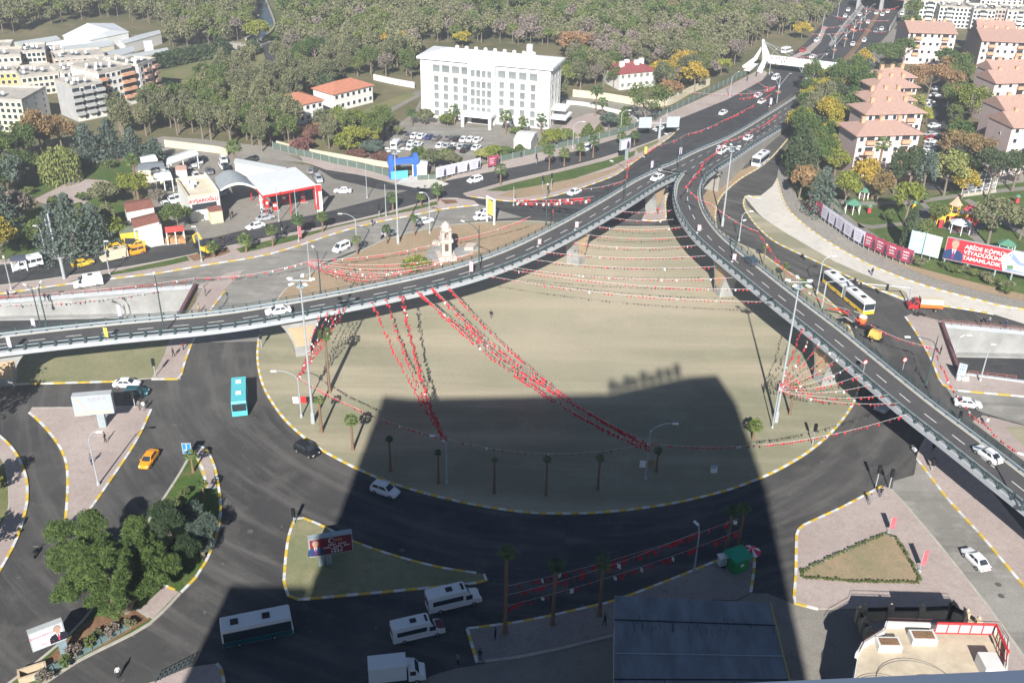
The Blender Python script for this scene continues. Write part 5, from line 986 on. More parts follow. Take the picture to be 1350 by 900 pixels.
def block(name, BL, BR, topy, back, label, wall, roof='flat', floors=4, cols=6, win='w', cat='building', group=None, wh=(1.2, 1.3), wall2=None, roofm=None, over=.5, side=None, sidecols=3, rise=2.2, balc=(), chim=0, balm=None, z0=0., h=None, frontwin=True, scols=None, tanks=0):
    a, b = P(*BL), P(*BR); f = b-a; W = f.length; rz = math.atan2(f.y, f.x); u = f.normalized(); nrm = Vector((-u.y, u.x, 0))
    D = back if isinstance(back, (int, float)) else max(4, (P(*back)-a).dot(nrm))
    H = h or hgt(BL, topy); r = empty(name, a, rz, label, cat, group)
    mb = MB(); mb.add([(0, 0, 0), (W, 0, 0), (W, D, 0), (0, D, 0), (0, 0, H), (W, 0, H), (W, D, H), (0, D, H)], [(0, 1, 5, 4), (2, 3, 7, 6)]+([(4, 5, 6, 7)] if roof == 'flat' else []), 0)
    g = [(0, 3, 7, 4), (1, 2, 6, 5)]
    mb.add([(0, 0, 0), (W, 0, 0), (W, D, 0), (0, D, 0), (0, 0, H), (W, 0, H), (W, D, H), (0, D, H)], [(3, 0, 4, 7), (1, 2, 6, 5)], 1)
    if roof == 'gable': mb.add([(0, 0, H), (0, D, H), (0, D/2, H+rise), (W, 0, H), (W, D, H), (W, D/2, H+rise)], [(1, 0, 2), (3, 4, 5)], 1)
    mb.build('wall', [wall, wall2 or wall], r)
    rm = roofm or M_tile; o = over; mb = MB()
    if roof == 'hip':
        k = min(D/2, W/2)*.95; mb.add([(-o, -o, H), (W+o, -o, H), (W+o, D+o, H), (-o, D+o, H), (k, D/2, H+rise), (W-k, D/2, H+rise), (-o, -o, H-.25), (W+o, -o, H-.25), (W+o, D+o, H-.25), (-o, D+o, H-.25)], [(0, 1, 5, 4), (1, 2, 5), (2, 3, 4, 5), (3, 0, 4), (0, 6, 7, 1), (1, 7, 8, 2), (2, 8, 9, 3), (3, 9, 6, 0), (9, 8, 7, 6)])
    elif roof == 'gable':
        mb.add([(-o*.3, -o, H-.1), (W+o*.3, -o, H-.1), (W+o*.3, D/2, H+rise+.12), (-o*.3, D/2, H+rise+.12), (W+o*.3, D+o, H-.1), (-o*.3, D+o, H-.1), (-o*.3, -o, H-.3), (W+o*.3, -o, H-.3), (-o*.3, D+o, H-.3), (W+o*.3, D+o, H-.3)], [(0, 1, 2, 3), (3, 2, 4, 5), (6, 7, 1, 0), (9, 8, 5, 4), (0, 3, 6), (3, 5, 8), (3, 8, 6), (2, 1, 7), (4, 2, 9), (2, 7, 9)])
    else:
        rm = roofm or M_flatroof
        for c, d in (((W/2, .1, H+.35), (W+.3, .25, .9)), ((W/2, D-.1, H+.35), (W+.3, .25, .9)), ((.1, D/2, H+.35), (.25, D-.3, .9)), ((W-.1, D/2, H+.35), (.25, D-.3, .9))): mb.box(c, d)
        mb.box((W/2, D/2, H+.02), (W-.4, D-.4, .1))
    mb.build('roof', rm, r, weld=True)
    fh = H/floors; wm = CACHE[win]
    if frontwin:
        for i in range(floors):
            for j in range(cols): 
                if (i, j) in balc or ('*', j) in balc: continue
                obj('window', wm, r, (W*(j+.5)/cols, -.02, fh*(i+.55)), 0, (wh[0], 1, wh[1]))
        for i in range(floors):
            for j in range(cols):
                if ('*', j) in balc and i > 0:
                    q = MB(); q.box((0, -.55, -.35), (2.6, 1.1, .9)); q.box((0, -.04, .6), (2.2, .06, 1.1), 0, 1)
                    if 'balc'+(balm or wall).name not in CACHE: CACHE['balc'+(balm or wall).name] = q.mesh('balcony', [balm or wall, M_glass], weld=True)
                    obj('balcony', CACHE['balc'+(balm or wall).name], r, (W*(j+.5)/cols, 0, fh*(i+.4)))
    for s in (side or ''):
        n = scols or sidecols
        for i in range(floors):
            for j in range(n):
                x = -.02 if s == 'L' else W+.02; o_ = obj('window', wm, r, (x, D*(j+.5)/n, fh*(i+.55)), -math.pi/2 if s == 'L' else math.pi/2, (wh[0]*.75, 1, wh[1]*.8))
    for k in range(chim):
        q = MB(); q.box((0, 0, .7), (1.1, .8, 1.6)); q.box((0, 0, 1.55), (1.3, 1., .15)); 
        if 'chim' not in CACHE: CACHE['chim'] = q.mesh('chimney', mat('chimney render', (.58, .34, .22), .85), weld=True)
        obj('chimney', CACHE['chim'], r, (W*(k+.7)/(chim+.4), D*.5, H+rise*.75))
    for k in range(tanks):
        q = MB(); q.lathe((0, 0, .9), [(.1, -.5), (.5, -.45), (.5, .45), (.1, .5)], 8); q.box((0, -1.1, .55), (1.8, 1.2, .08), 0, 1); q.box((0, 0, .2), (.9, .9, .4))
        if 'tank' not in CACHE: CACHE['tank'] = q.mesh('water_heater', [M_white, M_glass], weld=True)
        obj('water_heater', CACHE['tank'], r, (W*(.15+.7*((k*.37) % 1)), D*(.25+.5*((k*.61) % 1)), H+.1))
    return r, W, D, H
B_ = block
# pink apartment blocks
kw = dict(wall=M_pinkw, wall2=M_pinks, roof='hip', floors=4, cols=7, group='pink apartment blocks', over=.9, chim=3, cat='apartment block', balc=(('*', 1), ('*', 5)), balm=M_orw)  # end walls get a darker pink than the fronts
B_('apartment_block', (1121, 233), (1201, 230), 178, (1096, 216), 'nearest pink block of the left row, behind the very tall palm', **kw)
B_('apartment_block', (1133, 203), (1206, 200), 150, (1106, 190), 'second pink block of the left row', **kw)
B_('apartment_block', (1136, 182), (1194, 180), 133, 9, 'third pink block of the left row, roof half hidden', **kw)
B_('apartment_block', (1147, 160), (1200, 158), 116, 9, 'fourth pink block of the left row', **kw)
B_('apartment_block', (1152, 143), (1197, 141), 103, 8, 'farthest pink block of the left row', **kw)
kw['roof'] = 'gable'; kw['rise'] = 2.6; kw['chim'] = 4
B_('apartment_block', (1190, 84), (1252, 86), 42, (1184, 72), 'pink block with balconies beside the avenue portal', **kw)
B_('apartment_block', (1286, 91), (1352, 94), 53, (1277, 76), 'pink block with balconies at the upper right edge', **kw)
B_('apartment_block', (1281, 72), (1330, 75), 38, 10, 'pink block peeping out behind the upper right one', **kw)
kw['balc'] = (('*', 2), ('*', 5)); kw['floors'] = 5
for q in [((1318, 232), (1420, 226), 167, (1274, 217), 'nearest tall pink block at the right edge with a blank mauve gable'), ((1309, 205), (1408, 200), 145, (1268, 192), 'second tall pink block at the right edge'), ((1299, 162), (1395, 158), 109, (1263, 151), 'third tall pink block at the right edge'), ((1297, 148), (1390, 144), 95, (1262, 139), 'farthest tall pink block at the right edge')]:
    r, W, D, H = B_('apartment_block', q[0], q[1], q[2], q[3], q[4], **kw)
    for i in range(4): obj('window', CACHE['w'], r, (-.02, D*.42, H*(i+.9)/5), -math.pi/2, (.6, 1, .8))
# white blocks beyond
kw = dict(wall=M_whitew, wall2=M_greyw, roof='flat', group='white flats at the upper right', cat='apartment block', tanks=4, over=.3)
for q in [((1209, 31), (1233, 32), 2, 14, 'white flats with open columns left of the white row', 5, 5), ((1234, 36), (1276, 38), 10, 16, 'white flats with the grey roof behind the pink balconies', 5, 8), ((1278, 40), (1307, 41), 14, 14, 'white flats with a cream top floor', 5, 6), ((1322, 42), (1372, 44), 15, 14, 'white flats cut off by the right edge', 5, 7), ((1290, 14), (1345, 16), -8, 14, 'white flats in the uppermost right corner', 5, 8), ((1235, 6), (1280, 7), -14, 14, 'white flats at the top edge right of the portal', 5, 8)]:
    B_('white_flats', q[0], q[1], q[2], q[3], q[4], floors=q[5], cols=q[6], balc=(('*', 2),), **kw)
B_('red_building', (1306, 40), (1320, 41), 13, 8, 'narrow brick red building between the white flats', M_tile, floors=5, cols=3, cat='building')
# left town
kw = dict(roof='flat', cat='apartment block', group='flats at the upper left', tanks=5, over=.3)
B_('flats', (-70, 171), (37, 175), 131, 15, 'long pale yellow and white flats at the left edge', M_yel, floors=5, cols=14, win='w', wall2=M_whitew, side='R', **kw)
B_('flats', (104, 161), (142, 153), 117, (86, 150), 'grey and white flats with a blank shaded side', M_whitew, floors=5, cols=5, wall2=M_greyw, balc=(('*', 0), ('*', 2), ('*', 4)), balm=M_greyw, **kw)  # grey second wall puts the side's shade into its colour
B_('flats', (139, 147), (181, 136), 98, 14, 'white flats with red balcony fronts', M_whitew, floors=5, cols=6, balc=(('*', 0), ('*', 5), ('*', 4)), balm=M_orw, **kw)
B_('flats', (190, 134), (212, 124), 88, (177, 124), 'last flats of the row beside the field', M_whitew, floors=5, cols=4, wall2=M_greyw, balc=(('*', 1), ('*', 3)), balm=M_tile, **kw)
B_('flats', (76, 106), (142, 100), 80, 12, 'salmon coloured flats with a tower', M_orw, floors=4, cols=9, **kw); B_('flats', (36, 104), (66, 102), 70, 12, 'cream flats with small dark windows', M_cream, floors=5, cols=5, **kw)
B_('flats', (-30, 112), (34, 108), 78, 12, 'cream flats behind the yellow ones', M_cream, floors=4, cols=8, **kw); B_('flats', (-20, 122), (27, 120), 98, 10, 'ochre flats with yellow corner', mat('ochre render', (.60, .38, .10), .85, .1, .4), floors=3, cols=6, **kw)
B_('flats', (33, 128), (82, 122), 103, 14, 'low cream flats with cluttered roof', M_cream, floors=3, cols=7, **kw); B_('flats', (88, 124), (132, 117), 97, 12, 'cream flats behind the grey and white ones', M_whitew, floors=4, cols=6, **kw); B_('flats', (140, 112), (178, 104), 88, 10, 'cream flats behind the red balconies', M_cream, floors=3, cols=6, **kw)
B_('flats', (62, 98), (86, 96), 72, 10, 'grey flats between cream and salmon ones', M_greyw, floors=4, cols=4, **kw); B_('flats', (-40, 95), (20, 92), 66, 10, 'rear cream flats at the left edge', M_cream, floors=4, cols=8, **kw)
def shed(c, z, label, rm=None, wall=None, cat='shed', open_=False, name='shed', group=None, ridge=True):
    """long hall from its four roof corners (pixels at height z): near-left, near-right, far-right, far-left"""
    p = [P(a, b, z) for a, b in c]; o = sum(p, Vector())/4; r = empty(name, (o.x, o.y, 0), 0, label, cat, group); q = [(v.x-o.x, v.y-o.y) for v in p]
    if not open_: mb = MB(); mb.prism([(x*.97, y*.97) for x, y in q], 0, z-.05); mb.build('wall', wall or M_cream, r)
    else:
        for x, y in q+[((q[0][0]+q[1][0])/2, (q[0][1]+q[1][1])/2)]: mb = MB(); mb.tube([(x*.9, y*.9, 0), (x*.9, y*.9, z)], .14, 6); mb.build('post', open_ if not isinstance(open_, bool) else M_white, r)
    L = lambda i, j: ((q[i][0]+q[j][0])/2, (q[i][1]+q[j][1])/2); a, b = L(0, 3), L(1, 2); e = .1 if not ridge else max(.5, math.hypot(q[0][0]-q[3][0], q[0][1]-q[3][1])*.09)
    mb = MB(); mb.add([(*q[0], z), (*q[1], z), (*b, z+e), (*a, z+e), (*q[2], z), (*q[3], z), (*q[0], z-.25), (*q[1], z-.25), (*q[2], z-.25), (*q[3], z-.25)], [(0, 1, 2, 3), (3, 2, 4, 5), (6, 7, 1, 0), (8, 9, 5, 4), (6, 0, 3), (6, 3, 9), (3, 5, 9), (7, 2, 1), (7, 8, 2), (8, 4, 2), (9, 8, 7, 6)]); mb.build('roof', rm or M_sheet, r)
    return r, q
kw = dict(group='long halls at the upper left')
shed([(82, 47), (118, 53), (170, 42), (150, 31)], 7, 'large hall with a bright white roof', M_sheetw, M_whitew, **kw); shed([(31, 61), (80, 52), (70, 48), (14, 56)], 5, 'grey roofed hall left of the large white hall', M_sheet, **kw)
shed([(50, 69), (115, 56), (100, 50), (32, 61)], 5, 'white roofed hall in front of the large one', M_sheetw, M_whitew, **kw); shed([(90, 70), (151, 59), (138, 53), (80, 62)], 5, 'grey hall with cream wall in the middle', M_sheet, **kw)
shed([(164, 58), (213, 44), (208, 40), (153, 53)], 4, 'narrow grey hall reaching to the trees', M_sheet, M_whitew, **kw); shed([(148, 77), (178, 67), (174, 61), (128, 71)], 4, 'open white hall with red edge', M_sheet, None, 'shed', True, **kw); shed([(160, 80), (223, 67), (219, 63), (152, 75)], 4, 'longest grey hall nearest the field', M_sheet, M_cream, **kw)
shed([(191, 63), (202, 62), (199, 53), (188, 54)], 5, 'small white gabled hut between halls and woods', M_sheetw, M_whitew, **kw)
# houses
B_('white_house', (387, 166), (427, 157), 140, 11, 'white house with orange roof and a cypress before it', M_whitew, 'hip', 2, 5, cat='house', roofm=mat('orange tiles', (.46, .19, .12), .8, .15, 1)); B_('white_house', (441, 148), (492, 135), 124, 10, 'white house with orange roof nearer the hotel', M_whitew, 'hip', 2, 7, cat='house', roofm=MATS['orange tiles'])
r, W, D, H = B_('villa', (816, 119), (864, 114), 97, 12, 'white villa with a dark red roof and white chimneys', M_whitew, 'hip', 2, 6, cat='villa', roofm=mat('dark red tiles', (.26, .07, .07), .8, .15, 1), win='wd')
for k in range(4): mb = MB(); mb.box((W*(.2+.2*k), D*(.5 if k % 2 else .35), H+1.9), (1.5, 1.3, 2.)); mb.build('chimney', M_white, r)
B_('far_house', (1012, 24), (1034, 22), 15, 10, 'house with pale orange roof among the far trees', M_cream, 'hip', 1, 4, cat='house'); B_('far_house', (735, 8), (762, 7), 1, 12, 'long red roofed house at the top edge', M_cream, 'hip', 1, 4, cat='house', roofm=MATS['orange tiles'])
# hotel
r, W, D, H = B_('hotel', (556, 153), (723, 171), 77.5, 13, 'six storey white hotel with a projecting middle bay', mat('hotel white', (.80, .79, .76), .7, .03, .4), 'flat', 6, 1, frontwin=False, cat='hotel', roofm=M_sheetw, over=.2)
rf = MB(); o = .9; rf.add([(-o, -o, H+.9), (W+o, -o, H+.9), (W+o, D+o, H+.9), (-o, D+o, H+.9), (D/2, D/2, H+2.6), (W-D/2, D/2, H+2.6), (-o, -o, H+.2), (W+o, -o, H+.2), (W+o, D+o, H+.2), (-o, D+o, H+.2)], [(0, 1, 5, 4), (1, 2, 5), (2, 3, 4, 5), (3, 0, 4), (0, 6, 7, 1), (1, 7, 8, 2), (2, 8, 9, 3), (3, 9, 6, 0)]); rf.build('roof', M_sheetw, r)
hw = MATS['hotel white']; bay0, bay1 = W*.385, W*.595
mb = MB(); mb.box(((bay0+bay1)/2, -.9, H/2+.4), (bay1-bay0, 1.8, H+1.6)); mb.build('projecting_bay', hw, r)
ZR = [.085, .235, .39, .535, .68, .865]; fh = H
for zi, z in enumerate(ZR):
    for x in (.125, .20, .277, .352, .635, .715, .795, .875):
        w_, h_ = (1.7, 2.2) if 0 < zi < 5 else ((1.6, 2.0) if zi == 0 else (2.7, 2.5)); obj('window', CACHE['wp' if (zi*7+int(x*100)) % 5 else 'wd'], r, (W*x, -.03, H*z), 0, (w_, 1, h_))
    if zi > 0:
        for k in range(4): obj('window', CACHE['wp' if (k+zi) % 3 else 'wd'], r, (bay0+(bay1-bay0)*(.2+.2*k), -1.83, H*z), 0, (1.45, 1, 2.3))
    for k in range(3): obj('window', CACHE['wp'], r, (W+.03, D*(.2+.3*k), H*z), math.pi/2, (1.2, 1, 1.9))
for z0_, x0, x1 in ((.775, .06, .385), (.775, .595, .91), (.155, .06, .385), (.155, .595, .91)): mb = MB(); mb.box((W*(x0+x1)/2, -.25, H*z0_), (W*(x1-x0), .5, .45)); mb.build('cornice', hw, r)
mb = MB(); mb.box(((bay0+bay1)/2, -4.2, 3.6), (bay1-bay0+1, 4.8, .7)); 
for s in (0, 1): mb.box(((bay0, bay1)[s], -6.2, 1.7), (.8, .8, 3.4))
mb.build('porch', hw, r, weld=True); mb = MB(); mb.box(((bay0+bay1)/2, -1.9, 1.6), (6, .1, 2.8)); mb.build('entrance_glass', M_glass, r)
for k in range(9): mb = MB(); mb.lathe((W*(.2+.075*k), D*.8, H+1.6), [(.6, 0), (.6, .8), (.1, 1.)], 8); mb.build('roof_vent', M_sheetw, r)
mb = MB(); mb.box((W*.77, D*.8, H+3.2), (1.6, 1.2, 3.)); mb.build('roof_antenna', M_white, r)
mb = MB(); mb.box((W+2.2, D*.45, 5.5), (4.4, 6, .6)); mb.box((W+2.4, D*.45, 3.0), (4.8, 8, .5)); mb.build('side_canopy', hw, r, weld=True)
shed([(677, 184), (700, 187), (709, 174), (686, 172)], 3.6, 'white hut with a pale roof between hotel and fence', M_sheetw, M_whitew, name='hut'); shed([(543, 217), (563, 220), (565, 212), (547, 209)], 3.2, 'white gatehouse behind the blue gantry', M_sheetw, M_whitew, name='gatehouse')
# blue gantry
g = P(516, 235, .1); h = hgt((516, 235), 209); e = P(548, 232, .1); W_ = e-g; L = W_.length; r = empty('gantry', g, math.atan2(W_.y, W_.x), 'bright blue square gantry over the hotel drive', 'gantry'); bl = mat('gantry blue', (.04, .14, .62), .5, .1, 1)
for x in (0, L): mb = MB(); mb.box((x, 0, h/2+.4), (1.1, 1.1, h+.8)); mb.build('column', bl, r)
mb = MB(); mb.box((L/2, 0, h-.9), (L+1.6, 1.2, 1.4)); mb.build('beam', bl, r); mb = MB(); mb.box((L*.3, -1, 1.1), (L*.68, .15, 2.1)); mb.build('sliding_gate', mat('gate blue', (.10, .45, .78), .5, .1, 1), r)
# petrol station
r, W, D, H = B_('station_building', (253, 293), (291, 287), 263, (238, 268), 'white station building with red letters and a dark window band', M_whitew, 'flat', 1, 1, frontwin=False, cat='petrol station', roofm=M_cream)
mb = MB(); mb.box((W*.5, -.04, H*.62), (W*.84, .1, H*.26)); mb.build('window_band', M_glass, r); text('AVŞAROĞLU', W*.17, on_board(W*.5, H*.87, .08), M_red, r, bold=.03)
mb = MB(); mb.box((W*.78, -1.6, 1.5), (W*.42, 3.2, 3.)); k_ = mb.build('corner_kiosk', mat('kiosk cream', (.60, .56, .38), .8, .25, .8), r); mb = MB(); mb.box((W*.78, -1.6, 3.1), (W*.44, 3.4, .25)); mb.build('kiosk_roof', M_tileb, r)
mb = MB(); mb.box((W+.15, D*.5, H*.62), (.3, D, H*1.24)); mb.build('side_parapet', M_whitew, r)
for x, y in ((.3, .5), (.45, .65), (.25, .8)): mb = MB(); mb.box((W*x, D*y, H+.7), (1.3, .9, 1.1)); mb.build('air_unit', M_white, r)
p = [P(287, 252, 6), P(342, 249, 6), P(325, 233, 6), P(283, 234, 6)]; o = sum(p, Vector())/4; r = empty('arched_canopy', (o.x, o.y, 0), 0, 'grey arched canopy joining the station building to the pumps', 'canopy'); mb = MB(); n = 12
for i in range(n):
    f = lambda t, s: (p[0].lerp(p[1], t) if s == 0 else p[3].lerp(p[2], t))-Vector((o.x, o.y, 0))+Vector((0, 0, 1.8*math.sin(math.pi*t)))
    a, b, c, d = f(i/n, 0), f((i+1)/n, 0), f((i+1)/n, 1), f(i/n, 1); mb.quad(a, b, c, d); mb.quad(a-Vector((0, 0, .5)), b-Vector((0, 0, .5)), b, a, 1)
mb.build('roof', [mat('grey arch sheet', (.30, .33, .34), .5, .15, 1.5), M_white], r)
for t in (0, 1): q = p[t]-Vector((o.x, o.y, 0)); mb = MB(); mb.box((q.x, q.y+.3, 3), (.5, .5, 6)); mb.build('column', M_white, r)
r, q = shed([(346, 258), (418, 244), (389, 220), (324, 232)], 6.3, 'wide white petrol canopy with a red edge', M_sheetw, None, 'petrol canopy', M_red, 'pump_canopy', None, False)
mb = MB(); pp_ = [Vector((x, y, 6.3)) for x, y in q]
for i in range(4): a, b = pp_[i], pp_[(i+1) % 4]; d = (b-a).normalized(); n_ = Vector((d.y, -d.x, 0))*.06; mb.add([a+n_+Vector((0, 0, -.6)), b+n_+Vector((0, 0, -.6)), b+n_, a+n_], [(0, 1, 2, 3)])
mb.build('fascia', M_red, r, weld=True)
for px in [(352, 275), (363, 278), (375, 268), (400, 267), (345, 270), (396, 255), (360, 262)]:
    g = P(*px, .1); r = empty('fuel_pump', g, .2, 'red fuel pump under the canopy', 'fuel pump', 'fuel pumps'); mb = MB(); mb.box((0, 0, .1), (2.4, 1, .2)); mb.build('plinth', M_concl, r); mb = MB(); mb.box((0, 0, 1.2), (1.1, .6, 2.)); mb.build('body', M_red, r); mb = MB(); mb.box((0, -.31, 1.5), (.8, .05, .6)); mb.build('display', M_white, r)
g = P(422, 281, .1); h = hgt((422, 281), 243); r = empty('totem_sign', g, .2, 'tall red and white totem at the corner of the canopy', 'sign'); mb = MB(); mb.box((0, 0, h/2), (1.5, .4, h)); mb.build('panel', M_white, r); mb = MB(); mb.box((-.3, -.21, h*.55), (.6, .05, h*.85)); mb.box((0, -.22, h-.9), (1.4, .05, 1.6)); mb.build('stripe', M_red, r, weld=True)
shed([(308, 214), (375, 226), (381, 221), (312, 208)], 4, 'long low shop roof behind the pumps', M_sheet, M_whitew, 'shop', False, 'shop'); shed([(219, 217), (262, 203), (254, 196), (222, 207)], 4, 'sloping carport left of the tall palm', M_sheetw, None, 'carport', True, 'carport')
shed([(204, 238), (228, 236), (222, 224), (202, 226)], 3.5, 'small white car shelter beside the parked cars', M_sheetw, None, 'carport', True, 'carport'); shed([(181, 224), (218, 222), (214, 212), (184, 215)], 4, 'dark grey roof next to the carport', mat('slate sheet', (.20, .22, .24), .6, .15, 1), M_cream)
shed([(186, 214), (208, 210), (202, 203), (184, 207)], 3.5, 'white walled hut at the edge of the park', M_sheetw, M_whitew); shed([(231, 224), (246, 223), (245, 217), (232, 218)], 3., 'tiny white kiosk with red roof in the yard', M_tile, M_whitew, name='kiosk')
# park side buildings
shed([(166, 279), (203, 272), (197, 261), (162, 266)], 5, 'white house with brown tiled hip roof, the upper one', M_tileb, M_whitew, name='tiled_house', cat='house'); shed([(175, 300), (210, 291), (204, 280), (172, 288)], 4.5, 'white house with brown tiled hip roof, the lower one', M_tileb, M_whitew, name='tiled_house', cat='house')
r, q = shed([(190, 309), (214, 304), (211, 287), (183, 293)], 3.4, 'white shop with a blue canvas front', M_whitew, M_whitew, name='shop', cat='shop', ridge=False); r, q = shed([(157, 307), (181, 304), (178, 296), (156, 299)], 3.6, 'yellow taxi office with a dull green roof', mat('dull green roof', (.14, .17, .12), .8, .2, 1), mat('taxi office yellow', (.72, .48, .06), .6, .1, 1), name='taxi_office', cat='kiosk')
o = MB(); o.box((q[0][0]*.4+q[1][0]*.6, q[0][1]+.1, 1.6), (2.2, .2, 1.4)); o.build('shop_window', M_glass, r)
r, q = shed([(218, 306), (243, 303), (240, 297), (217, 299)], 3.2, 'market stall with a red canopy by the round tree', mat('stall red', (.55, .08, .07), .7, .2, 1), None, name='market_stall', cat='stall', open_=True); mb = MB(); mb.box((0, 0, .6), (5, 2, 1.2)); mb.build('counter', mat('produce', (.40, .22, .10), .9, .6, 3), r)
r, q = shed([(13, 344), (34, 342), (33, 335), (12, 337)], 2.6, 'bus shelter with a dark flat roof at the left edge', mat('shelter roof', (.10, .11, .15), .5), None, name='bus_shelter', cat='bus shelter', open_=True, ridge=False)
# boundary walls and fences
def fence(pts, h, label, m, name='fence', post=3., th=.12, cat='fence', z=.12, solid=False):
    P_ = resample(spline(PP(pts), 2.), .5); c = P_[len(P_)//2]; pa = [(p-c, r) for p, r in path_of(P_)]; r = empty(name, (c.x, c.y, 0), 0, label, cat)
    mb = MB(); mb.sweep(pa, [(-th/2, z), (-th/2, z+h), (th/2, z+h), (th/2, z)]); mb.build('wall' if solid else 'panel', m, r)
    k = max(4, int(post/.5), -(-len(pa)//95))
    if not solid:
        for i in range(0, len(pa), k): p = pa[i][0]; mb = MB(); mb.box((p.x, p.y, z+h/2+.1), (.16, .16, h+.2)); mb.build('post', M_galv, r)
M_gfence = mat('green mesh fence', (.11, .145, .12), .7, .2, 2)
fence([(360, 196), (395, 205), (440, 216), (480, 224), (515, 234)], 1.8, 'dark green mesh fence along the road behind the petrol station', M_gfence); fence([(550, 238), (575, 236.5), (595, 231), (634, 220)], 1.3, 'low dull green fence under the white posters', M_gfence)
fence([(645, 217), (680, 209), (740, 195), (817, 177), (862, 158), (905, 138), (955, 113), (1000, 90)], 1.7, 'long green mesh fence between hotel grounds and avenue', M_gfence, post=4)
M_cwall = mat('cream wall', (.58, .52, .38), .85, .1, .5); kw = dict(solid=True, th=.4, cat='wall', name='boundary_wall')
fence([(365, 193), (400, 202), (450, 211), (490, 218), (516, 222)], 1.5, 'low cream wall below the red shrubs', M_cwall, **kw); fence([(218, 194), (250, 198), (290, 203), (300, 206)], 2., 'cream wall behind the petrol station yard', M_cwall, **kw)
fence([(755, 128), (800, 133), (850, 142)], 2.4, 'cream wall below the villa garden', M_cwall, **kw); fence([(850, 142), (880, 140), (910, 124), (935, 113)], 2.4, 'curved cream wall along the side road', M_cwall, **kw); fence([(747, 138), (770, 140), (800, 147), (830, 155), (841, 165)], 1.2, 'white retaining wall of the hotel side yard', M_whitew, **kw)
fence([(493, 106), (520, 112), (548, 117)], 2., 'white wall left of the hotel', M_whitew, **kw); fence([(1275, 222), (1300, 226), (1350, 222)], 1., 'orange brick wall by the ball court', M_orw, **kw)
# avenue: footbridge
z7 = hgt((1014, 94), 79); A, Bp = P(1014, 78, z7), P(1124, 91, z7); W_ = Bp-A; L = W_.length; r = empty('footbridge', (A.x, A.y, 0), math.atan2(W_.y, W_.x), 'white footbridge over the avenue hung from a slanted pylon', 'footbridge')
mb = MB(); mb.box((L/2, 0, z7-.6), (L, 3, 1.2)); mb.build('deck', M_white, r); mb = MB(); mb.box((L/2, -1.5, z7+.6), (L, .12, 1.2)); mb.box((L/2, 1.5, z7+.6), (L, .12, 1.2)); mb.build('parapet', M_sheetw, r, weld=True)
mb = MB(); mb.box((L*.57, -1.6, z7), (L*.26, .08, 2.3)); bo = mb.build('banner', M_white, r); bars(r, M_red, [(L*.57, z7+.2, L*.22, 1.1)]); r.children[-1].location = (0, -1.62, 0)
mb = MB(); mb.add([], []); ph = z7*2.6
for y in (-2.4, 2.4): mb.tube([(-2, y*2, 0), (-1, y*1.2, z7), (-3.2, y*.2, ph)], [1.1, .9, .3], 6)
mb.tube([(-9, 0, 0), (-5, 0, z7*.9), (-3, 0, ph*.8)], [.9, .8, .3], 6); mb.build('pylon', M_white, r, weld=True)
for t in (.2, .4, .6): mb = MB(); mb.tube([(-3, 0, ph*.95), (L*t, 0, z7)], .06, 4); mb.build('cable', M_galv, r)
mb = MB(); mb.tube([(L+2, 0, 0), (L+1, 0, z7), (L+5, 0, z7*1.9)], [.8, .7, .2], 6); mb.build('far_pylon', M_white, r)
mb = MB(); mb.box((-5, -6, z7*.45), (2.4, 12, .3)); mb.box((L+2, 2, z7*.5), (3, 3, z7)); mb.build('stairs', M_whitew, r, weld=True)
# far portal
a, b = P(1133, 13), P(1188, 18); W_ = b-a; L = W_.length; r = empty('tunnel_portal', a, math.atan2(W_.y, W_.x), 'far portal with red swags and two dark openings', 'portal'); h = 6.0
mb = MB(); mb.box((L/2, 5, h+1), (L+6, 10, 2.2)); mb.build('beam', mat('portal pink', (.50, .26, .24), .8, .1, .5), r)
for x in (-1, L/2, L+1): mb = MB(); mb.box((x, 5, h/2), (1.6, 10, h)); mb.build('pier', M_concl, r)
mb = MB(); mb.box((L/2, 9, h/2), (L, .3, h)); mb.build('dark_opening', M_black, r); mb = MB(); mb.box((L/2, -.1, h+1.9), (L+4, .2, .8)); mb.build('railing', M_red, r)
for q, l in (([(1188, 18), (1183, 24), (1172, 42)], 'right wall of the sunken carriageway before the far portal'), ([(1133, 13), (1118, 33), (1100, 56)], 'left wall of the sunken carriageway before the far portal')): fence(q, 2.2, l, M_concl, **kw)
# ---- foreground
z = 6.; c = [P(810, 785, z), P(1015, 795, z), P(1042, 905, z), P(809, 905, z)]; o = sum(c, Vector())/4; r = empty('corrugated_building', (o.x, o.y, 0), 0, 'long building with a blue grey corrugated roof in the foreground shade', 'building'); q = [(v.x-o.x, v.y-o.y) for v in c]
mb = MB(); mb.prism([(x*.97, y*.97) for x, y in q][::-1], 0, z-.1); mb.build('wall', M_cream, r); M_corr = mat('corrugated roof', (.31, .335, .37), .55, .25, .7, metal=.15, stretch=(1, .3, 1))
mb = MB(); A_, B2, C_, D_ = [Vector((x, y, z)) for x, y in q]; nr = 150
for i in range(nr):
    for t0, t1, dz in ((i/nr, (i+.3)/nr, (0, .09)), ((i+.3)/nr, (i+.6)/nr, (.09, .09)), ((i+.6)/nr, (i+1)/nr, (.09, 0))): a, b, e, f = A_.lerp(B2, t0), A_.lerp(B2, t1), D_.lerp(C_, t1), D_.lerp(C_, t0); mb.quad(f+Vector((0, 0, dz[0])), e+Vector((0, 0, dz[1])), b+Vector((0, 0, dz[1])), a+Vector((0, 0, dz[0])))
mb.build('roof', M_corr, r)
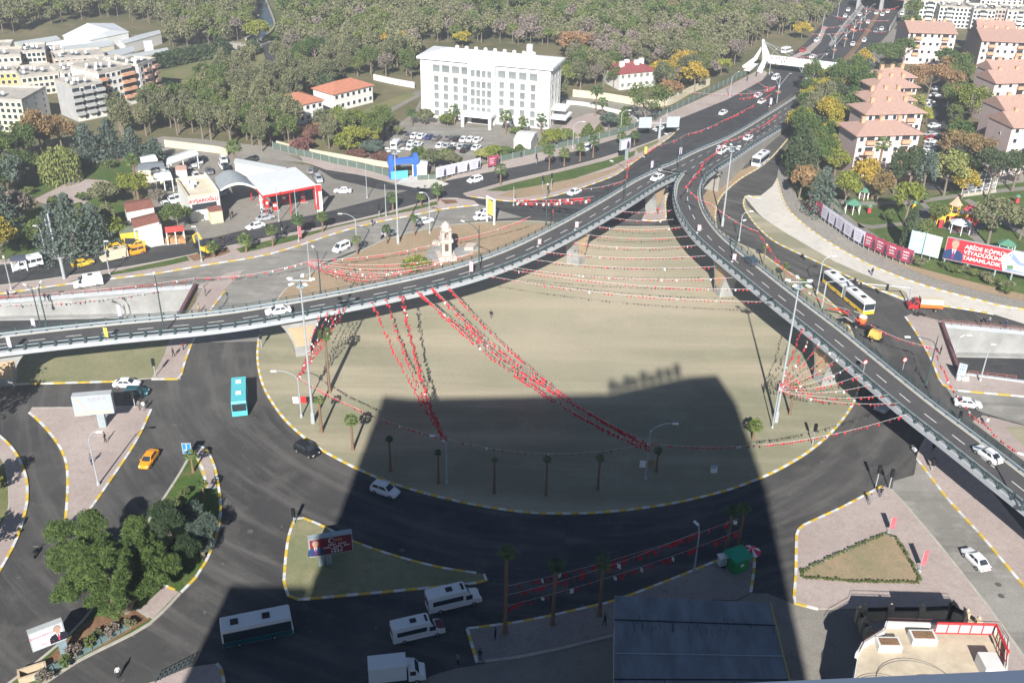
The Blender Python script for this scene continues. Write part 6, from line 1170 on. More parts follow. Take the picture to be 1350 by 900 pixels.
for t, m in ((.29, M_black), (.93, M_black), (.66, mat('pale seam', (.30, .34, .38), .5))): a, b = A_.lerp(D_, t), B2.lerp(C_, t); mb = MB(); mb.sweep(path_of([a+Vector((0, 0, .06)), b+Vector((0, 0, .06))]), [(-.06, 0), (-.06, .09), (.06, .09), (.06, 0)]); mb.build('roof_seam', m, r)
mb = MB(); mb.sweep(path_of([B2+Vector((.05, 0, 0)), C_+Vector((.05, 0, 0))]), [(-.09, -.3), (-.09, .16), (.09, .16), (.09, -.3)]); mb.build('gable_trim', mat('ochre trim', (.42, .34, .12), .7), r)
mb = MB(); 
for k in range(46):
    x, y = fr.random(), fr.choice([.25, .3, .33, .97]); a = A_.lerp(B2, x).lerp(D_.lerp(C_, x), y+fr.uniform(-.05, .04)); L = fr.uniform(.4, 1.3); mb.box((a.x, a.y-L/2, z+.1), (.04, L, .01))
mb.build('rust_streaks', M_black, r, weld=True)
# terrace building
zt = 7.; rr_ = lambda pts, z_: [P(x, y, z_) for x, y in pts]
c = rr_([(1130, 868), (1137, 855), (1165, 838), (1168, 827), (1313, 832), (1325, 852), (1322, 890), (1335, 930), (1120, 930)], zt); o = sum(c, Vector())/len(c); o.z = 0; r = empty('terrace_building', (o.x, o.y, 0), 0, 'cream terrace building with red railings at the lower right', 'building'); q = [(v.x-o.x, v.y-o.y) for v in c][::-1]
mb = MB(); mb.prism(q, 0, zt); mb.build('wall', M_whitew, r); mb = MB(); mb.prism([(x*.985, y*.985) for x, y in q], zt, zt+.03); mb.build('terrace_floor', mat('terrace tiles', (.52, .44, .33), .85, .15, .8), r)
pa = path_of([Vector((x, y, zt)) for x, y in q[2:]]); mb = MB(); mb.sweep(pa, [(-.05, 0), (-.05, .75), (.3, .75), (.3, 0)]); mb.build('parapet', M_whitew, r)
for z_ in (1.1, 1.5): mb = MB(); mb.tube([Vector((x, y, zt+z_)) for x, y in q[2:]], .035, 5); mb.build('railing', mat('brown rail', (.10, .04, .04), .6), r)
for (px, py, w_, d_, h_) in [(1164, 838, 2.6, 1.5, .9), (1209, 829, 2.8, 1.6, .9)]: g = P(px+6, py+15, zt)-o; mb = MB(); mb.box((g.x, g.y, zt+h_/2), (w_, d_, h_)); mb.build('planter', M_whitew, r); mb = MB(); mb.box((g.x, g.y, zt+h_+.02), (w_-.5, d_-.5, .05)); mb.build('planter_soil', M_soil, r)
g = P(1302, 884, zt)-o; mb = MB(); mb.box((g.x, g.y, zt+.8), (2, 2.4, 1.6)); mb.build('stair_hut', M_whitew, r)
a, b, c_ = P(1232, 834, zt+.7)-o, P(1309, 836, zt+.7)-o, P(1325, 872, zt+.7)-o
for s, t, m in ((a, b, M_red), (b, c_, M_red)):
    for z_ in (0, 1.5): mb = MB(); mb.tube([s+Vector((0, 0, z_)), t+Vector((0, 0, z_))], .15 if z_ else .07, 6); mb.build('red_rail', m, r)
    for k in range(6): p0 = s.lerp(t, k/5); mb = MB(); mb.tube([p0, p0+Vector((0, 0, 1.5))], .05, 5); mb.build('rail_post', M_red, r)
mb = MB(); mb.add([a+Vector((0, .05, .1)), b+Vector((0, .05, .1)), b+Vector((0, .05, 1.4)), a+Vector((0, .05, 1.4))], [(0, 1, 2, 3)]); mb.build('glass_screen', mat('milky screen', (.42, .42, .46), .4), r)
M_line2 = mat('iron arch', (.12, .11, .11), .5)
for (px, py, R_) in [(1204, 893, 4.2), (1226, 905, 3.0), (1160, 905, 3.2)]:
    for dz in (0, .35):
        g = P(px, py, zt)-o; mb = MB(); mb.tube([(g.x+R_*math.cos(t), g.y-1+(R_*.9-dz)*math.sin(t), zt+.05) for t in [math.pi*k/14 for k in range(15)]], .035, 4); mb.build('floor_arch', M_line2, r)
# garden wall with pillars
def gwall(pts, h, label, m, pil=True):
    V_ = [P(*q) for q in pts]; c = V_[0]; r = empty('garden_wall', c, 0, label, 'wall'); mb = MB(); mb.sweep(path_of([v-c for v in V_]), [(-.2, 0), (-.2, h), (.2, h), (.2, 0)]); mb.build('wall', m, r)
    mb = MB(); mb.sweep(path_of([v-c for v in V_]), [(-.1, h+.02), (-.1, h+.6), (-.02, h+.6), (-.02, h+.02)]); mb.build('railing', M_black, r)
    for v in V_: mb = MB(); mb.box((v.x-c.x, v.y-c.y, (h+.8)/2), (.7, .7, h+.8)); mb.lathe((v.x-c.x, v.y-c.y, h+.8), [(.1, 0), (.25, .2), (.1, .5)], 6); mb.build('pillar', m, r, weld=True)
M_wallc = mat('sandstone wall', (.50, .40, .28), .85, .15, .8)
gwall([(1135, 818), (1170, 817), (1211, 817), (1250, 815)], 1.5, 'straight sandstone garden wall before the terrace', M_wallc); gwall([(1250, 815), (1270, 824), (1285, 834)], 1.5, 'curved sandstone wall right of the terrace', M_wallc); gwall([(1130, 820), (1136, 834), (1142, 846)], 1.4, 'short shaded garden wall left of the terrace', M_wallc)
# kiosk, parasol and stand
g = P(971, 748, .15); r = empty('green_kiosk', g, .45, 'small green kiosk with a green roof on the shaded pavement', 'kiosk'); mb = MB(); mb.box((0, 0, 1.1), (2.2, 2., 2.2)); mb.build('body', mat('kiosk green', (.03, .28, .08), .5, .1, 1), r)
mb = MB(); mb.box((0, 0, 2.4), (3., 2.7, .25), 0, None, (.95, .95)); mb.build('roof', mat('kiosk roof green', (.01, .33, .19), .5, .1, 1), r); mb = MB(); mb.box((0, -1.02, 1.2), (.5, .05, .4)); mb.box((1.12, 0, 1.2), (.05, .5, .4)); mb.build('notice', M_white, r, weld=True)
g = P(988, 742, .15); r = empty('parasol', g, 0, 'red and white parasol beside the green kiosk', 'parasol'); mb = MB(); mb.tube([(0, 0, 0), (0, 0, 2.5)], .04, 6); mb.build('pole', M_steel, r); mb = MB()
for k in range(12): a, b = 2*math.pi*k/12, 2*math.pi*(k+1)/12; mb.add([(0, 0, 2.6), (1.25*math.cos(a), 1.25*math.sin(a), 2.05), (1.25*math.cos(b), 1.25*math.sin(b), 2.05)], [(0, 1, 2)], 1 if k % 3 == 0 else 0)
mb.build('canopy', [mat('parasol red', (.60, .03, .10), .7), M_white], r)
# beige board leaning behind, white vending cart
g = P(951, 746, .15); r = empty('vending_cart', g, .3, 'pale cart beside the green kiosk', 'cart'); mb = MB(); mb.box((0, 0, .9), (1., .8, 1.1)); mb.build('body', mat('cart white', (.52, .56, .56), .6, .3, 2), r); mb = MB(); mb.box((.1, 0, 1.75), (1.4, 1.1, .12)); mb.build('top', M_white, r)
for s in (-1, 1): mb = MB(); mb.lathe((0, s*.42, .3), [(.3, -.03), (.3, .03)], 10); mb.build('wheel', M_tyre, r)
# ============================================================ trees
def leaf_mat(name, c1, c2, sc=.35):
    m = mat(name, c1, .75, .0, sc, col2=c2, detail=3, objrand=.16, thr=(.35, .65)); b = m.node_tree.nodes['Principled BSDF']; b.inputs['Specular IOR Level'].default_value = .15; return m
LM = {'wood': leaf_mat('grey olive leaves', (.10, .115, .055), (.19, .19, .105)), 'brush': leaf_mat('mauve twigs', (.15, .125, .105), (.22, .19, .155)), 'green': leaf_mat('green leaves', (.075, .105, .03), (.13, .165, .055)), 'pine': leaf_mat('pine needles', (.05, .085, .025), (.11, .16, .05)),
      'bigpine': leaf_mat('fresh pine needles', (.055, .092, .028), (.12, .17, .05), 1.), 'cedar': leaf_mat('blue green needles', (.065, .095, .075), (.13, .165, .135)), 'cypress': leaf_mat('cypress leaves', (.04, .065, .028), (.085, .11, .06)), 'yellow': leaf_mat('yellow leaves', (.26, .21, .035), (.42, .31, .05)),
      'orange': leaf_mat('rust leaves', (.20, .125, .06), (.31, .205, .10)), 'lime': leaf_mat('lime leaves', (.13, .16, .03), (.23, .25, .05)), 'willow': leaf_mat('willow leaves', (.17, .19, .055), (.28, .29, .10)), 'purple': leaf_mat('purple leaves', (.12, .055, .05), (.19, .10, .08))}
M_bark = mat('bark', (.20, .165, .13), .9, .3, 4, bump=.3)
def quads_mesh(name, C, S, N, mats, rng, flat=.0, elong=1.0, down=0., thin=1.):
    """small leaf clumps: one quad each at centres C, size S, around normals N (random when None)"""
    n = len(C); a = rng.normal(size=(n, 3)); a[:, 2] *= (1-flat)
    if down: a = a*(1-down)+np.array([0, 0, -down*1.5])
    a /= np.linalg.norm(a, axis=1)[:, None]; b = rng.normal(size=(n, 3)); b -= (b*a).sum(1)[:, None]*a; b /= np.linalg.norm(b, axis=1)[:, None]
    b = b*thin; S = S[:, None]; v = np.stack([C-a*S*elong-b*S*.5, C-a*S*.1+b*S*.72, C+a*S*elong+b*S*.2, C+a*S*.2-b*S*.72], 1).reshape(-1, 3)
    me = bpy.data.meshes.new(name); me.vertices.add(4*n); me.vertices.foreach_set('co', v.astype(np.float32).ravel()); me.loops.add(4*n); me.loops.foreach_set('vertex_index', np.arange(4*n, dtype=np.int32))
    me.polygons.add(n); me.polygons.foreach_set('loop_start', np.arange(0, 4*n, 4, dtype=np.int32)); me.polygons.foreach_set('loop_total', np.full(n, 4, dtype=np.int32))
    for m in mats: me.materials.append(m)
    me.update(); return me
def crown_pts(kind, seed, n, clumps=None):
    """leaf positions in a unit tree (height 1, radius 1 -> scaled later)"""
    rng = np.random.default_rng(seed); P_ = []
    if kind == 'cypress':
        z = rng.beta(1.4, 1.3, n)*.93+.06; R = np.minimum(1, (1-z)*2.6+.05)*np.minimum(1, z*6+.3); t = rng.uniform(0, 2*np.pi, n); k = .75+.3*rng.random(n)*(1+.3*np.sin(t*3+z*20)); return np.stack([R*k*np.cos(t), R*k*np.sin(t), z], 1)
    if kind == 'cone':
        lay = rng.integers(0, 11, n); br = rng.integers(0, 9, n); z0 = .08+lay/11*.88; R = (1-z0)**.75; ang = br*2*np.pi/9+lay*1.7+rng.normal(0, .13, n); q = rng.random(n)**.55; d = R*q*(.82+.3*np.sin(br*2.3+lay*1.9))
        return np.stack([d*np.cos(ang), d*np.sin(ang), z0-.05*q*q+rng.normal(0, .014, n)+.02*(rng.random(n))], 1)
    if kind == 'willow':
        t = rng.uniform(0, 2*np.pi, n); s = np.round(t*5)/5+rng.normal(0, .04, n); R = .3+.7*rng.random(n)**.6; top = .95-.35*R**2; z = top-rng.random(n)**.8*(.55*R+.1); return np.stack([R*np.cos(s), R*np.sin(s), z], 1)
    K = clumps or 34; zc = {'round': (.62, .36), 'wide': (.72, .24), 'tall': (.56, .42), 'bush': (.5, .45)}[kind]
    u = rng.normal(size=(K, 3)); u /= np.linalg.norm(u, axis=1)[:, None]; u[:, 2] = np.where(u[:, 2] < -.35, -u[:, 2]*.6, u[:, 2]); rad = rng.uniform(.45, 1., K)**.6
    cen = u*rad[:, None]*np.array([.8, .8, zc[1]*.86])+np.array([0, 0, zc[0]]); cr = rng.uniform(.16, .34, K)
    i = rng.integers(0, K, n); d = rng.normal(size=(n, 3)); d /= np.linalg.norm(d, axis=1)[:, None]; q = rng.random(n)**.45
    return cen[i]+d*(q*cr[i])[:, None]*np.array([1, 1, .42])
TK = {}
def tree_proto(kind, shape, H, R, n, leaf, seed):
    key = (kind, shape, round(H), seed, n)
    if key in TK: return TK[key]
    rng = np.random.default_rng(seed+99); p = crown_pts(shape, seed, n)*np.array([R, R, H]); S = leaf*rng.uniform(.6, 1.3, len(p))
    cr = quads_mesh('crown', p, S, None, [LM[kind]], rng, .3 if shape == 'cone' else 0, 1.3 if shape in ('willow',) else 1., .7 if shape == 'willow' else 0)
    mb = MB(); r = max(.12, H*.022); lean = rng.normal(0, .15, 2); top = H*(.62 if shape in ('round', 'wide', 'tall', 'willow') else .9); mb.tube([(0, 0, 0), (lean[0]*.5, lean[1]*.5, H*.25), (lean[0], lean[1], top*.7), (lean[0], lean[1], top)], [r*1.3, r, r*.7, r*.25], 6)
    if shape in ('round', 'wide', 'tall', 'willow', 'bush'):
        for k in range(6): t = 6.28*k/6+rng.uniform(0, .8); z = H*rng.uniform(.25, .5); mb.tube([(lean[0]*.6, lean[1]*.6, z), (R*.35*math.cos(t), R*.35*math.sin(t), z+H*.16), (R*.7*math.cos(t), R*.7*math.sin(t), z+H*.26)], [r*.55, r*.35, r*.1], 4)
    TK[key] = (cr, mb.mesh('trunk', M_bark)); return TK[key]
def tree(b, topy, R, kind, shape, label, group=None, n=900, leaf=.5, name=None, seed=None, z=0.05, var=2):
    H = hgt(b, topy, z); i = seed if seed is not None else int(b[0]) % var; Hq = max(3, round(H/3)*3); cr, tr = tree_proto(kind, shape, Hq, R, n, leaf, i)
    o = empty(name or {'cypress': 'cypress_tree', 'cedar': 'cedar_tree', 'pine': 'pine_tree', 'willow': 'willow_tree'}.get(kind, 'tree'), P(b[0], b[1], z), fr.uniform(0, 6.28), label, 'tree', group); s = H/Hq
    obj('crown', cr, o, (0, 0, 0), 0, (1, 1, s)); obj('trunk', tr, o, (0, 0, 0), 0, (1, 1, s)); return o
# the big pine by the lower left billboard and its neighbours
def big_tree(b, lobes, kind, label, name, n=16000, leaf=.2, trunk=None):
    g = P(*b, .15); rng = np.random.default_rng(5); pts = []; nrm = []
    tot = sum(l[3] for l in lobes)
    for x, y, z, rr in [(l[0], l[1], l[2], l[3]*.86) for l in lobes]:      # pixel of lobe centre at height z, radius
        c = np.array(P(x, y, z))-np.array(g); K = int(24*rr/4)+6; u = rng.normal(size=(K, 3)); u /= np.linalg.norm(u, axis=1)[:, None]; u[:, 2] = np.abs(u[:, 2])*.95-.25
        cc = c+u*rr*np.array([1, 1, .8])*rng.uniform(.55, 1, K)[:, None]; cr = rng.uniform(.55, 1.05, K); k = int(n*rr/tot); i = rng.integers(0, K, k); d = rng.normal(size=(k, 3)); d /= np.linalg.norm(d, axis=1)[:, None]; d[:, 2] = d[:, 2]*.75+.1
        pts.append(cc[i]+d*(cr[i]*rng.random(k)**.28)[:, None])
    p = np.concatenate(pts); p[:, 2] = np.maximum(p[:, 2], .4); S = leaf*rng.uniform(.6, 1.3, len(p)); o = empty(name, g, 0, label, 'tree'); me = quads_mesh('crown', p, S, None, [LM[kind]], rng, 0, 2.6, 0, .42); obj('crown', me, o)
    mb = MB(); t = trunk or .35
    for x, y, z, rr in lobes: c = P(x, y, z)-g; mb.tube([(0, 0, 0), (c.x*.15, c.y*.15, 1.6), (c.x*.55, c.y*.55, c.z*.6), (c.x, c.y, c.z)], [t, t*.8, t*.45, t*.1], 7)
    mb.build('trunk', M_bark, o, weld=True); return o
big_tree((168, 806), [(125, 735, 5.5, 4.6), (92, 730, 4, 3.0), (110, 775, 4.0, 3.6), (180, 725, 6, 3.8), (205, 762, 4, 3.0), (155, 785, 3.5, 3.6), (120, 692, 6.5, 2.4), (140, 755, 7.5, 4.2), (178, 695, 5.5, 1.8), (80, 700, 3.2, 2.0), (215, 745, 4.5, 2.0)], 'bigpine', 'big spreading pine at the lower left, beside the white billboard', 'pine_tree', 90000, .14, .5)
big_tree((236, 745), [(222, 690, 6, 2.2), (245, 720, 3.5, 2.2), (213, 672, 7.5, 1.5)], 'cypress', 'dark cypress like conifer behind the big pine', 'conifer_tree', 16000, .14)
big_tree((268, 735), [(268, 695, 3, 2.3), (262, 715, 2, 2.0), (250, 672, 4, 1.6)], 'cedar', 'low dark blue green bush on the tree island', 'bush', 12000, .13)
for i, (b, t, R, k) in enumerate([((244, 655), 642, .9, 'green'), ((232, 672), 655, 1.2, 'green'), ((275, 690), 672, 1.0, 'green'), ((120, 855), 838, 1.3, 'green'), ((98, 868), 850, 1.2, 'brush'), ((150, 838), 822, 1.0, 'brush'), ((88, 880), 862, 1.1, 'green'), ((60, 898), 884, .9, 'brush'), ((128, 842), 830, .9, 'wood'), ((172, 828), 816, .7, 'wood')]):
    tree(b, t, R, k, 'bush', ['small bush on the lawn by the blue sign', 'bush on the lawn below the short palm', 'bush by the kerb of the tree island', 'green shrub right of the billboard post', 'twiggy shrub beside the green planters', 'twiggy shrub at the end of the soil bed', 'green shrub at the foot of the billboard post', 'low twigs at the frame corner', 'grey shrub in the middle of the soil bed', 'small grey shrub at the pine foot'][i], 'shrubs in the soil bed', 420, .16, 'shrub')
T = tree; G1 = 'trees in the park at the left'; cd_ = dict(group=G1, n=3000, leaf=.27)
for a in [((78, 338), 262, 6.5, 'cedar', 'cone', 'blue green cedar left of the pair by the tall billboard'), ((100, 340), 246, 6.5, 'cedar', 'cone', 'tallest blue green cedar behind the yellow taxi'), ((128, 332), 262, 5.5, 'cedar', 'cone', 'blue green cedar nearest the taxi office'), ((10, 318), 236, 6., 'cedar', 'cone', 'blue green cedar at the left edge'), ((60, 330), 285, 4, 'green', 'round', 'dark tree in the shade behind the street lamp'),
          ((5, 346), 286, 5., 'yellow', 'round', 'yellowing tree at the left edge by the shelter'), ((82, 238), 190, 5.2, 'willow', 'willow', 'pale weeping willow beside the plaza'), ((58, 212), 138, 5.5, 'orange', 'tall', 'tall rust coloured tree before the grey flats'), ((84, 205), 146, 5., 'orange', 'tall', 'rust and olive tree right of the tallest one'), ((118, 214), 158, 8., 'cedar', 'cone', 'broad layered cedar above the park lawn'),
          ((148, 208), 152, 5., 'cedar', 'cone', 'dark cedar right of the broad one'), ((176, 206), 165, 4.5, 'cedar', 'cone', 'pale cedar before the yard wall'), ((206, 214), 178, 4, 'cedar', 'cone', 'small cedar by the cream wall'), ((236, 305), 268, 3.8, 'green', 'round', 'round green tree in front of the station building'), ((150, 322), 287, 3.4, 'lime', 'round', 'lime yellow tree left of the taxi office'), ((179, 266), 226, 4.4, 'lime', 'round', 'yellow green tree behind the tiled houses'), ((141, 272), 240, 4.2, 'wood', 'round', 'grey leafless tree by the plaza'),
          ((38, 238), 204, 5., 'green', 'wide', 'dark green tree left of the willow'), ((16, 256), 200, 5., 'cedar', 'tall', 'dark conifer at the left edge above the cedars'), ((28, 302), 250, 4.5, 'brush', 'round', 'brown tree among the cedars'), ((208, 268), 250, 2.4, 'brush', 'round', 'bare brown tree beside the very tall palm'), ((140, 300), 270, 3, 'wood', 'round', 'olive tree by the upper tiled house'), ((104, 224), 206, 1.8, 'cypress', 'cypress', 'narrow dark cypress by the plaza entrance'), ((160, 250), 238, 3, 'green', 'bush', 'broad green shrub behind the lime tree'), ((60, 196), 168, 4, 'wood', 'round', 'grey tree before the pale yellow flats'), ((22, 210), 176, 5, 'wood', 'round', 'grey tree in front of the long flats')]: T(*a, **cd_)
for i, (b, t) in enumerate([((72, 272), 257), ((109, 265), 253), ((112, 284), 272), ((104, 278), 267), ((145, 222), 210), ((68, 238), 228), ((38, 256), 246)]): T(b, t, 1.7, 'green', 'bush', ['clipped round bush left of the plaza foot', 'clipped round bush right of the plaza', 'clipped yellowish bush below the plaza', 'smaller of the two bushes below the plaza', 'round bush on the upper park lawn', 'bush beside the plaza bench', 'bush at the left plaza corner'][i], 'round bushes of the park', 500, .3, 'bush')
GR = 'trees of the park at the right'; cd_ = dict(group=GR, n=2400, leaf=.3)
for a in [((1048, 236), 160, 3.0, 'cypress', 'cypress', 'tall dark cypress nearest the right ramp wall'), ((1058, 240), 172, 2.4, 'cypress', 'cypress', 'grey green cypress right of the tallest one'), ((1040, 228), 196, 2.6, 'green', 'round', 'bright green tree at the ramp wall corner'), ((1076, 228), 182, 4.6, 'pine', 'round', 'dark pine behind the rust coloured tree'), ((1053, 262), 214, 3.6, 'orange', 'round', 'rust coloured tree by the new pavement'), ((1080, 284), 214, 5.6, 'cedar', 'cone', 'big blue green cedar at the end of the poster wall'), ((1100, 232), 196, 3.8, 'lime', 'round', 'lime green tree left of the nearest pink block'),
          ((1112, 276), 224, 5.0, 'lime', 'round', 'broad yellow green tree behind the posters'), ((1136, 262), 206, 4.4, 'yellow', 'round', 'yellow tree in front of the nearest pink block'), ((1156, 268), 220, 3.4, 'orange', 'tall', 'rust coloured tree below the very tall palm'), ((1178, 256), 190, 3., 'cypress', 'tall', 'slim dark tree at the pink block corner'), ((1196, 258), 186, 3., 'cypress', 'tall', 'second slim dark tree at the pink block corner'), ((1214, 262), 194, 3.2, 'cedar', 'tall', 'grey green tree by the parked cars'), ((1192, 296), 236, 3.8, 'lime', 'round', 'yellow green tree on the lawn'), ((1244, 258), 196, 6., 'willow', 'round', 'broad pale brown tree before the court'), ((1268, 262), 222, 3.8, 'yellow', 'round', 'yellow tree beside the court cage'),
          ((1302, 262), 196, 6.5, 'cypress', 'wide', 'spreading dark pine beside the court'), ((1334, 252), 200, 5.5, 'cypress', 'wide', 'spreading pine at the right edge'), ((1302, 322), 258, 5.5, 'wood', 'round', 'large grey tree beside the playground'), ((1344, 316), 272, 4.5, 'wood', 'round', 'bare tree at the right edge over the red board'), ((1195, 328), 272, 1.6, 'cypress', 'cypress', 'slim cypress behind the poster wall'), ((1216, 318), 288, 2, 'green', 'round', 'young tree on the park lawn'), ((1232, 296), 268, 2.6, 'green', 'round', 'small green tree in front of the castle'), ((1172, 292), 276, 1.8, 'green', 'bush', 'bush on the lawn path bend'),
          ((1086, 176), 126, 4.5, 'yellow', 'round', 'golden tree beside the viaduct end'), ((1120, 172), 118, 5, 'pine', 'round', 'dark pine left of the pink roofs'), ((1106, 216), 176, 3.6, 'brush', 'round', 'mauve brown tree left of the pink block'), ((1136, 130), 98, 4.5, 'yellow', 'round', 'yellow tree by the fourth pink roof'), ((1102, 140), 106, 4.5, 'cypress', 'round', 'dark tree by the avenue edge'), ((1160, 98), 56, 8., 'pine', 'wide', 'large umbrella pine below the pink balcony block'), ((1188, 92), 46, 8.5, 'pine', 'round', 'tall dark pine beside the pink balcony block'), ((1140, 110), 74, 6, 'cedar', 'cone', 'blue green conifer at the footbridge end'),
          ((1222, 132), 80, 9., 'orange', 'round', 'very large rust coloured tree behind the pink roofs'), ((1262, 112), 66, 6.5, 'pine', 'round', 'dark pine before the upper right pink block'), ((1244, 96), 62, 5.5, 'pine', 'round', 'pine at the right end of the pink balcony block'), ((1204, 160), 122, 3.6, 'willow', 'round', 'olive tree beside the third pink roof'), ((1272, 168), 108, 6.5, 'lime', 'round', 'yellow green tree over the shaded street'), ((1258, 146), 112, 5, 'green', 'round', 'green tree left of the mauve gables'), ((1272, 222), 172, 4.5, 'orange', 'round', 'rust tree at the foot of the nearest gable'), ((1262, 200), 158, 5, 'pine', 'round', 'dark tree over the shaded street'), ((1268, 245), 205, 3.5, 'green', 'round', 'green bush like tree by the gable corner'), ((1216, 168), 140, 2.8, 'lime', 'round', 'light green tree between the cars and the pink blocks')]: T(*a, **cd_)
GH = 'trees round the hotel'; cd_ = dict(group=GH, n=1700, leaf=.32)
for a in [((430, 128), 96, 3.4, 'cypress', 'cypress', 'tall cypress in front of the white house'), ((453, 138), 108, 2.6, 'cypress', 'cypress', 'shorter cypress between the white houses'), ((850, 166), 106, 9., 'pine', 'round', 'big dark pine right of the villa'), ((803, 172), 148, 3.2, 'cedar', 'round', 'grey green tree by the hotel side yard'), ((822, 168), 138, 3.2, 'pine', 'cone', 'dark conifer by the hotel side yard'), ((727, 196), 168, 3.4, 'lime', 'round', 'yellow green tree at the fence left of the cone trees'), ((775, 180), 162, 2.8, 'green', 'cone', 'cone shaped tree by the fence'), ((790, 176), 163, 2, 'green', 'cone', 'smaller cone shaped tree by the fence'), ((746, 190), 170, 2.8, 'green', 'round', 'dark round tree by the fence'), ((717, 198), 180, 2, 'green', 'cone', 'small cone tree behind the white hut'),
          ((685, 202), 190, 1.6, 'green', 'cone', 'left one of two little cones below the hut'), ((694, 201), 190, 1.6, 'green', 'cone', 'right one of two little cones below the hut'), ((560, 166), 143, 3., 'wood', 'round', 'pale poplar at the left hotel corner'), ((588, 164), 154, 2.6, 'green', 'bush', 'shrub bed left of the hotel porch'), ((682, 176), 168, 2.6, 'green', 'bush', 'shrub bed right of the hotel porch'), ((590, 166), 150, 2.6, 'green', 'round', 'tree beside the palm left of the porch'), ((460, 196), 174, 6.5, 'lime', 'bush', 'broad yellow green shrub mass on the slope'), ((440, 192), 178, 4., 'green', 'bush', 'green shrub mass left of the yellow green one'), ((412, 186), 166, 3.6, 'purple', 'round', 'purple leaved shrub on the slope'), ((490, 204), 186, 4, 'cedar', 'round', 'grey tree right of the yellow green shrubs'), ((400, 200), 180, 4, 'purple', 'bush', 'dark purple bush at the roadside slope'), ((470, 206), 198, 4, 'purple', 'bush', 'red brown ground shrubs above the cream wall'), ((505, 212), 202, 4, 'purple', 'bush', 'red brown shrubs left of the gantry'), ((418, 170), 158, 3., 'orange', 'round', 'rust shrub by the white house'),
          ((573, 224), 196, 3.6, 'wood', 'round', 'grey tree at the car park edge'), ((596, 226), 200, 4., 'wood', 'round', 'olive tree behind the white posters'), ((588, 218), 196, 3, 'green', 'round', 'green tree behind the gatehouse'), ((548, 208), 192, 1.8, 'pine', 'cone', 'left one of two dark cones by the gatehouse'), ((556, 208), 192, 1.8, 'pine', 'cone', 'right one of two dark cones by the gatehouse'), ((636, 212), 198, 3, 'willow', 'round', 'olive tree before the red poster'), ((650, 210), 192, 3, 'lime', 'round', 'light tree behind the red poster'), ((664, 206), 194, 2.4, 'green', 'round', 'green tree at the fence by the hut'), ((524, 180), 166, 2.4, 'wood', 'round', 'small tree on the traffic island of the car park'), ((480, 168), 150, 3, 'green', 'round', 'tree on the grass strip by the drive'), ((500, 155), 140, 3, 'green', 'round', 'tree half way along the grass strip'),
          ((746, 116), 84, 5, 'willow', 'round', 'olive yellow tree right of the hotel'), ((800, 100), 74, 4.5, 'yellow', 'round', 'golden tree left of the villa'), ((872, 112), 78, 6, 'yellow', 'round', 'golden tree right of the villa'), ((900, 104), 64, 6.5, 'yellow', 'round', 'large golden tree above the side road'), ((915, 122), 78, 6, 'yellow', 'tall', 'golden tree by the side road'), ((950, 100), 76, 5, 'lime', 'round', 'yellow green tree at the road bend'), ((932, 104), 76, 5, 'brush', 'round', 'grey brown tree at the road bend'), ((760, 80), 38, 8, 'orange', 'round', 'broad rust coloured tree behind the hotel'), ((895, 28), 0, 8, 'orange', 'round', 'rust coloured tree near the top edge'), ((880, 134), 104, 5, 'orange', 'round', 'pale rust tree by the curved wall'), ((780, 56), 40, 4, 'yellow', 'round', 'small golden tree in the woods'), ((1048, 28), 4, 6, 'yellow', 'round', 'golden tree by the far pale orange roof'), ((1056, 52), 28, 6, 'yellow', 'round', 'golden tree by the avenue lamps'), ((968, 86), 50, 5.5, 'brush', 'round', 'mauve brown tree near the footbridge'), ((340, 60), 24, 6, 'lime', 'round', 'yellowish tree beside the canal'), ((382, 82), 72, 3, 'yellow', 'bush', 'yellow bush by the asphalt path'), ((520, 70), 38, 6, 'yellow', 'round', 'golden tree left behind the hotel'), ((610, 62), 40, 6, 'yellow', 'round', 'golden tree behind the hotel roof'), ((735, 140), 100, 4, 'wood', 'round', 'olive tree at the right hotel wall')]: T(*a, **cd_)
for k, x in enumerate((210, 217, 224, 231, 238, 246, 254, 262, 272)): T((x, 90-k*1.5), 70-k*1.5, 2.6, 'cypress', 'cypress', 'cypress %s in the row above the field' % ['first', 'second', 'third', 'fourth', 'fifth', 'sixth', 'seventh', 'eighth', 'last'][k], 'row of cypresses above the field', 500, .6)
T((292, 76), 50, 4, 'cypress', 'cypress', 'dark cypress at the wood edge by the path', GH); T((335, 72), 52, 2., 'cypress', 'cypress', 'single narrow cypress by the canal bridge', GH); T((30, 106), 82, 4, 'pine', 'cone', 'dark conifer between the cream flats', G1)
for i, (x, y, t, R) in enumerate([(1212, 350, 340, 1.8), (1258, 360, 352, 1.6), (1270, 358, 350, 2.2), (1282, 363, 354, 1.8), (1305, 374, 364, 1.8), (1316, 376, 366, 2), (1328, 380, 370, 2), (1325, 386, 376, 1.6), (1298, 366, 358, 2), (1245, 352, 345, 1.6)]): T((x, y), t, R, 'green' if i % 2 else 'wood', 'bush', '%s clipped bush from the left below the red board' % ['first', 'third', 'fourth', 'fifth', 'seventh', 'eighth', 'ninth', 'tenth, lowest', 'sixth', 'second'][i], 'bushes below the red board', 400, .28, 'bush')
# shrubs on the slope west of the pink triangle, hedge round the garden bed
hp = resample(PP([(1057, 755), (1110, 730), (1166, 706), (1181, 711), (1196, 735), (1212, 764), (1211, 770), (1135, 769), (1058, 763), (1057, 755)]), .55)
cr, tr = tree_proto('green', 'bush', 1, .38, 60, .12, 4)
for i, p in enumerate(hp): obj_ = tag(obj('hedge_plant', cr, None, (p.x, p.y, .17), i*1.3, (.6+.4*fr.random(), .6+.4*fr.random(), .3+.3*fr.random())), 'small hedge plant in the line edging the brown triangular bed', 'hedge plant', 'hedge plants round the triangular bed')
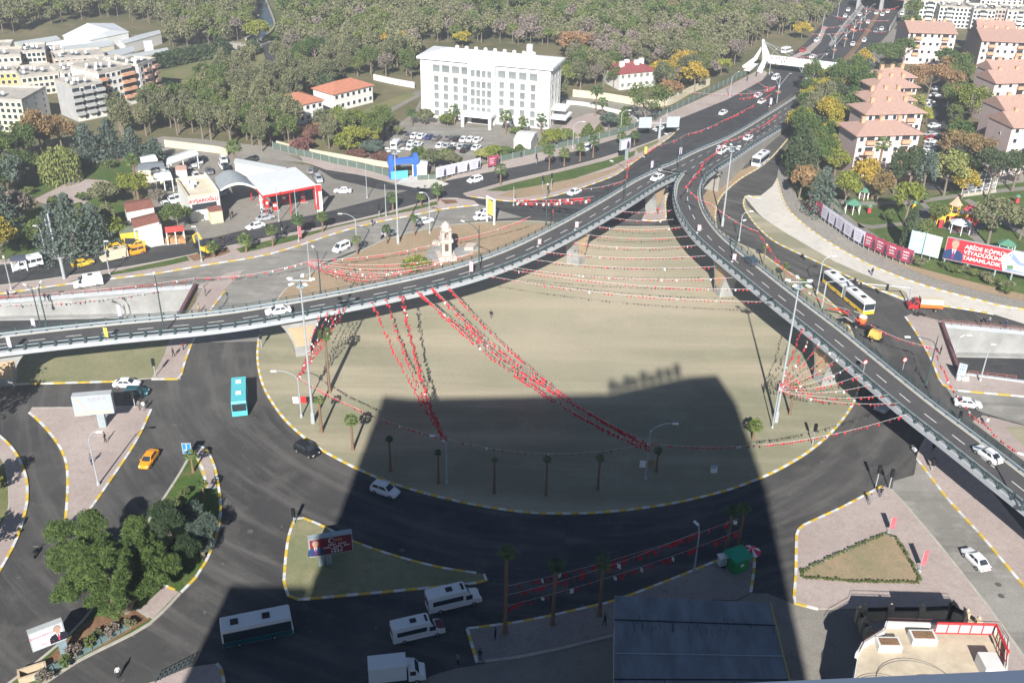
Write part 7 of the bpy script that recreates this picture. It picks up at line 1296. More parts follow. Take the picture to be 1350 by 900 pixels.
# woodland
def inside(p, poly):
    c = False; n = len(poly); j = n-1
    for i in range(n):
        if (poly[i][1] > p[1]) != (poly[j][1] > p[1]) and p[0] < (poly[j][0]-poly[i][0])*(p[1]-poly[i][1])/(poly[j][1]-poly[i][1])+poly[i][0]: c = not c
        j = i
    return c
REG = [([(-160, -130), (560, -130), (352, -20), (338, 5), (330, 50), (300, 60), (235, 68), (222, 60), (212, 40), (165, 30), (120, 26), (60, 38), (0, 50), (-160, 70)], 'wgwgwwwb', 6.2),
       ([(352, -20), (420, -130), (1180, -130), (1120, -8), (1085, 28), (1060, 44), (1015, 52), (1000, 62), (985, 66), (960, 84), (945, 98), (905, 118), (872, 130), (866, 92), (815, 90), (810, 116), (760, 122), (740, 120), (738, 64), (660, 58), (560, 58), (552, 70), (550, 108), (525, 108), (490, 100), (440, 104), (400, 96), (386, 88), (372, 70), (374, 34)], 'wgwgwwbwgpwwg', 6.4),
       ([(268, 122), (300, 108), (330, 100), (352, 108), (372, 96), (396, 98), (432, 108), (448, 112), (432, 120), (404, 132), (384, 148), (384, 168), (402, 176), (380, 198), (330, 202), (290, 192), (262, 182), (215, 178), (195, 168), (200, 158), (230, 152), (255, 138)], 'wwwgwwb', 5.4),
       ([(150, 175), (200, 156), (225, 150), (215, 168), (200, 180), (160, 188)], 'wgw', 5.5),
       ([(345, 225-20), (380, 198), (396, 205), (440, 214), (500, 226), (440, 212)], 'wg', 9),
       ([(1060, 130), (1090, 112), (1112, 105), (1146, 96), (1150, 110), (1140, 150), (1120, 180), (1100, 225), (1062, 232), (1050, 205), (1046, 182)], 'pgwylp', 6.2),
       ([(1246, 110), (1270, 96), (1276, 140), (1264, 200), (1262, 232), (1256, 240), (1258, 200), (1248, 150)], 'gplo', 6), ([(1200, 52), (1212, 44), (1206, 34), (1192, 30), (1186, 44)], 'gp', 7),
       ([(-120, 210), (0, 205), (40, 200), (50, 235), (20, 262), (0, 330), (-120, 345)], 'gpcg', 7), ([(1350, 60), (1500, 40), (1700, 250), (1500, 300), (1352, 240)], 'gwpl', 10), ([(420, 176), (520, 172), (515, 200), (470, 205), (430, 195)], 'gwl', 5)]
KM = {'w': ('wood', 'tall', 10, 3.3), 'b': ('brush', 'tall', 9, 3.2), 'g': ('green', 'round', 9, 3.6), 'p': ('pine', 'round', 11, 4.0), 'y': ('yellow', 'round', 8, 3.4), 'l': ('lime', 'round', 8, 3.4), 'o': ('orange', 'round', 8, 3.4), 'c': ('cedar', 'cone', 12, 4.5)}
KL = {'w': 'grey olive tree standing in the woods', 'b': 'bare mauve brown tree standing in the woods', 'g': 'green leaved tree standing in the woods', 'p': 'dark pine standing in the woods', 'y': 'yellow leaved tree of the grove', 'l': 'yellow green tree of the grove', 'o': 'rust leaved tree of the grove', 'c': 'blue green conifer of the grove'}
pts = []; wr = random.Random(11)
for poly, mix, sp in REG:
    q = [P(*v) if v[1] > -200 else P(v[0], -200) for v in poly]; xs = [v.x for v in q]; ys = [v.y for v in q]; pl = [(v.x, v.y) for v in q]; y = min(ys); row = 0
    while y < max(ys):
        x = min(xs)+(row % 2)*sp/2
        while x < max(xs):
            a, b = x+wr.uniform(-.42, .42)*sp, y+wr.uniform(-.42, .42)*sp; u, v = pix((a, b, 0))
            # the mixture of kinds drifts slowly over the woods
            s = math.sin(a*.021+1.3)+math.sin(b*.027+a*.013); m = mix[int(wr.random()*len(mix)) % len(mix)] if wr.random() < .6 else mix[min(len(mix)-1, max(0, int((s+2)/4*len(mix))))]
            if inside((a, b), pl) and -200 < u < 1550: pts.append((a, b, m, u, v))
            x += sp
        y += sp*.87; row += 1
pts.sort(key=lambda t: t[1]); vis = [p for p in pts if -10 < p[3] < 1360 and p[4] > -15]; near = set(id(p) for p in vis[:298])
for p in pts:
    if id(p) not in near: continue
    kind, shp, H, R = KM[p[2]]; k = wr.randrange(3); cr, tr = tree_proto(kind, shp, H, R, 2300, .22, k+10); s = wr.uniform(.75, 1.25)
    o = empty({'c': 'cedar_tree', 'p': 'pine_tree'}.get(p[2], 'tree'), (p[0], p[1], 0), wr.uniform(0, 6.28), KL[p[2]], 'tree', 'nearer trees of the woods: '+KM[p[2]][0]); o.scale = (s, s, s*wr.uniform(.9, 1.15)); obj('crown', cr, o); obj('trunk', tr, o)
# the rest of the woods as one mass
C_, S_, MI, TB = [], [], [], MB(); rng = np.random.default_rng(3); far = [p for p in pts if id(p) not in near]; kinds = sorted(set(p[2] for p in far)); base = {}
for k in kinds:
    for s in range(3): base[(k, s)] = crown_pts(KM[k][1], 20+s, 600)
for p in far:
    kind, shp, H, R = KM[p[2]]; b = base[(p[2], wr.randrange(3))]; s = wr.uniform(.75, 1.25); t = wr.uniform(0, 6.28); c, n_ = math.cos(t), math.sin(t); q = b*np.array([R*s, R*s, H*s*wr.uniform(.9, 1.1)])
    q = np.stack([q[:, 0]*c-q[:, 1]*n_+p[0], q[:, 0]*n_+q[:, 1]*c+p[1], q[:, 2]], 1); C_.append(q); S_.append(np.full(len(q), .42)*rng.uniform(.6, 1.3, len(q))); MI += [kinds.index(p[2])]*len(q)
    TB.tube([(p[0], p[1], 0), (p[0], p[1], H*s*.6)], [.22, .1], 3, len(kinds), False)
C_ = np.concatenate(C_); S_ = np.concatenate(S_); me = quads_mesh('woodland', C_, S_, None, [LM[KM[k][0]] for k in kinds], rng); me.polygons.foreach_set('material_index', np.array(MI, dtype=np.int32)); wo = tag(obj('woodland', me), kind='stuff')
tag(obj('woodland_trunks', TB.mesh('woodland_trunks', [M_bark]*(len(kinds)+1))), kind='stuff')
print('woods', len(pts), len(vis), len(far))
# ============================================================ parked and distant cars
rc = random.Random(5)
ordn = ['first', 'second', 'third', 'fourth', 'fifth', 'sixth', 'seventh', 'eighth', 'ninth', 'tenth', 'eleventh', 'twelfth', 'thirteenth', 'fourteenth', 'fifteenth', 'sixteenth', 'seventeenth', 'eighteenth', 'nineteenth', 'twentieth']
def row(items, lab, group, dx, dy, z=.04):
    for i, it in enumerate(items):
        x, y, c = it[:3]; k = it[3] if len(it) > 3 else 'sedan'; fcar(k, c, (x, y), (x+dx, y+dy), z, lab % (c if c != 'slate' else 'dark slate', ordn[i]), group)
row([(540, 181, 'grey'), (547, 181, 'white'), (556, 182, 'white'), (566, 183, 'blue'), (576, 184, 'grey'), (592, 184, 'grey'), (603, 185, 'black'), (612, 186, 'white'), (621, 186, 'white'), (630, 187, 'white')], '%s car, %s from the left in the back row of the hotel car park', 'cars in the hotel car park', 3, -2)
row([(533, 191, 'grey'), (543, 191, 'white'), (551, 193, 'white'), (581, 194, 'white'), (589.5, 195, 'silver'), (598, 195, 'white'), (609, 196, 'silver'), (618, 196, 'slate'), (628, 197, 'white')], '%s car, %s from the left in the front row of the hotel car park', 'cars in the hotel car park', 3, -2)
row([(542, 197, 'white'), (595, 199, 'black'), (613, 200, 'black')], '%s car, %s of the three parked nearest the gantry and posters', 'cars in the hotel car park', 3, -2)
fcar('minibus', 'white', (523, 195), (528, 190), .04, 'white van in the hotel car park corner', 'cars in the hotel car park', 'van')
row([(255, 219, 'silver', 'suv'), (263, 214, 'white'), (259, 234, 'white'), (276, 228, 'grey'), (295, 214, 'white', 'suv'), (294, 221, 'white'), (299, 225, 'black', 'suv'), (227, 266, 'white'), (219, 273, 'white'), (234, 264, 'white'), (220, 249, 'black'), (293, 256, 'silver'), (420, 239, 'silver', 'suv'), (418, 236, 'grey'), (247, 222, 'grey'), (350, 283, 'silver')], '%s car, %s one counted in the yard of the petrol station', 'cars in the petrol station yard', 2, 3)
row([(1225, 137, 'white'), (1228, 142, 'silver'), (1231, 168, 'white'), (1227, 179, 'silver'), (1228, 184, 'red'), (1227, 189, 'white'), (1226, 194, 'silver'), (1225, 199, 'white'), (1223, 205, 'white'), (1222, 212, 'silver'), (1232, 128, 'white'), (1234, 119, 'white')], '%s car, %s in the line beside the shaded street', 'cars parked along the shaded street', 6, -1)
row([(1192, 13, 'white', 'suv'), (1189, 20, 'white', 'minivan'), (1183, 38, 'slate')], '%s car, %s one parked on the right above the far carriageway', 'cars beside the far carriageway', 2, -5)
row([(953, 151, 'white'), (999, 128, 'white'), (1004, 136, 'white'), (1022, 105, 'white', 'minivan'), (1062, 110, 'white', 'suv'), (1057, 88, 'white'), (1071, 77, 'white'), (1092, 67, 'black'), (1058, 68, 'red'), (1077, 55, 'white')], '%s car, %s one going up the avenue on the left carriageway', 'cars on the avenue', -12, 7)
fcar('minibus', 'white', (1037, 70), (1044, 68), .15, 'white minibus beside the white pylon', 'cars on the avenue', 'minibus')
row([(1110, 28, 'black'), (1114, 23, 'white'), (1118, 15, 'white'), (1133, 21, 'white'), (1155, 19, 'white'), (1144, 31, 'white'), (1124, 40, 'orange'), (1163, 21, 'white'), (1170, 17, 'white'), (1162, 40, 'white'), (1154, 43, 'grey', 'suv'), (1139, 55, 'white'), (1124, 60, 'white')], '%s car, %s one on the lanes before the far portal', 'cars on the avenue', -5, 9)
row([(1088, 110, 'white'), (1101, 93, 'white'), (1107, 99, 'slate')], '%s car, %s one below the footbridge on the right carriageway', 'cars on the avenue', 7, -8)
row([(868, 172, 'white'), (771, 199, 'white', 'minivan')], '%s car, %s one on the hotel side street beyond the wedge', 'cars on the side street', -6, 2, .05)
row([(86, 327, 'white'), (66, 340, 'silver')], '%s car, %s one half hidden by the cedars at the left', 'cars under the cedars', 4, -1, .05)
fcar('suv', 'grey', (412, 228), (415, 224), .06, 'dark pick up truck behind the pump canopy', 'cars in the petrol station yard', 'truck')
for k in range(16): x, y = 722+(k % 8)*6.5, 33+(k//8)*7+(k % 3); fcar('sedan', rc.choice(['white', 'white', 'silver', 'grey']), (x, y), (x+2, y-3), .05, 'small pale car glimpsed in the clearing of the far woods', 'cars in the far clearing')
fcar('sedan', 'red', (104, 212), (108, 210), .05, 'red car between the willow and the broad cedar', 'cars under the cedars'); fcar('sedan', 'black', (112, 211), (116, 210), .05, 'black car beside the red one near the broad cedar', 'cars under the cedars')
moto((48, 731), (52, 722), .02, 'motorcycle on the road left of the big pine'); moto((1058, 341), (1062, 344), .02, 'motorcycle by the striped kerb of the new lane'); moto((1204, 596), (1199, 590), .02, 'white motorcycle in the shade under the right arm', 'white'); moto((1214, 417), (1222, 417), .14, 'black motorcycle parked beside the red dump truck')
moto((506, 314), (512, 312), .03, 'motorcycle beside the silver car on the worn road'); moto((1210, 416), (1204, 416), .14, 'second motorcycle left of the black one by the dump truck'); moto((165, 512-90), (170, 512-91), 8.2, 'motorcycle on the deck') if False else None
# ============================================================ people
def person_mesh(seed, stride, arm):
    me = bpy.data.meshes.new('p'); v = [(0, 0, .95), (0, 0, 1.15), (0, 0, 1.38), (0, 0, 1.5), (0, .02, 1.58), (0, .02, 1.7)]
    e = [(0, 1), (1, 2), (2, 3), (3, 4), (4, 5)]; r = [.15, .14, .17, .065, .085, .09]
    for s in (-1, 1):
        b = len(v); v += [(s*.1, 0, .9), (s*.1, s*stride*.5, .5), (s*.1, s*stride, .08), (s*.1, s*stride+.14, .04), (s*.2, 0, 1.42), (s*.26, -s*arm*.4, 1.15), (s*.25, -s*arm+.05, .9), (s*.25, -s*arm+.08, .82)]
        e += [(0, b), (b, b+1), (b+1, b+2), (b+2, b+3), (2, b+4), (b+4, b+5), (b+5, b+6), (b+6, b+7)]; r += [.10, .07, .05, .04, .065, .05, .038, .035]
    me.from_pydata(v, e, []); o = bpy.data.objects.new('p', me); COL.objects.link(o); md = o.modifiers.new('s', 'SKIN'); sv = me.skin_vertices[0].data
    for i, x in enumerate(r): sv[i].radius = (x, x*.8)
    sv[0].use_root = True; o.modifiers.new('b', 'SUBSURF').levels = 1; bpy.context.view_layer.update()
    m2 = bpy.data.meshes.new_from_object(o.evaluated_get(bpy.context.evaluated_depsgraph_get())); bpy.data.objects.remove(o); m2.name = 'person'
    m2.materials.clear(); 
    for m in (M_skin, M_shirt, M_suit): m2.materials.append(m)
    for p in m2.polygons: z = p.center.z; p.material_index = 2 if z < .93 and abs(p.center.x) < .2 else (0 if z > 1.5 or (z < .9 and abs(p.center.x) > .2) else 1)
    return m2
PMS = [person_mesh(0, .0, .02), person_mesh(1, .2, .18), person_mesh(2, .12, .1)]
CL = {'black': (.02, .02, .022), 'white': (.6, .6, .6), 'red': (.45, .04, .04), 'navy': (.03, .05, .12), 'grey': (.2, .2, .21), 'brown': (.15, .09, .05), 'yellow': (.6, .45, .05), 'olive': (.1, .11, .06)}
for k in list(CL): mat('cloth '+k, CL[k], .9)
hm = MB(); hm.lathe((0, 0, 0), [(.03, -.06), (.098, -.02), (.1, .05), (.06, .11), (.01, .12)], 8); HAIR = hm.mesh('hair', mat('dark hair', (.02, .015, .012), .9))
def person(p, top, bot, label, z=.15, rz=None, s=1.):
    o = obj('person', PMS[rc.randrange(3)], None, P(p[0], p[1], z), rz if rz is not None else rc.uniform(0, 6.28)); o.scale = (s*1.08,)*3
    for i, c in ((1, top), (2, bot)): o.material_slots[i].link = 'OBJECT'; o.material_slots[i].material = MATS['cloth '+c]
    h = obj('hair', HAIR, o, (0, 0, 1.68)); return tag(o, label, 'person')
for a in [((139.5, 583), 'black', 'black', 'person in black walking on the pink triangle behind the billboard post'), ((121, 612), 'grey', 'navy', 'person crossing the pink triangle by the thin curved lamp'), ((157, 893), 'white', 'black', 'person in a white top walking on the road at the bottom left', .02), ((1146, 665), 'grey', 'grey', 'person in grey at the kerb of the right pavement', .15), ((1160, 655), 'black', 'navy', 'person in dark clothes by the traffic light', .15),
          ((653, 842), 'black', 'black', 'person standing in the shade beside the left dark palm', .15), ((633, 870), 'black', 'navy', 'person at the corner of the grey pavement', .15), ((604, 876), 'grey', 'black', 'person on the shaded road near the box truck', .02), ((797, 824), 'black', 'black', 'person in black by the palm at the roof corner', .15), ((190, 541), 'white', 'grey', 'person in white with bags at the triangle corner', .15), ((184, 540), 'grey', 'brown', 'person next to the one in white at the triangle corner', .15),
          ((647, 420), 'black', 'grey', 'person in black alone in the middle of the sandy island', .15), ((271, 390), 'grey', 'olive', 'person walking on the pink portal pavement', .15), ((263, 412), 'yellow', 'brown', 'person in an orange vest above the left portal wall', .15), ((229, 470), 'black', 'black', 'person in black on the pink crossing below the viaduct', .15), ((280-38, 461), 'red', 'black', 'person in red in the shade of the viaduct', .15), ((115, 335), 'navy', 'black', 'person on the left street pavement by the lamp', .15), ((307, 287), 'black', 'black', 'right of two people on the station forecourt', .05), ((304, 289), 'brown', 'black', 'left of two people on the station forecourt', .05),
          ((491, 298), 'black', 'navy', 'person standing on the median by the curved white lamp', .15), ((303, 318), 'navy', 'black', 'person crossing the street by the broad palm', .05), ((296, 322), 'black', 'black', 'second person crossing the street by the broad palm', .05), ((867, 282), 'red', 'black', 'person in red under the fork of the viaduct', .15), ((729, 285), 'red', 'brown', 'person in dark red left of the viaduct rail', .03), ((599, 220), 'black', 'black', 'person before the second white poster', .15), ((604, 222), 'grey', 'black', 'person walking with the one before the posters', .15), ((620, 223), 'black', 'black', 'person before the fourth white poster', .15),
          ((1149, 363), 'black', 'navy', 'person walking across the pale new lane', .05), ((1292, 430), 'black', 'black', 'person in black on the wall above the right underpass', .15), ((1325, 433), 'navy', 'black', 'second dark person on the wall above the right underpass', .15), ((1303, 428), 'grey', 'black', 'person beside a pole above the right underpass', .15), ((1239, 467), 'black', 'black', 'person under the dark lamp by the right portal wall', .15), ((60, 62+335), 'black', 'black', 'person at the left kerb beside the retaining wall', .15), ((12, 393), 'black', 'black', 'seated person in black by the left retaining wall', .15), ((346, 286), 'white', 'navy', 'person in white by the pumps', .05), ((687, 208), 'black', 'navy', 'person on the hotel pavement under the fence', .15), ((743, 205-15), 'white', 'grey', 'person walking by the hotel fence', .15),
          ((1300, 562), 'white', 'grey', 'person in white behind the right arm rail', .15), ((1229, 596), 'black', 'black', 'person in the shade below the right arm', .15), ((165, 331), 'black', 'grey', 'person in front of the yellow taxi office', .05), ((196, 325), 'navy', 'black', 'person by the market carts', .05), ((984, 742), 'black', 'navy', 'person beside the parasol', .15), ((985, 150-43), 'black', 'navy', 'person walking on the avenue pavement', .15), ((997, 101), 'black', 'black', 'person at the foot of the white pylon', .15)]: person(a[0], a[1], a[2], a[3], a[4] if len(a) > 4 else .15)
# ============================================================ monument
g = P(588, 340, .15); H = hgt((588, 340), 294, .15); r = empty('clock_monument', g, .25, 'pale stone two tier monument on a white stepped plaza', 'monument'); M_st = mat('pink stone', (.52, .45, .40), .85, .12, 1)
mb = MB(); mb.box((0, 0, .5), (4, 4, 1)); mb.box((0, 0, H*.27+.3), (2.1, 2.1, H*.5)); mb.build('pedestal', M_st, r, weld=True); mb = MB(); mb.box((0, 0, H*.54), (2.8, 2.8, .6)); mb.box((0, 0, H*.51), (2.5, 2.5, .5)); mb.build('cornice', M_st, r, weld=True)
mb = MB(); 
for x in (-1, 1):
    for y in (-1, 1): mb.box((x*.75, y*.75, H*.68), (.6, .6, H*.28))
mb.box((0, 0, H*.83), (2.1, 2.1, .8)); mb.build('upper_arches', M_st, r, weld=True); mb = MB(); mb.lathe((0, 0, H*.86), [(.98, 0), (.95, .5), (.8, .95), (.35, 1.3), (.05, 1.5)], 10); mb.build('dome', M_st, r)
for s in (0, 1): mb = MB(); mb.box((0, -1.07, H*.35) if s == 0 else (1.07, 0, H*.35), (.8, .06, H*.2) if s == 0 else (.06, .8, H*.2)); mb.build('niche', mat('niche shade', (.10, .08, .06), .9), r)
slab('plaza', PP([(556, 346), (560, 340), (571, 323), (583, 323), (589, 330), (600, 327), (628, 326), (634, 329), (612, 338), (575, 347)]), .32, M_concl, M_st)
for pts in ([(570, 325), (572, 322), (584, 323), (583, 326)], [(612, 332), (616, 326), (629, 326.5), (624, 332)]): slab('plaza_bench_wall', PP(pts), 1.1, M_st)
T((550, 353), 341, 4.2, 'lime', 'bush', 'broad green bush behind the red fan by the monument', None, 900, .3, 'bush'); T((556, 352), 343, 2.4, 'orange', 'bush', 'red flowering bush by the monument', None, 400, .25, 'bush')
# gate sign
a, b = P(642, 292, .03), P(651.5, 297, .03); W_ = b-a; W = W_.length; h = hgt((642, 292), 258); r = empty('gate_sign', a, math.atan2(W_.y, W_.x), 'yellow and white framed sign on two posts beside the white cars', 'sign')
for x in (0, W): mb = MB(); mb.box((x, 0, h/2), (.35, .35, h)); mb.build('post', M_white, r)
mb = MB(); mb.box((W/2, 0, h*.6), (W-.4, .15, h*.55)); mb.build('panel', mat('sign yellow', (.62, .55, .12), .7, .25, 1), r); mb = MB(); mb.box((W/2, 0, h-.2), (W, .3, .35)); mb.build('crossbar', M_white, r)
# ============================================================ machines
def digger(p, q, label, s=1.):
    a, b = P(*p, .15), P(*q, .15); r = empty('excavator', a, math.atan2(b.y-a.y, b.x-a.x), label, 'excavator'); r.scale = (s,)*3; Y = PM('yellow')
    for y in (-1, 1): mb = MB(); mb.box((0, y, .4), (3, .5, .75), 0, None, (.85, 1)); mb.build('track', M_tyre, r)
    mb = MB(); mb.box((-.3, 0, 1.3), (2.6, 2.2, .9)); mb.build('engine_body', Y, r); mb = MB(); mb.box((.5, .6, 2.2), (1.2, .9, 1.3), 0, None, (.8, .9)); mb.build('cab', M_glass, r)
    mb = MB(); mb.tube([(1., -.2, 1.4), (2.6, -.2, 3.6), (4.2, -.2, 2.6)], [.3, .25, .18], 6); mb.build('boom', Y, r); mb = MB(); mb.tube([(4.2, -.2, 2.7), (3.9, -.2, 1.1)], [.2, .16], 6); mb.build('arm', Y, r); mb = MB(); mb.box((3.8, -.2, .8), (.8, .9, .8), 0, None, (.6, 1)); mb.build('bucket', M_tyre, r)
digger((274, 334), (266, 331), 'small yellow digger on the red soil of the median', 1.1)
g = P(1131, 431, .15); r = empty('road_machine', g, math.radians(-38), 'orange and white road working machine beside the right arm', 'machine')
mb = MB(); mb.box((0, 0, .8), (7.5, 1.9, .3)); mb.build('chassis', M_black, r)
for x in (-2.8, 0, 2.6):
    for y in (-.9, .9): obj('wheel', CACHE['wheel'], r, (x, y, .35), 0, (1.3, 1.3, 1.3))
mb = MB(); mb.lathe((.6, 0, 1.), [(.5, 0), (.8, .6), (.85, 1.), (.6, 1.4), (.2, 1.5)], 10); mb.build('hopper', PM('orange'), r); mb = MB(); mb.lathe((.6, 0, 2.4), [(.8, 0), (.7, .2), (.1, .3)], 10); mb.build('hopper_lid', M_white, r)
mb = MB(); mb.tube([(-.3, 0, 1.4), (-3.4, .3, 2.2), (-6.4, .6, 1.7)], [.22, .16, .12], 6); mb.build('boom', M_red, r); mb = MB(); mb.tube([(-1, -.6, 1), (-2.6, -.7, 1.6), (-4.6, -.3, .5)], .1, 5); mb.tube([(-.5, .7, 1.2), (.2, .9, 2.4), (-1.6, .9, 2.6)], .08, 5); mb.build('hoses', mat('hose', (.42, .40, .36), .7, .2, 2), r, weld=True); mb = MB(); mb.box((-1.4, .1, 1.5), (1.5, 1.3, 1.1)); mb.build('pump_block', mat('oily grey', (.10, .10, .10), .6, .4, 2), r)
g = P(1152, 449, .15); r = empty('generator', g, math.radians(-42), 'yellow engine cover on a small trailer beside the right arm', 'generator'); mb = MB(); mb.box((0, 0, 1.45), (2.1, 1.5, 1.4), 0, None, (.85, .7)); mb.build('cover', mat('dull machine yellow', (.60, .42, .10), .6, .12, 1), r); mb = MB(); mb.box((0, 0, .6), (3, 1.5, .2)); mb.tube([(1.4, 0, .6), (2.3, 0, .5)], .06, 5); mb.build('trailer', M_black, r, weld=True)
for y in (-.8, .8): obj('wheel', CACHE['wheel'], r, (0, y, .35))
# ============================================================ traffic lights and little signs
def tlight(b, top, label, z=.15):
    h = hgt(b, top, z); r = empty('traffic_light', P(*b, z), 0, label, 'traffic light', 'traffic lights'); mb = MB(); mb.tube([(0, 0, 0), (0, 0, h)], .08, 6); mb.build('pole', M_steel, r); mb = MB(); mb.box((0, 0, h-.2), (.45, .4, 1.3)); mb.build('signal_head', M_black, r)
for a in [((1071, 586), 562, 'traffic light on the island at the right kerb'), ((1154, 643), 617, 'taller traffic light at the tip of the right pavement'), ((1172, 643), 622, 'shorter traffic light at the tip of the right pavement'), ((345, 458), 441, 'traffic light at the left edge of the island'), ((205, 496), 476, 'traffic light at the pink crossing'), ((388, 690), 674, 'small sign post at the tip of the billboard island'), ((1228, 620), 607, 'traffic light in the shade under the right arm'), ((727, 250), 231, 'traffic light on the left verge of the wedge'), ((715.5, 247), 234, 'green covered signal on the left verge of the wedge'), ((722, 262), 246, 'traffic light at the pavement corner left of the viaduct'), ((178, 536), 519, 'signal pole at the corner of the pink triangle'), ((707, 216), 205, 'little post on the side street of the wedge'), ((500, 286), 273, 'signal box on the median near the white lamp'), ((372, 308), 295, 'small sign on the median by the station'), ((1264, 582-25), 545, 'thin sign post behind the white sedan')]: tlight(*a)
h = hgt((1197, 402), 378); g = P(1197, 402, .1); e = P(1088, 371, h); W_ = e-g; r = empty('signal_gantry', g, math.atan2(W_.y, W_.x), 'long white signal arm reaching over the road by the articulated bus', 'traffic light'); L = Vector((W_.x, W_.y, 0)).length*.62
mb = MB(); mb.tube([(0, 0, 0), (0, 0, h)], .16, 8); mb.tube([(0, 0, h-.3), (L, 0, h)], .09, 6); mb.build('mast_arm', M_steel, r, weld=True)
for t in (.45, .95): mb = MB(); mb.box((L*t, 0, h-.5), (.45, .4, 1.2)); mb.build('signal_head', M_black, r)
h = hgt((1083, 408), 372); g = P(1083, 408, .1); r = empty('signal_gantry', g, .1, 'signal arm starting at the strip beside the right arm of the viaduct', 'traffic light'); mb = MB(); mb.tube([(0, 0, 0), (0, 0, h)], .15, 8); mb.tube([(0, 0, h), (6.5, 1.2, h)], .08, 6); mb.build('mast_arm', M_steel, r, weld=True); mb = MB(); mb.box((6.3, 1.2, h-.5), (.45, .4, 1.2)); mb.build('signal_head', M_black, r)
for b, t, l in [((1138, 491), 477, 'round sign on the near rail of the right arm'), ((1190, 487), 474, 'round sign on the far rail of the right arm')]:
    h = hgt(b, t, 8.8); r = empty('round_sign', P(*b, 8.8), .3, l, 'road sign', 'round signs on the deck'); mb = MB(); mb.tube([(0, 0, 0), (0, 0, h)], .05, 5); mb.build('post', M_steel, r); mb = MB(); k = 12; mb.add([(.42*math.cos(6.283*j/k), y, h+.42*math.sin(6.283*j/k)) for y in (-.03, .03) for j in range(k)], [(j, (j+1) % k, k+(j+1) % k, k+j) for j in range(k)]+[tuple(range(k)), tuple(range(2*k-1, k-1, -1))]); mb.build('disc', M_red, r); mb = MB(); mb.add([(.3*math.cos(6.283*j/k), -.04, h+.3*math.sin(6.283*j/k)) for j in range(k)], [tuple(range(k))]); mb.build('disc_face', M_white, r)
def banner(b, t, z, col, label, w_=.7):
    h = hgt(b, t, z); r = empty('banner_flag', P(*b, z), rc.uniform(-.3, .3), label, 'banner', 'upright banner flags'); mb = MB(); mb.tube([(0, 0, 0), (0, 0, h)], .04, 5); mb.lathe((0, 0, 0), [(.3, 0), (.25, .15), (.05, .2)], 6); mb.build('pole', M_steel, r, weld=True); mb = MB(); mb.box((w_/2, 0, h*.62), (w_, .03, h*.7)); mb.build('cloth', mat('banner '+col, {'lilac': (.52, .44, .58), 'pink': (.62, .40, .42), 'yellow': (.62, .50, .08), 'red': (.58, .12, .14)}[col], .8, .3, 2), r)
for a in [((12, 463), 443, 7.5, 'lilac', 'lilac banner at the left end of the near rail'), ((43, 434), 419, 7.7, 'lilac', 'pale lilac banner on the far rail above the tunnel wall'), ((139, 449), 431, 7.9, 'yellow', 'yellow banner on the near rail'), ((157, 423), 401, 8., 'lilac', 'lilac banner on the far rail below the retaining wall'), ((619, 363), 344, 9.2, 'pink', 'pink banner on the rail by the horizontal strings'), ((758, 303), 292, 9.2, 'pink', 'pink banner on the rail over the middle pier'), ((709, 325), 315, 9.2, 'pink', 'pink banner left of the middle pier'), ((919, 307), 296, 8.9, 'pink', 'pink banner on the lane side of the curve'), ((965, 345), 334, 8.9, 'pink', 'pink banner below the first one on the curve'),
          ((857.5, 225), 212, .1, 'lilac', 'lilac banner beside the main deck below the wedge'), ((895, 207), 194, .1, 'lilac', 'lilac banner on the avenue beside the rail'), ((889, 174), 159, .1, 'pink', 'pink banner at the tip of the wedge'), ((1014, 141), 129, .5, 'lilac', 'lilac banner at the head of the median'), ((1171, 702), 681, .15, 'red', 'red and white banner at the upper right of the brown triangle'), ((1212, 752), 725, .15, 'red', 'red and white banner at the right corner of the brown triangle'), ((394, 318), 298, .15, 'red', 'red banner low on the pole by the petrol canopy'), ((849, 207), 193, .1, 'yellow', 'yellow banner where the decks part')]: banner(*a)
for a, b, l in [((397.5, 550), 527, 'pair of flags on the left island lamp'), ((851, 632), 611, 'pair of panels on the shadow lamp')]:
    h = hgt(a, b); g = P(*a, .15); r = empty('pole_flags', (g.x, g.y, g.z+h), 0, l, 'flags')
    mb = MB(); mb.box((-.65, -.1, 0), (.9, .04, 1.2)); mb.build('white_panel', M_white, r); mb = MB(); mb.box((.6, -.1, .1), (.9, .04, 1.2)); mb.build('second_panel', M_red if a[0] < 500 else mat('dull gold panel', (.30, .22, .10), .8), r)
g = P(941, 622, .15); r = empty('cabinet', g, .2, 'small white cabinet on the shaded island', 'cabinet'); mb = MB(); mb.box((0, 0, .5), (.9, .5, 1.)); mb.build('box', M_white, r); mb = MB(); mb.box((0, 0, 1.03), (1., .6, .08)); mb.build('lid', M_galv, r)
# ============================================================ roadside odds and ends, lower left
for k in range(10):
    x, y = 46+k*12.4, 897-k*7.2; a, b = P(x, y, .15), P(x+12.4, y-7.2, .15); W_ = b-a
    r = empty('planter_barrier', (a+b)/2, math.atan2(W_.y, W_.x), 'grey green planter barrier, %s counted up from the frame corner' % ordn[k], 'barrier', 'planter barriers in a row'); mb = MB(); mb.box((0, 0, .4), (W_.length-.12, .75, .8), 0, None, (1, .7)); mb.build('trough', mat('planter green', (.13, .19, .19), .7, .15, 1.5), r); mb = MB(); mb.box((0, .05, .82), (.7, .2, .06)); mb.build('hand_grip', M_black, r)
r = empty('trough', P(44, 890, .15), .5, 'open concrete trough at the lower left corner', 'trough')
for c, d in (((0, .7, .45), (3, .25, .9)), ((0, -.7, .45), (3, .25, .9)), ((1.4, 0, .45), (.25, 1.2, .9)), ((-1.4, 0, .45), (.25, 1.2, .9))): mb = MB(); mb.box(c, d); mb.build('side', M_wallc, r)
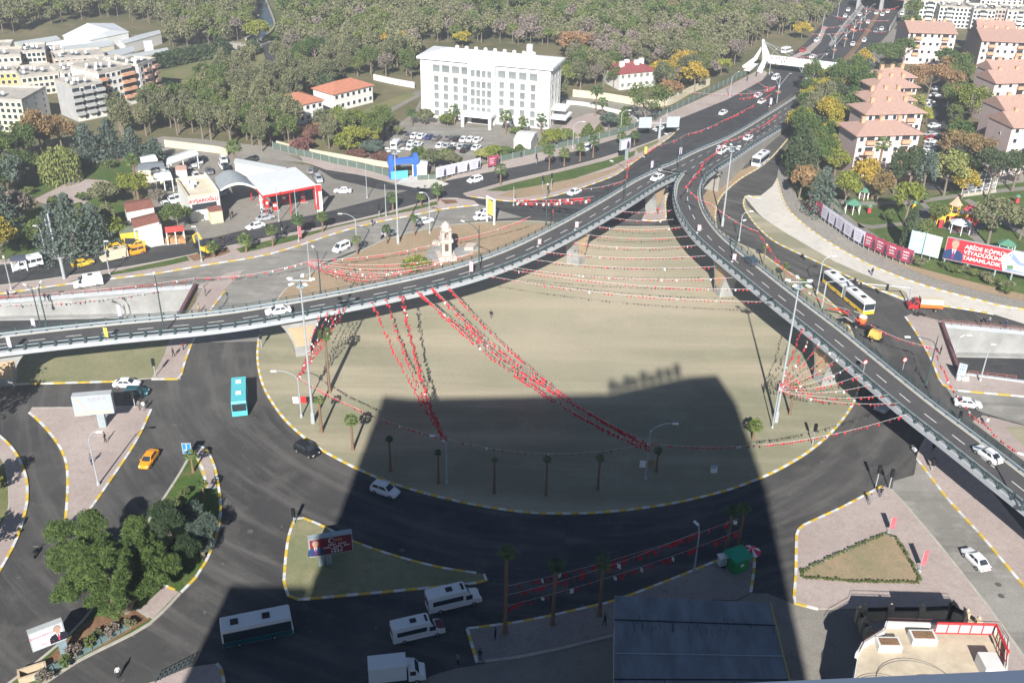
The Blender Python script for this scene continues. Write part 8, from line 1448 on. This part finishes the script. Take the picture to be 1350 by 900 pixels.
a, b = P(205, 899, .15), P(253, 874, .15); W_ = b-a; L = W_.length; r = empty('green_railing', a, math.atan2(W_.y, W_.x), 'dark green pedestrian railing at the bottom edge', 'railing')
for z in (.15, .6, 1.05): mb = MB(); mb.box((L/2, 0, z), (L, .05, .05)); mb.build('rail', M_green_metal, r)
for k in range(9): mb = MB(); mb.box((L*k/8, 0, .55), (.08, .08, 1.1)); mb.build('post', M_green_metal, r)
def rail(pts, label, m, h=1., step=2.):
    V_ = resample(PP(pts, .15), step); c = V_[0]; r = empty('wall_railing', c, 0, label, 'railing')
    for z in (h, h*.5): mb = MB(); mb.sweep(path_of([v-c for v in V_]), [(-.03, z-.03+.5), (-.03, z+.03+.5), (.03, z+.03+.5), (.03, z-.03+.5)]); mb.build('rail', m, r)
    for v in V_[:95]: mb = MB(); mb.box((v.x-c.x, v.y-c.y, h/2+.5), (.08, .08, h)); mb.build('post', m, r)
M_rrail = mat('rusty red rail', (.30, .12, .10), .7, .2, 2)
rail([(-60, 403), (0, 399), (150, 387), (258, 379)], 'rusty railing on top of the left retaining wall', M_rrail, step=2.4); rail([(1241, 430), (1350, 440), (1420, 446)], 'rusty railing on top of the right retaining wall', M_rrail, step=1.8); rail([(1275, 496), (1350, 504)], 'rusty railing along the hatched edge of the right underpass', M_rrail, .7, 1.6)
for i, (x, y) in enumerate([(1263, 499), (1268, 500), (1273, 501)]): r = empty('concrete_block', P(x, y, .14), .3, ['left', 'middle', 'right'][i]+' one of three white concrete blocks under the blue and white sign', 'block', 'white concrete blocks'); mb = MB(); mb.box((0, 0, .35), (.9, .6, .7), 0, None, (.9, .6)); mb.build('body', M_white, r); mb = MB(); mb.box((0, 0, .73), (.3, .1, .06)); mb.build('lifting_loop', M_galv, r)
# ============================================================ park furniture
g = P(1256, 296, .05); r = empty('play_castle', g, -.2, 'red and yellow castle climbing frame with pointed roofs', 'playground'); Y, R_ = mat('play yellow', (.74, .45, .04), .5, .08, 1), mat('play red', (.62, .05, .06), .5, .08, 1)
s = hgt((1256, 296), 257)/9.2; r.scale = (s*1.15, s*1.15, s)
for i, (x, y, hh) in enumerate([(0, 1.5, 5.5), (-3.2, 0, 4.2), (3.4, .6, 4.8)]):
    for a in (-1, 1):
        for b in (-1, 1): mb = MB(); mb.box((x+a*.9, y+b*.9, hh/2), (.22, .22, hh)); mb.build('tower_post', Y, r)
    mb = MB(); mb.box((x, y, 1.6), (2, 2, .2)); mb.box((x, y, 2.3), (2, .1, 1.1)); mb.box((x, y-.95, 2.2), (2, .1, 1.)); mb.build('platform', R_ if i != 1 else Y, r, weld=True); mb = MB(); mb.lathe((x, y, hh), [(1.7, 0), (.9, 1.1), (.04, 2.6 if i == 0 else 1.5)], 4 if i == 0 else 10); mb.build('pointed_roof', mat('play roof', (.62, .10, .12), .5) if i else mat('play roof cream', (.68, .40, .28), .5), r)
for x, y, c in ((-3, -1, R_), (1.2, -1, mat('play orange', (.70, .22, .04), .5))): mb = MB(); mb.add([(x-.45, y, 1.6), (x+.45, y, 1.6), (x-.25, y-2.8, .2), (x-1.15, y-2.8, .2), (x-.45, y, 1.9), (x-1.15, y-2.8, .5), (x+.45, y, 1.9), (x-.25, y-2.8, .5)], [(0, 1, 2, 3), (0, 3, 5, 4), (1, 6, 7, 2)]); mb.build('slide', c, r)
for x in (-5, 5.2): mb = MB(); mb.box((x, 0, 1.6), (1.2, 1.2, 1.2)); mb.box((x, 0, .5), (.2, .2, 1.)); mb.build('play_cube', Y if x < 0 else R_, r, weld=True)
mb = MB(); mb.box((.1, .8, 2.4), (6.4, .8, .15)); mb.box((.1, .4, 2.9), (6.4, .06, .9)); mb.build('bridge', Y, r, weld=True)
def gazebo(p, col, label, R_=2.2, h=2.4):
    r = empty('gazebo', P(*p, .05), .3, label, 'gazebo')
    for k in range(6): a = 6.283*k/6; mb = MB(); mb.tube([(R_*.85*math.cos(a), R_*.85*math.sin(a), 0), (R_*.85*math.cos(a), R_*.85*math.sin(a), h)], .1, 5); mb.build('post', M_white, r)
    mb = MB(); mb.lathe((0, 0, h), [(R_, 0), (R_*.5, .6), (.05, 1.1)], 6); mb.build('roof', col, r); mb = MB(); mb.box((0, 0, .7), (1.4, .7, .08)); mb.box((0, 0, .35), (.2, .2, .7)); mb.build('table', M_tileb, r, weld=True)
M_gz = mat('gazebo green', (.10, .25, .17), .6, .15, 1)
gazebo((1264, 306), M_sheetw, 'white framed gazebo beside the play castle', 2.8); gazebo((1123, 280), M_gz, 'green roofed gazebo behind the poster wall', 2.2); gazebo((1324, 334), M_gz, 'green roofed gazebo above the huge red billboard', 2.2); gazebo((1138, 262), M_gz, 'little green roofed gazebo under the yellow tree', 1.4, 2.)
for p, l, c in [((1145, 281), 'small orange rocking toy on the lawn', R_), ((1340, 268), 'red and green toy stand at the right edge', R_), ((1204, 276), 'little yellow slide left of the playground', Y)]: r = empty('play_toy', P(*p, .05), 0, l, 'playground toy'); mb = MB(); mb.box((0, 0, 1.), (.8, .8, 1.6), 0, None, (.6, .6)); mb.build('body', c, r); mb = MB(); mb.lathe((0, 0, 1.8), [(.8, 0), (.05, .6)], 6); mb.build('roof', M_gz, r)
# ball court cage
c = [P(1267, 259), P(1311, 253), P(1305, 236), P(1272, 238)]; o = sum(c, Vector())/4; r = empty('ball_court', o, 0, 'white wire cage round the grey ball court', 'sports court'); q = [v-o for v in c]; mb = MB(); mb.prism([(v.x, v.y) for v in q], 0, .08); mb.build('court_floor', mat('court grey', (.30, .31, .32), .8, .1, 1), r)
for i in range(4):
    a, b = q[i], q[(i+1) % 4]
    for z in (1.3, 2.6, 3.9): mb = MB(); mb.tube([a+Vector((0, 0, z)), b+Vector((0, 0, z))], .06, 4); mb.build('cage_rail', M_white, r)
    for k in range(5): p = a.lerp(b, k/5); mb = MB(); mb.tube([p, p+Vector((0, 0, 3.9))], .08, 4); mb.build('cage_post', M_white, r)
slab('plinth', [P(1265, 260.5), P(1313, 254), P(1312, 252), P(1266, 258.5)], .5, M_cream)
# trees beyond the left edge whose shade falls on the road
for i, (b, t, R, k, sh) in enumerate([((-38, 560), 470, 5, 'orange', 'tall'), ((-55, 590), 480, 5, 'wood', 'tall'), ((-30, 668), 610, 3.2, 'brush', 'round'), ((-35, 742), 690, 3, 'brush', 'round'), ((-70, 520), 420, 6, 'pine', 'round'), ((-8, 640), 618, 1.6, 'lime', 'bush')]): T(b, t, R, k, sh, ['brown tree whose crown touches the left edge', 'grey tree beyond the left edge', 'bare tree beyond the left pavement', 'lower bare tree beyond the left pavement', 'dark pine beyond the left edge', 'yellow shrub at the left pavement'][i], 'trees beside the left pavement', 500 if k == 'brush' else 1200, .3)
sheet('verge', PP([(369, 392), (378, 383), (397, 370), (430, 352), (465, 338), (501, 321), (525, 313), (572, 302), (612, 297), (650, 295), (740, 297), (700, 318), (640, 345), (560, 368), (450, 398), (380, 400)]), .165, M_sand2)
# manhole covers and drains on the roads
for i, (x, y) in enumerate([(683, 727), (530, 735-10), (282, 640-20), (1300, 700), (1320, 785), (1316, 770), (330, 700), (960, 700), (230, 560), (1150, 600), (1040, 650), (450, 700)]):
    mb = MB(); mb.lathe((0, 0, 0), [(.42, -.03), (.42, .012), (.01, .014)], 14); o = mb.build('manhole_cover', mat('cast iron', (.11, .105, .10), .6, .3, 8)); o.location = P(x, y, .045); tag(o, 'round cast iron cover let into the road', 'manhole cover', 'manhole covers in the roads')
# ============================================================ haze
mh = bpy.data.materials.new('haze'); mh.use_nodes = True; n_ = mh.node_tree.nodes; n_.remove(n_['Principled BSDF']); pv = n_.new('ShaderNodeVolumePrincipled'); pv.inputs['Color'].default_value = (.88, .93, 1, 1); pv.inputs['Density'].default_value = HAZE; pv.inputs['Anisotropy'].default_value = .1
mh.node_tree.links.new(pv.outputs[0], n_['Material Output'].inputs['Volume'])
mb = MB(); mb.box((0, 300, 44), (1500, 1500, 104)); hz = mb.build('haze', mh); tag(hz, kind='stuff')
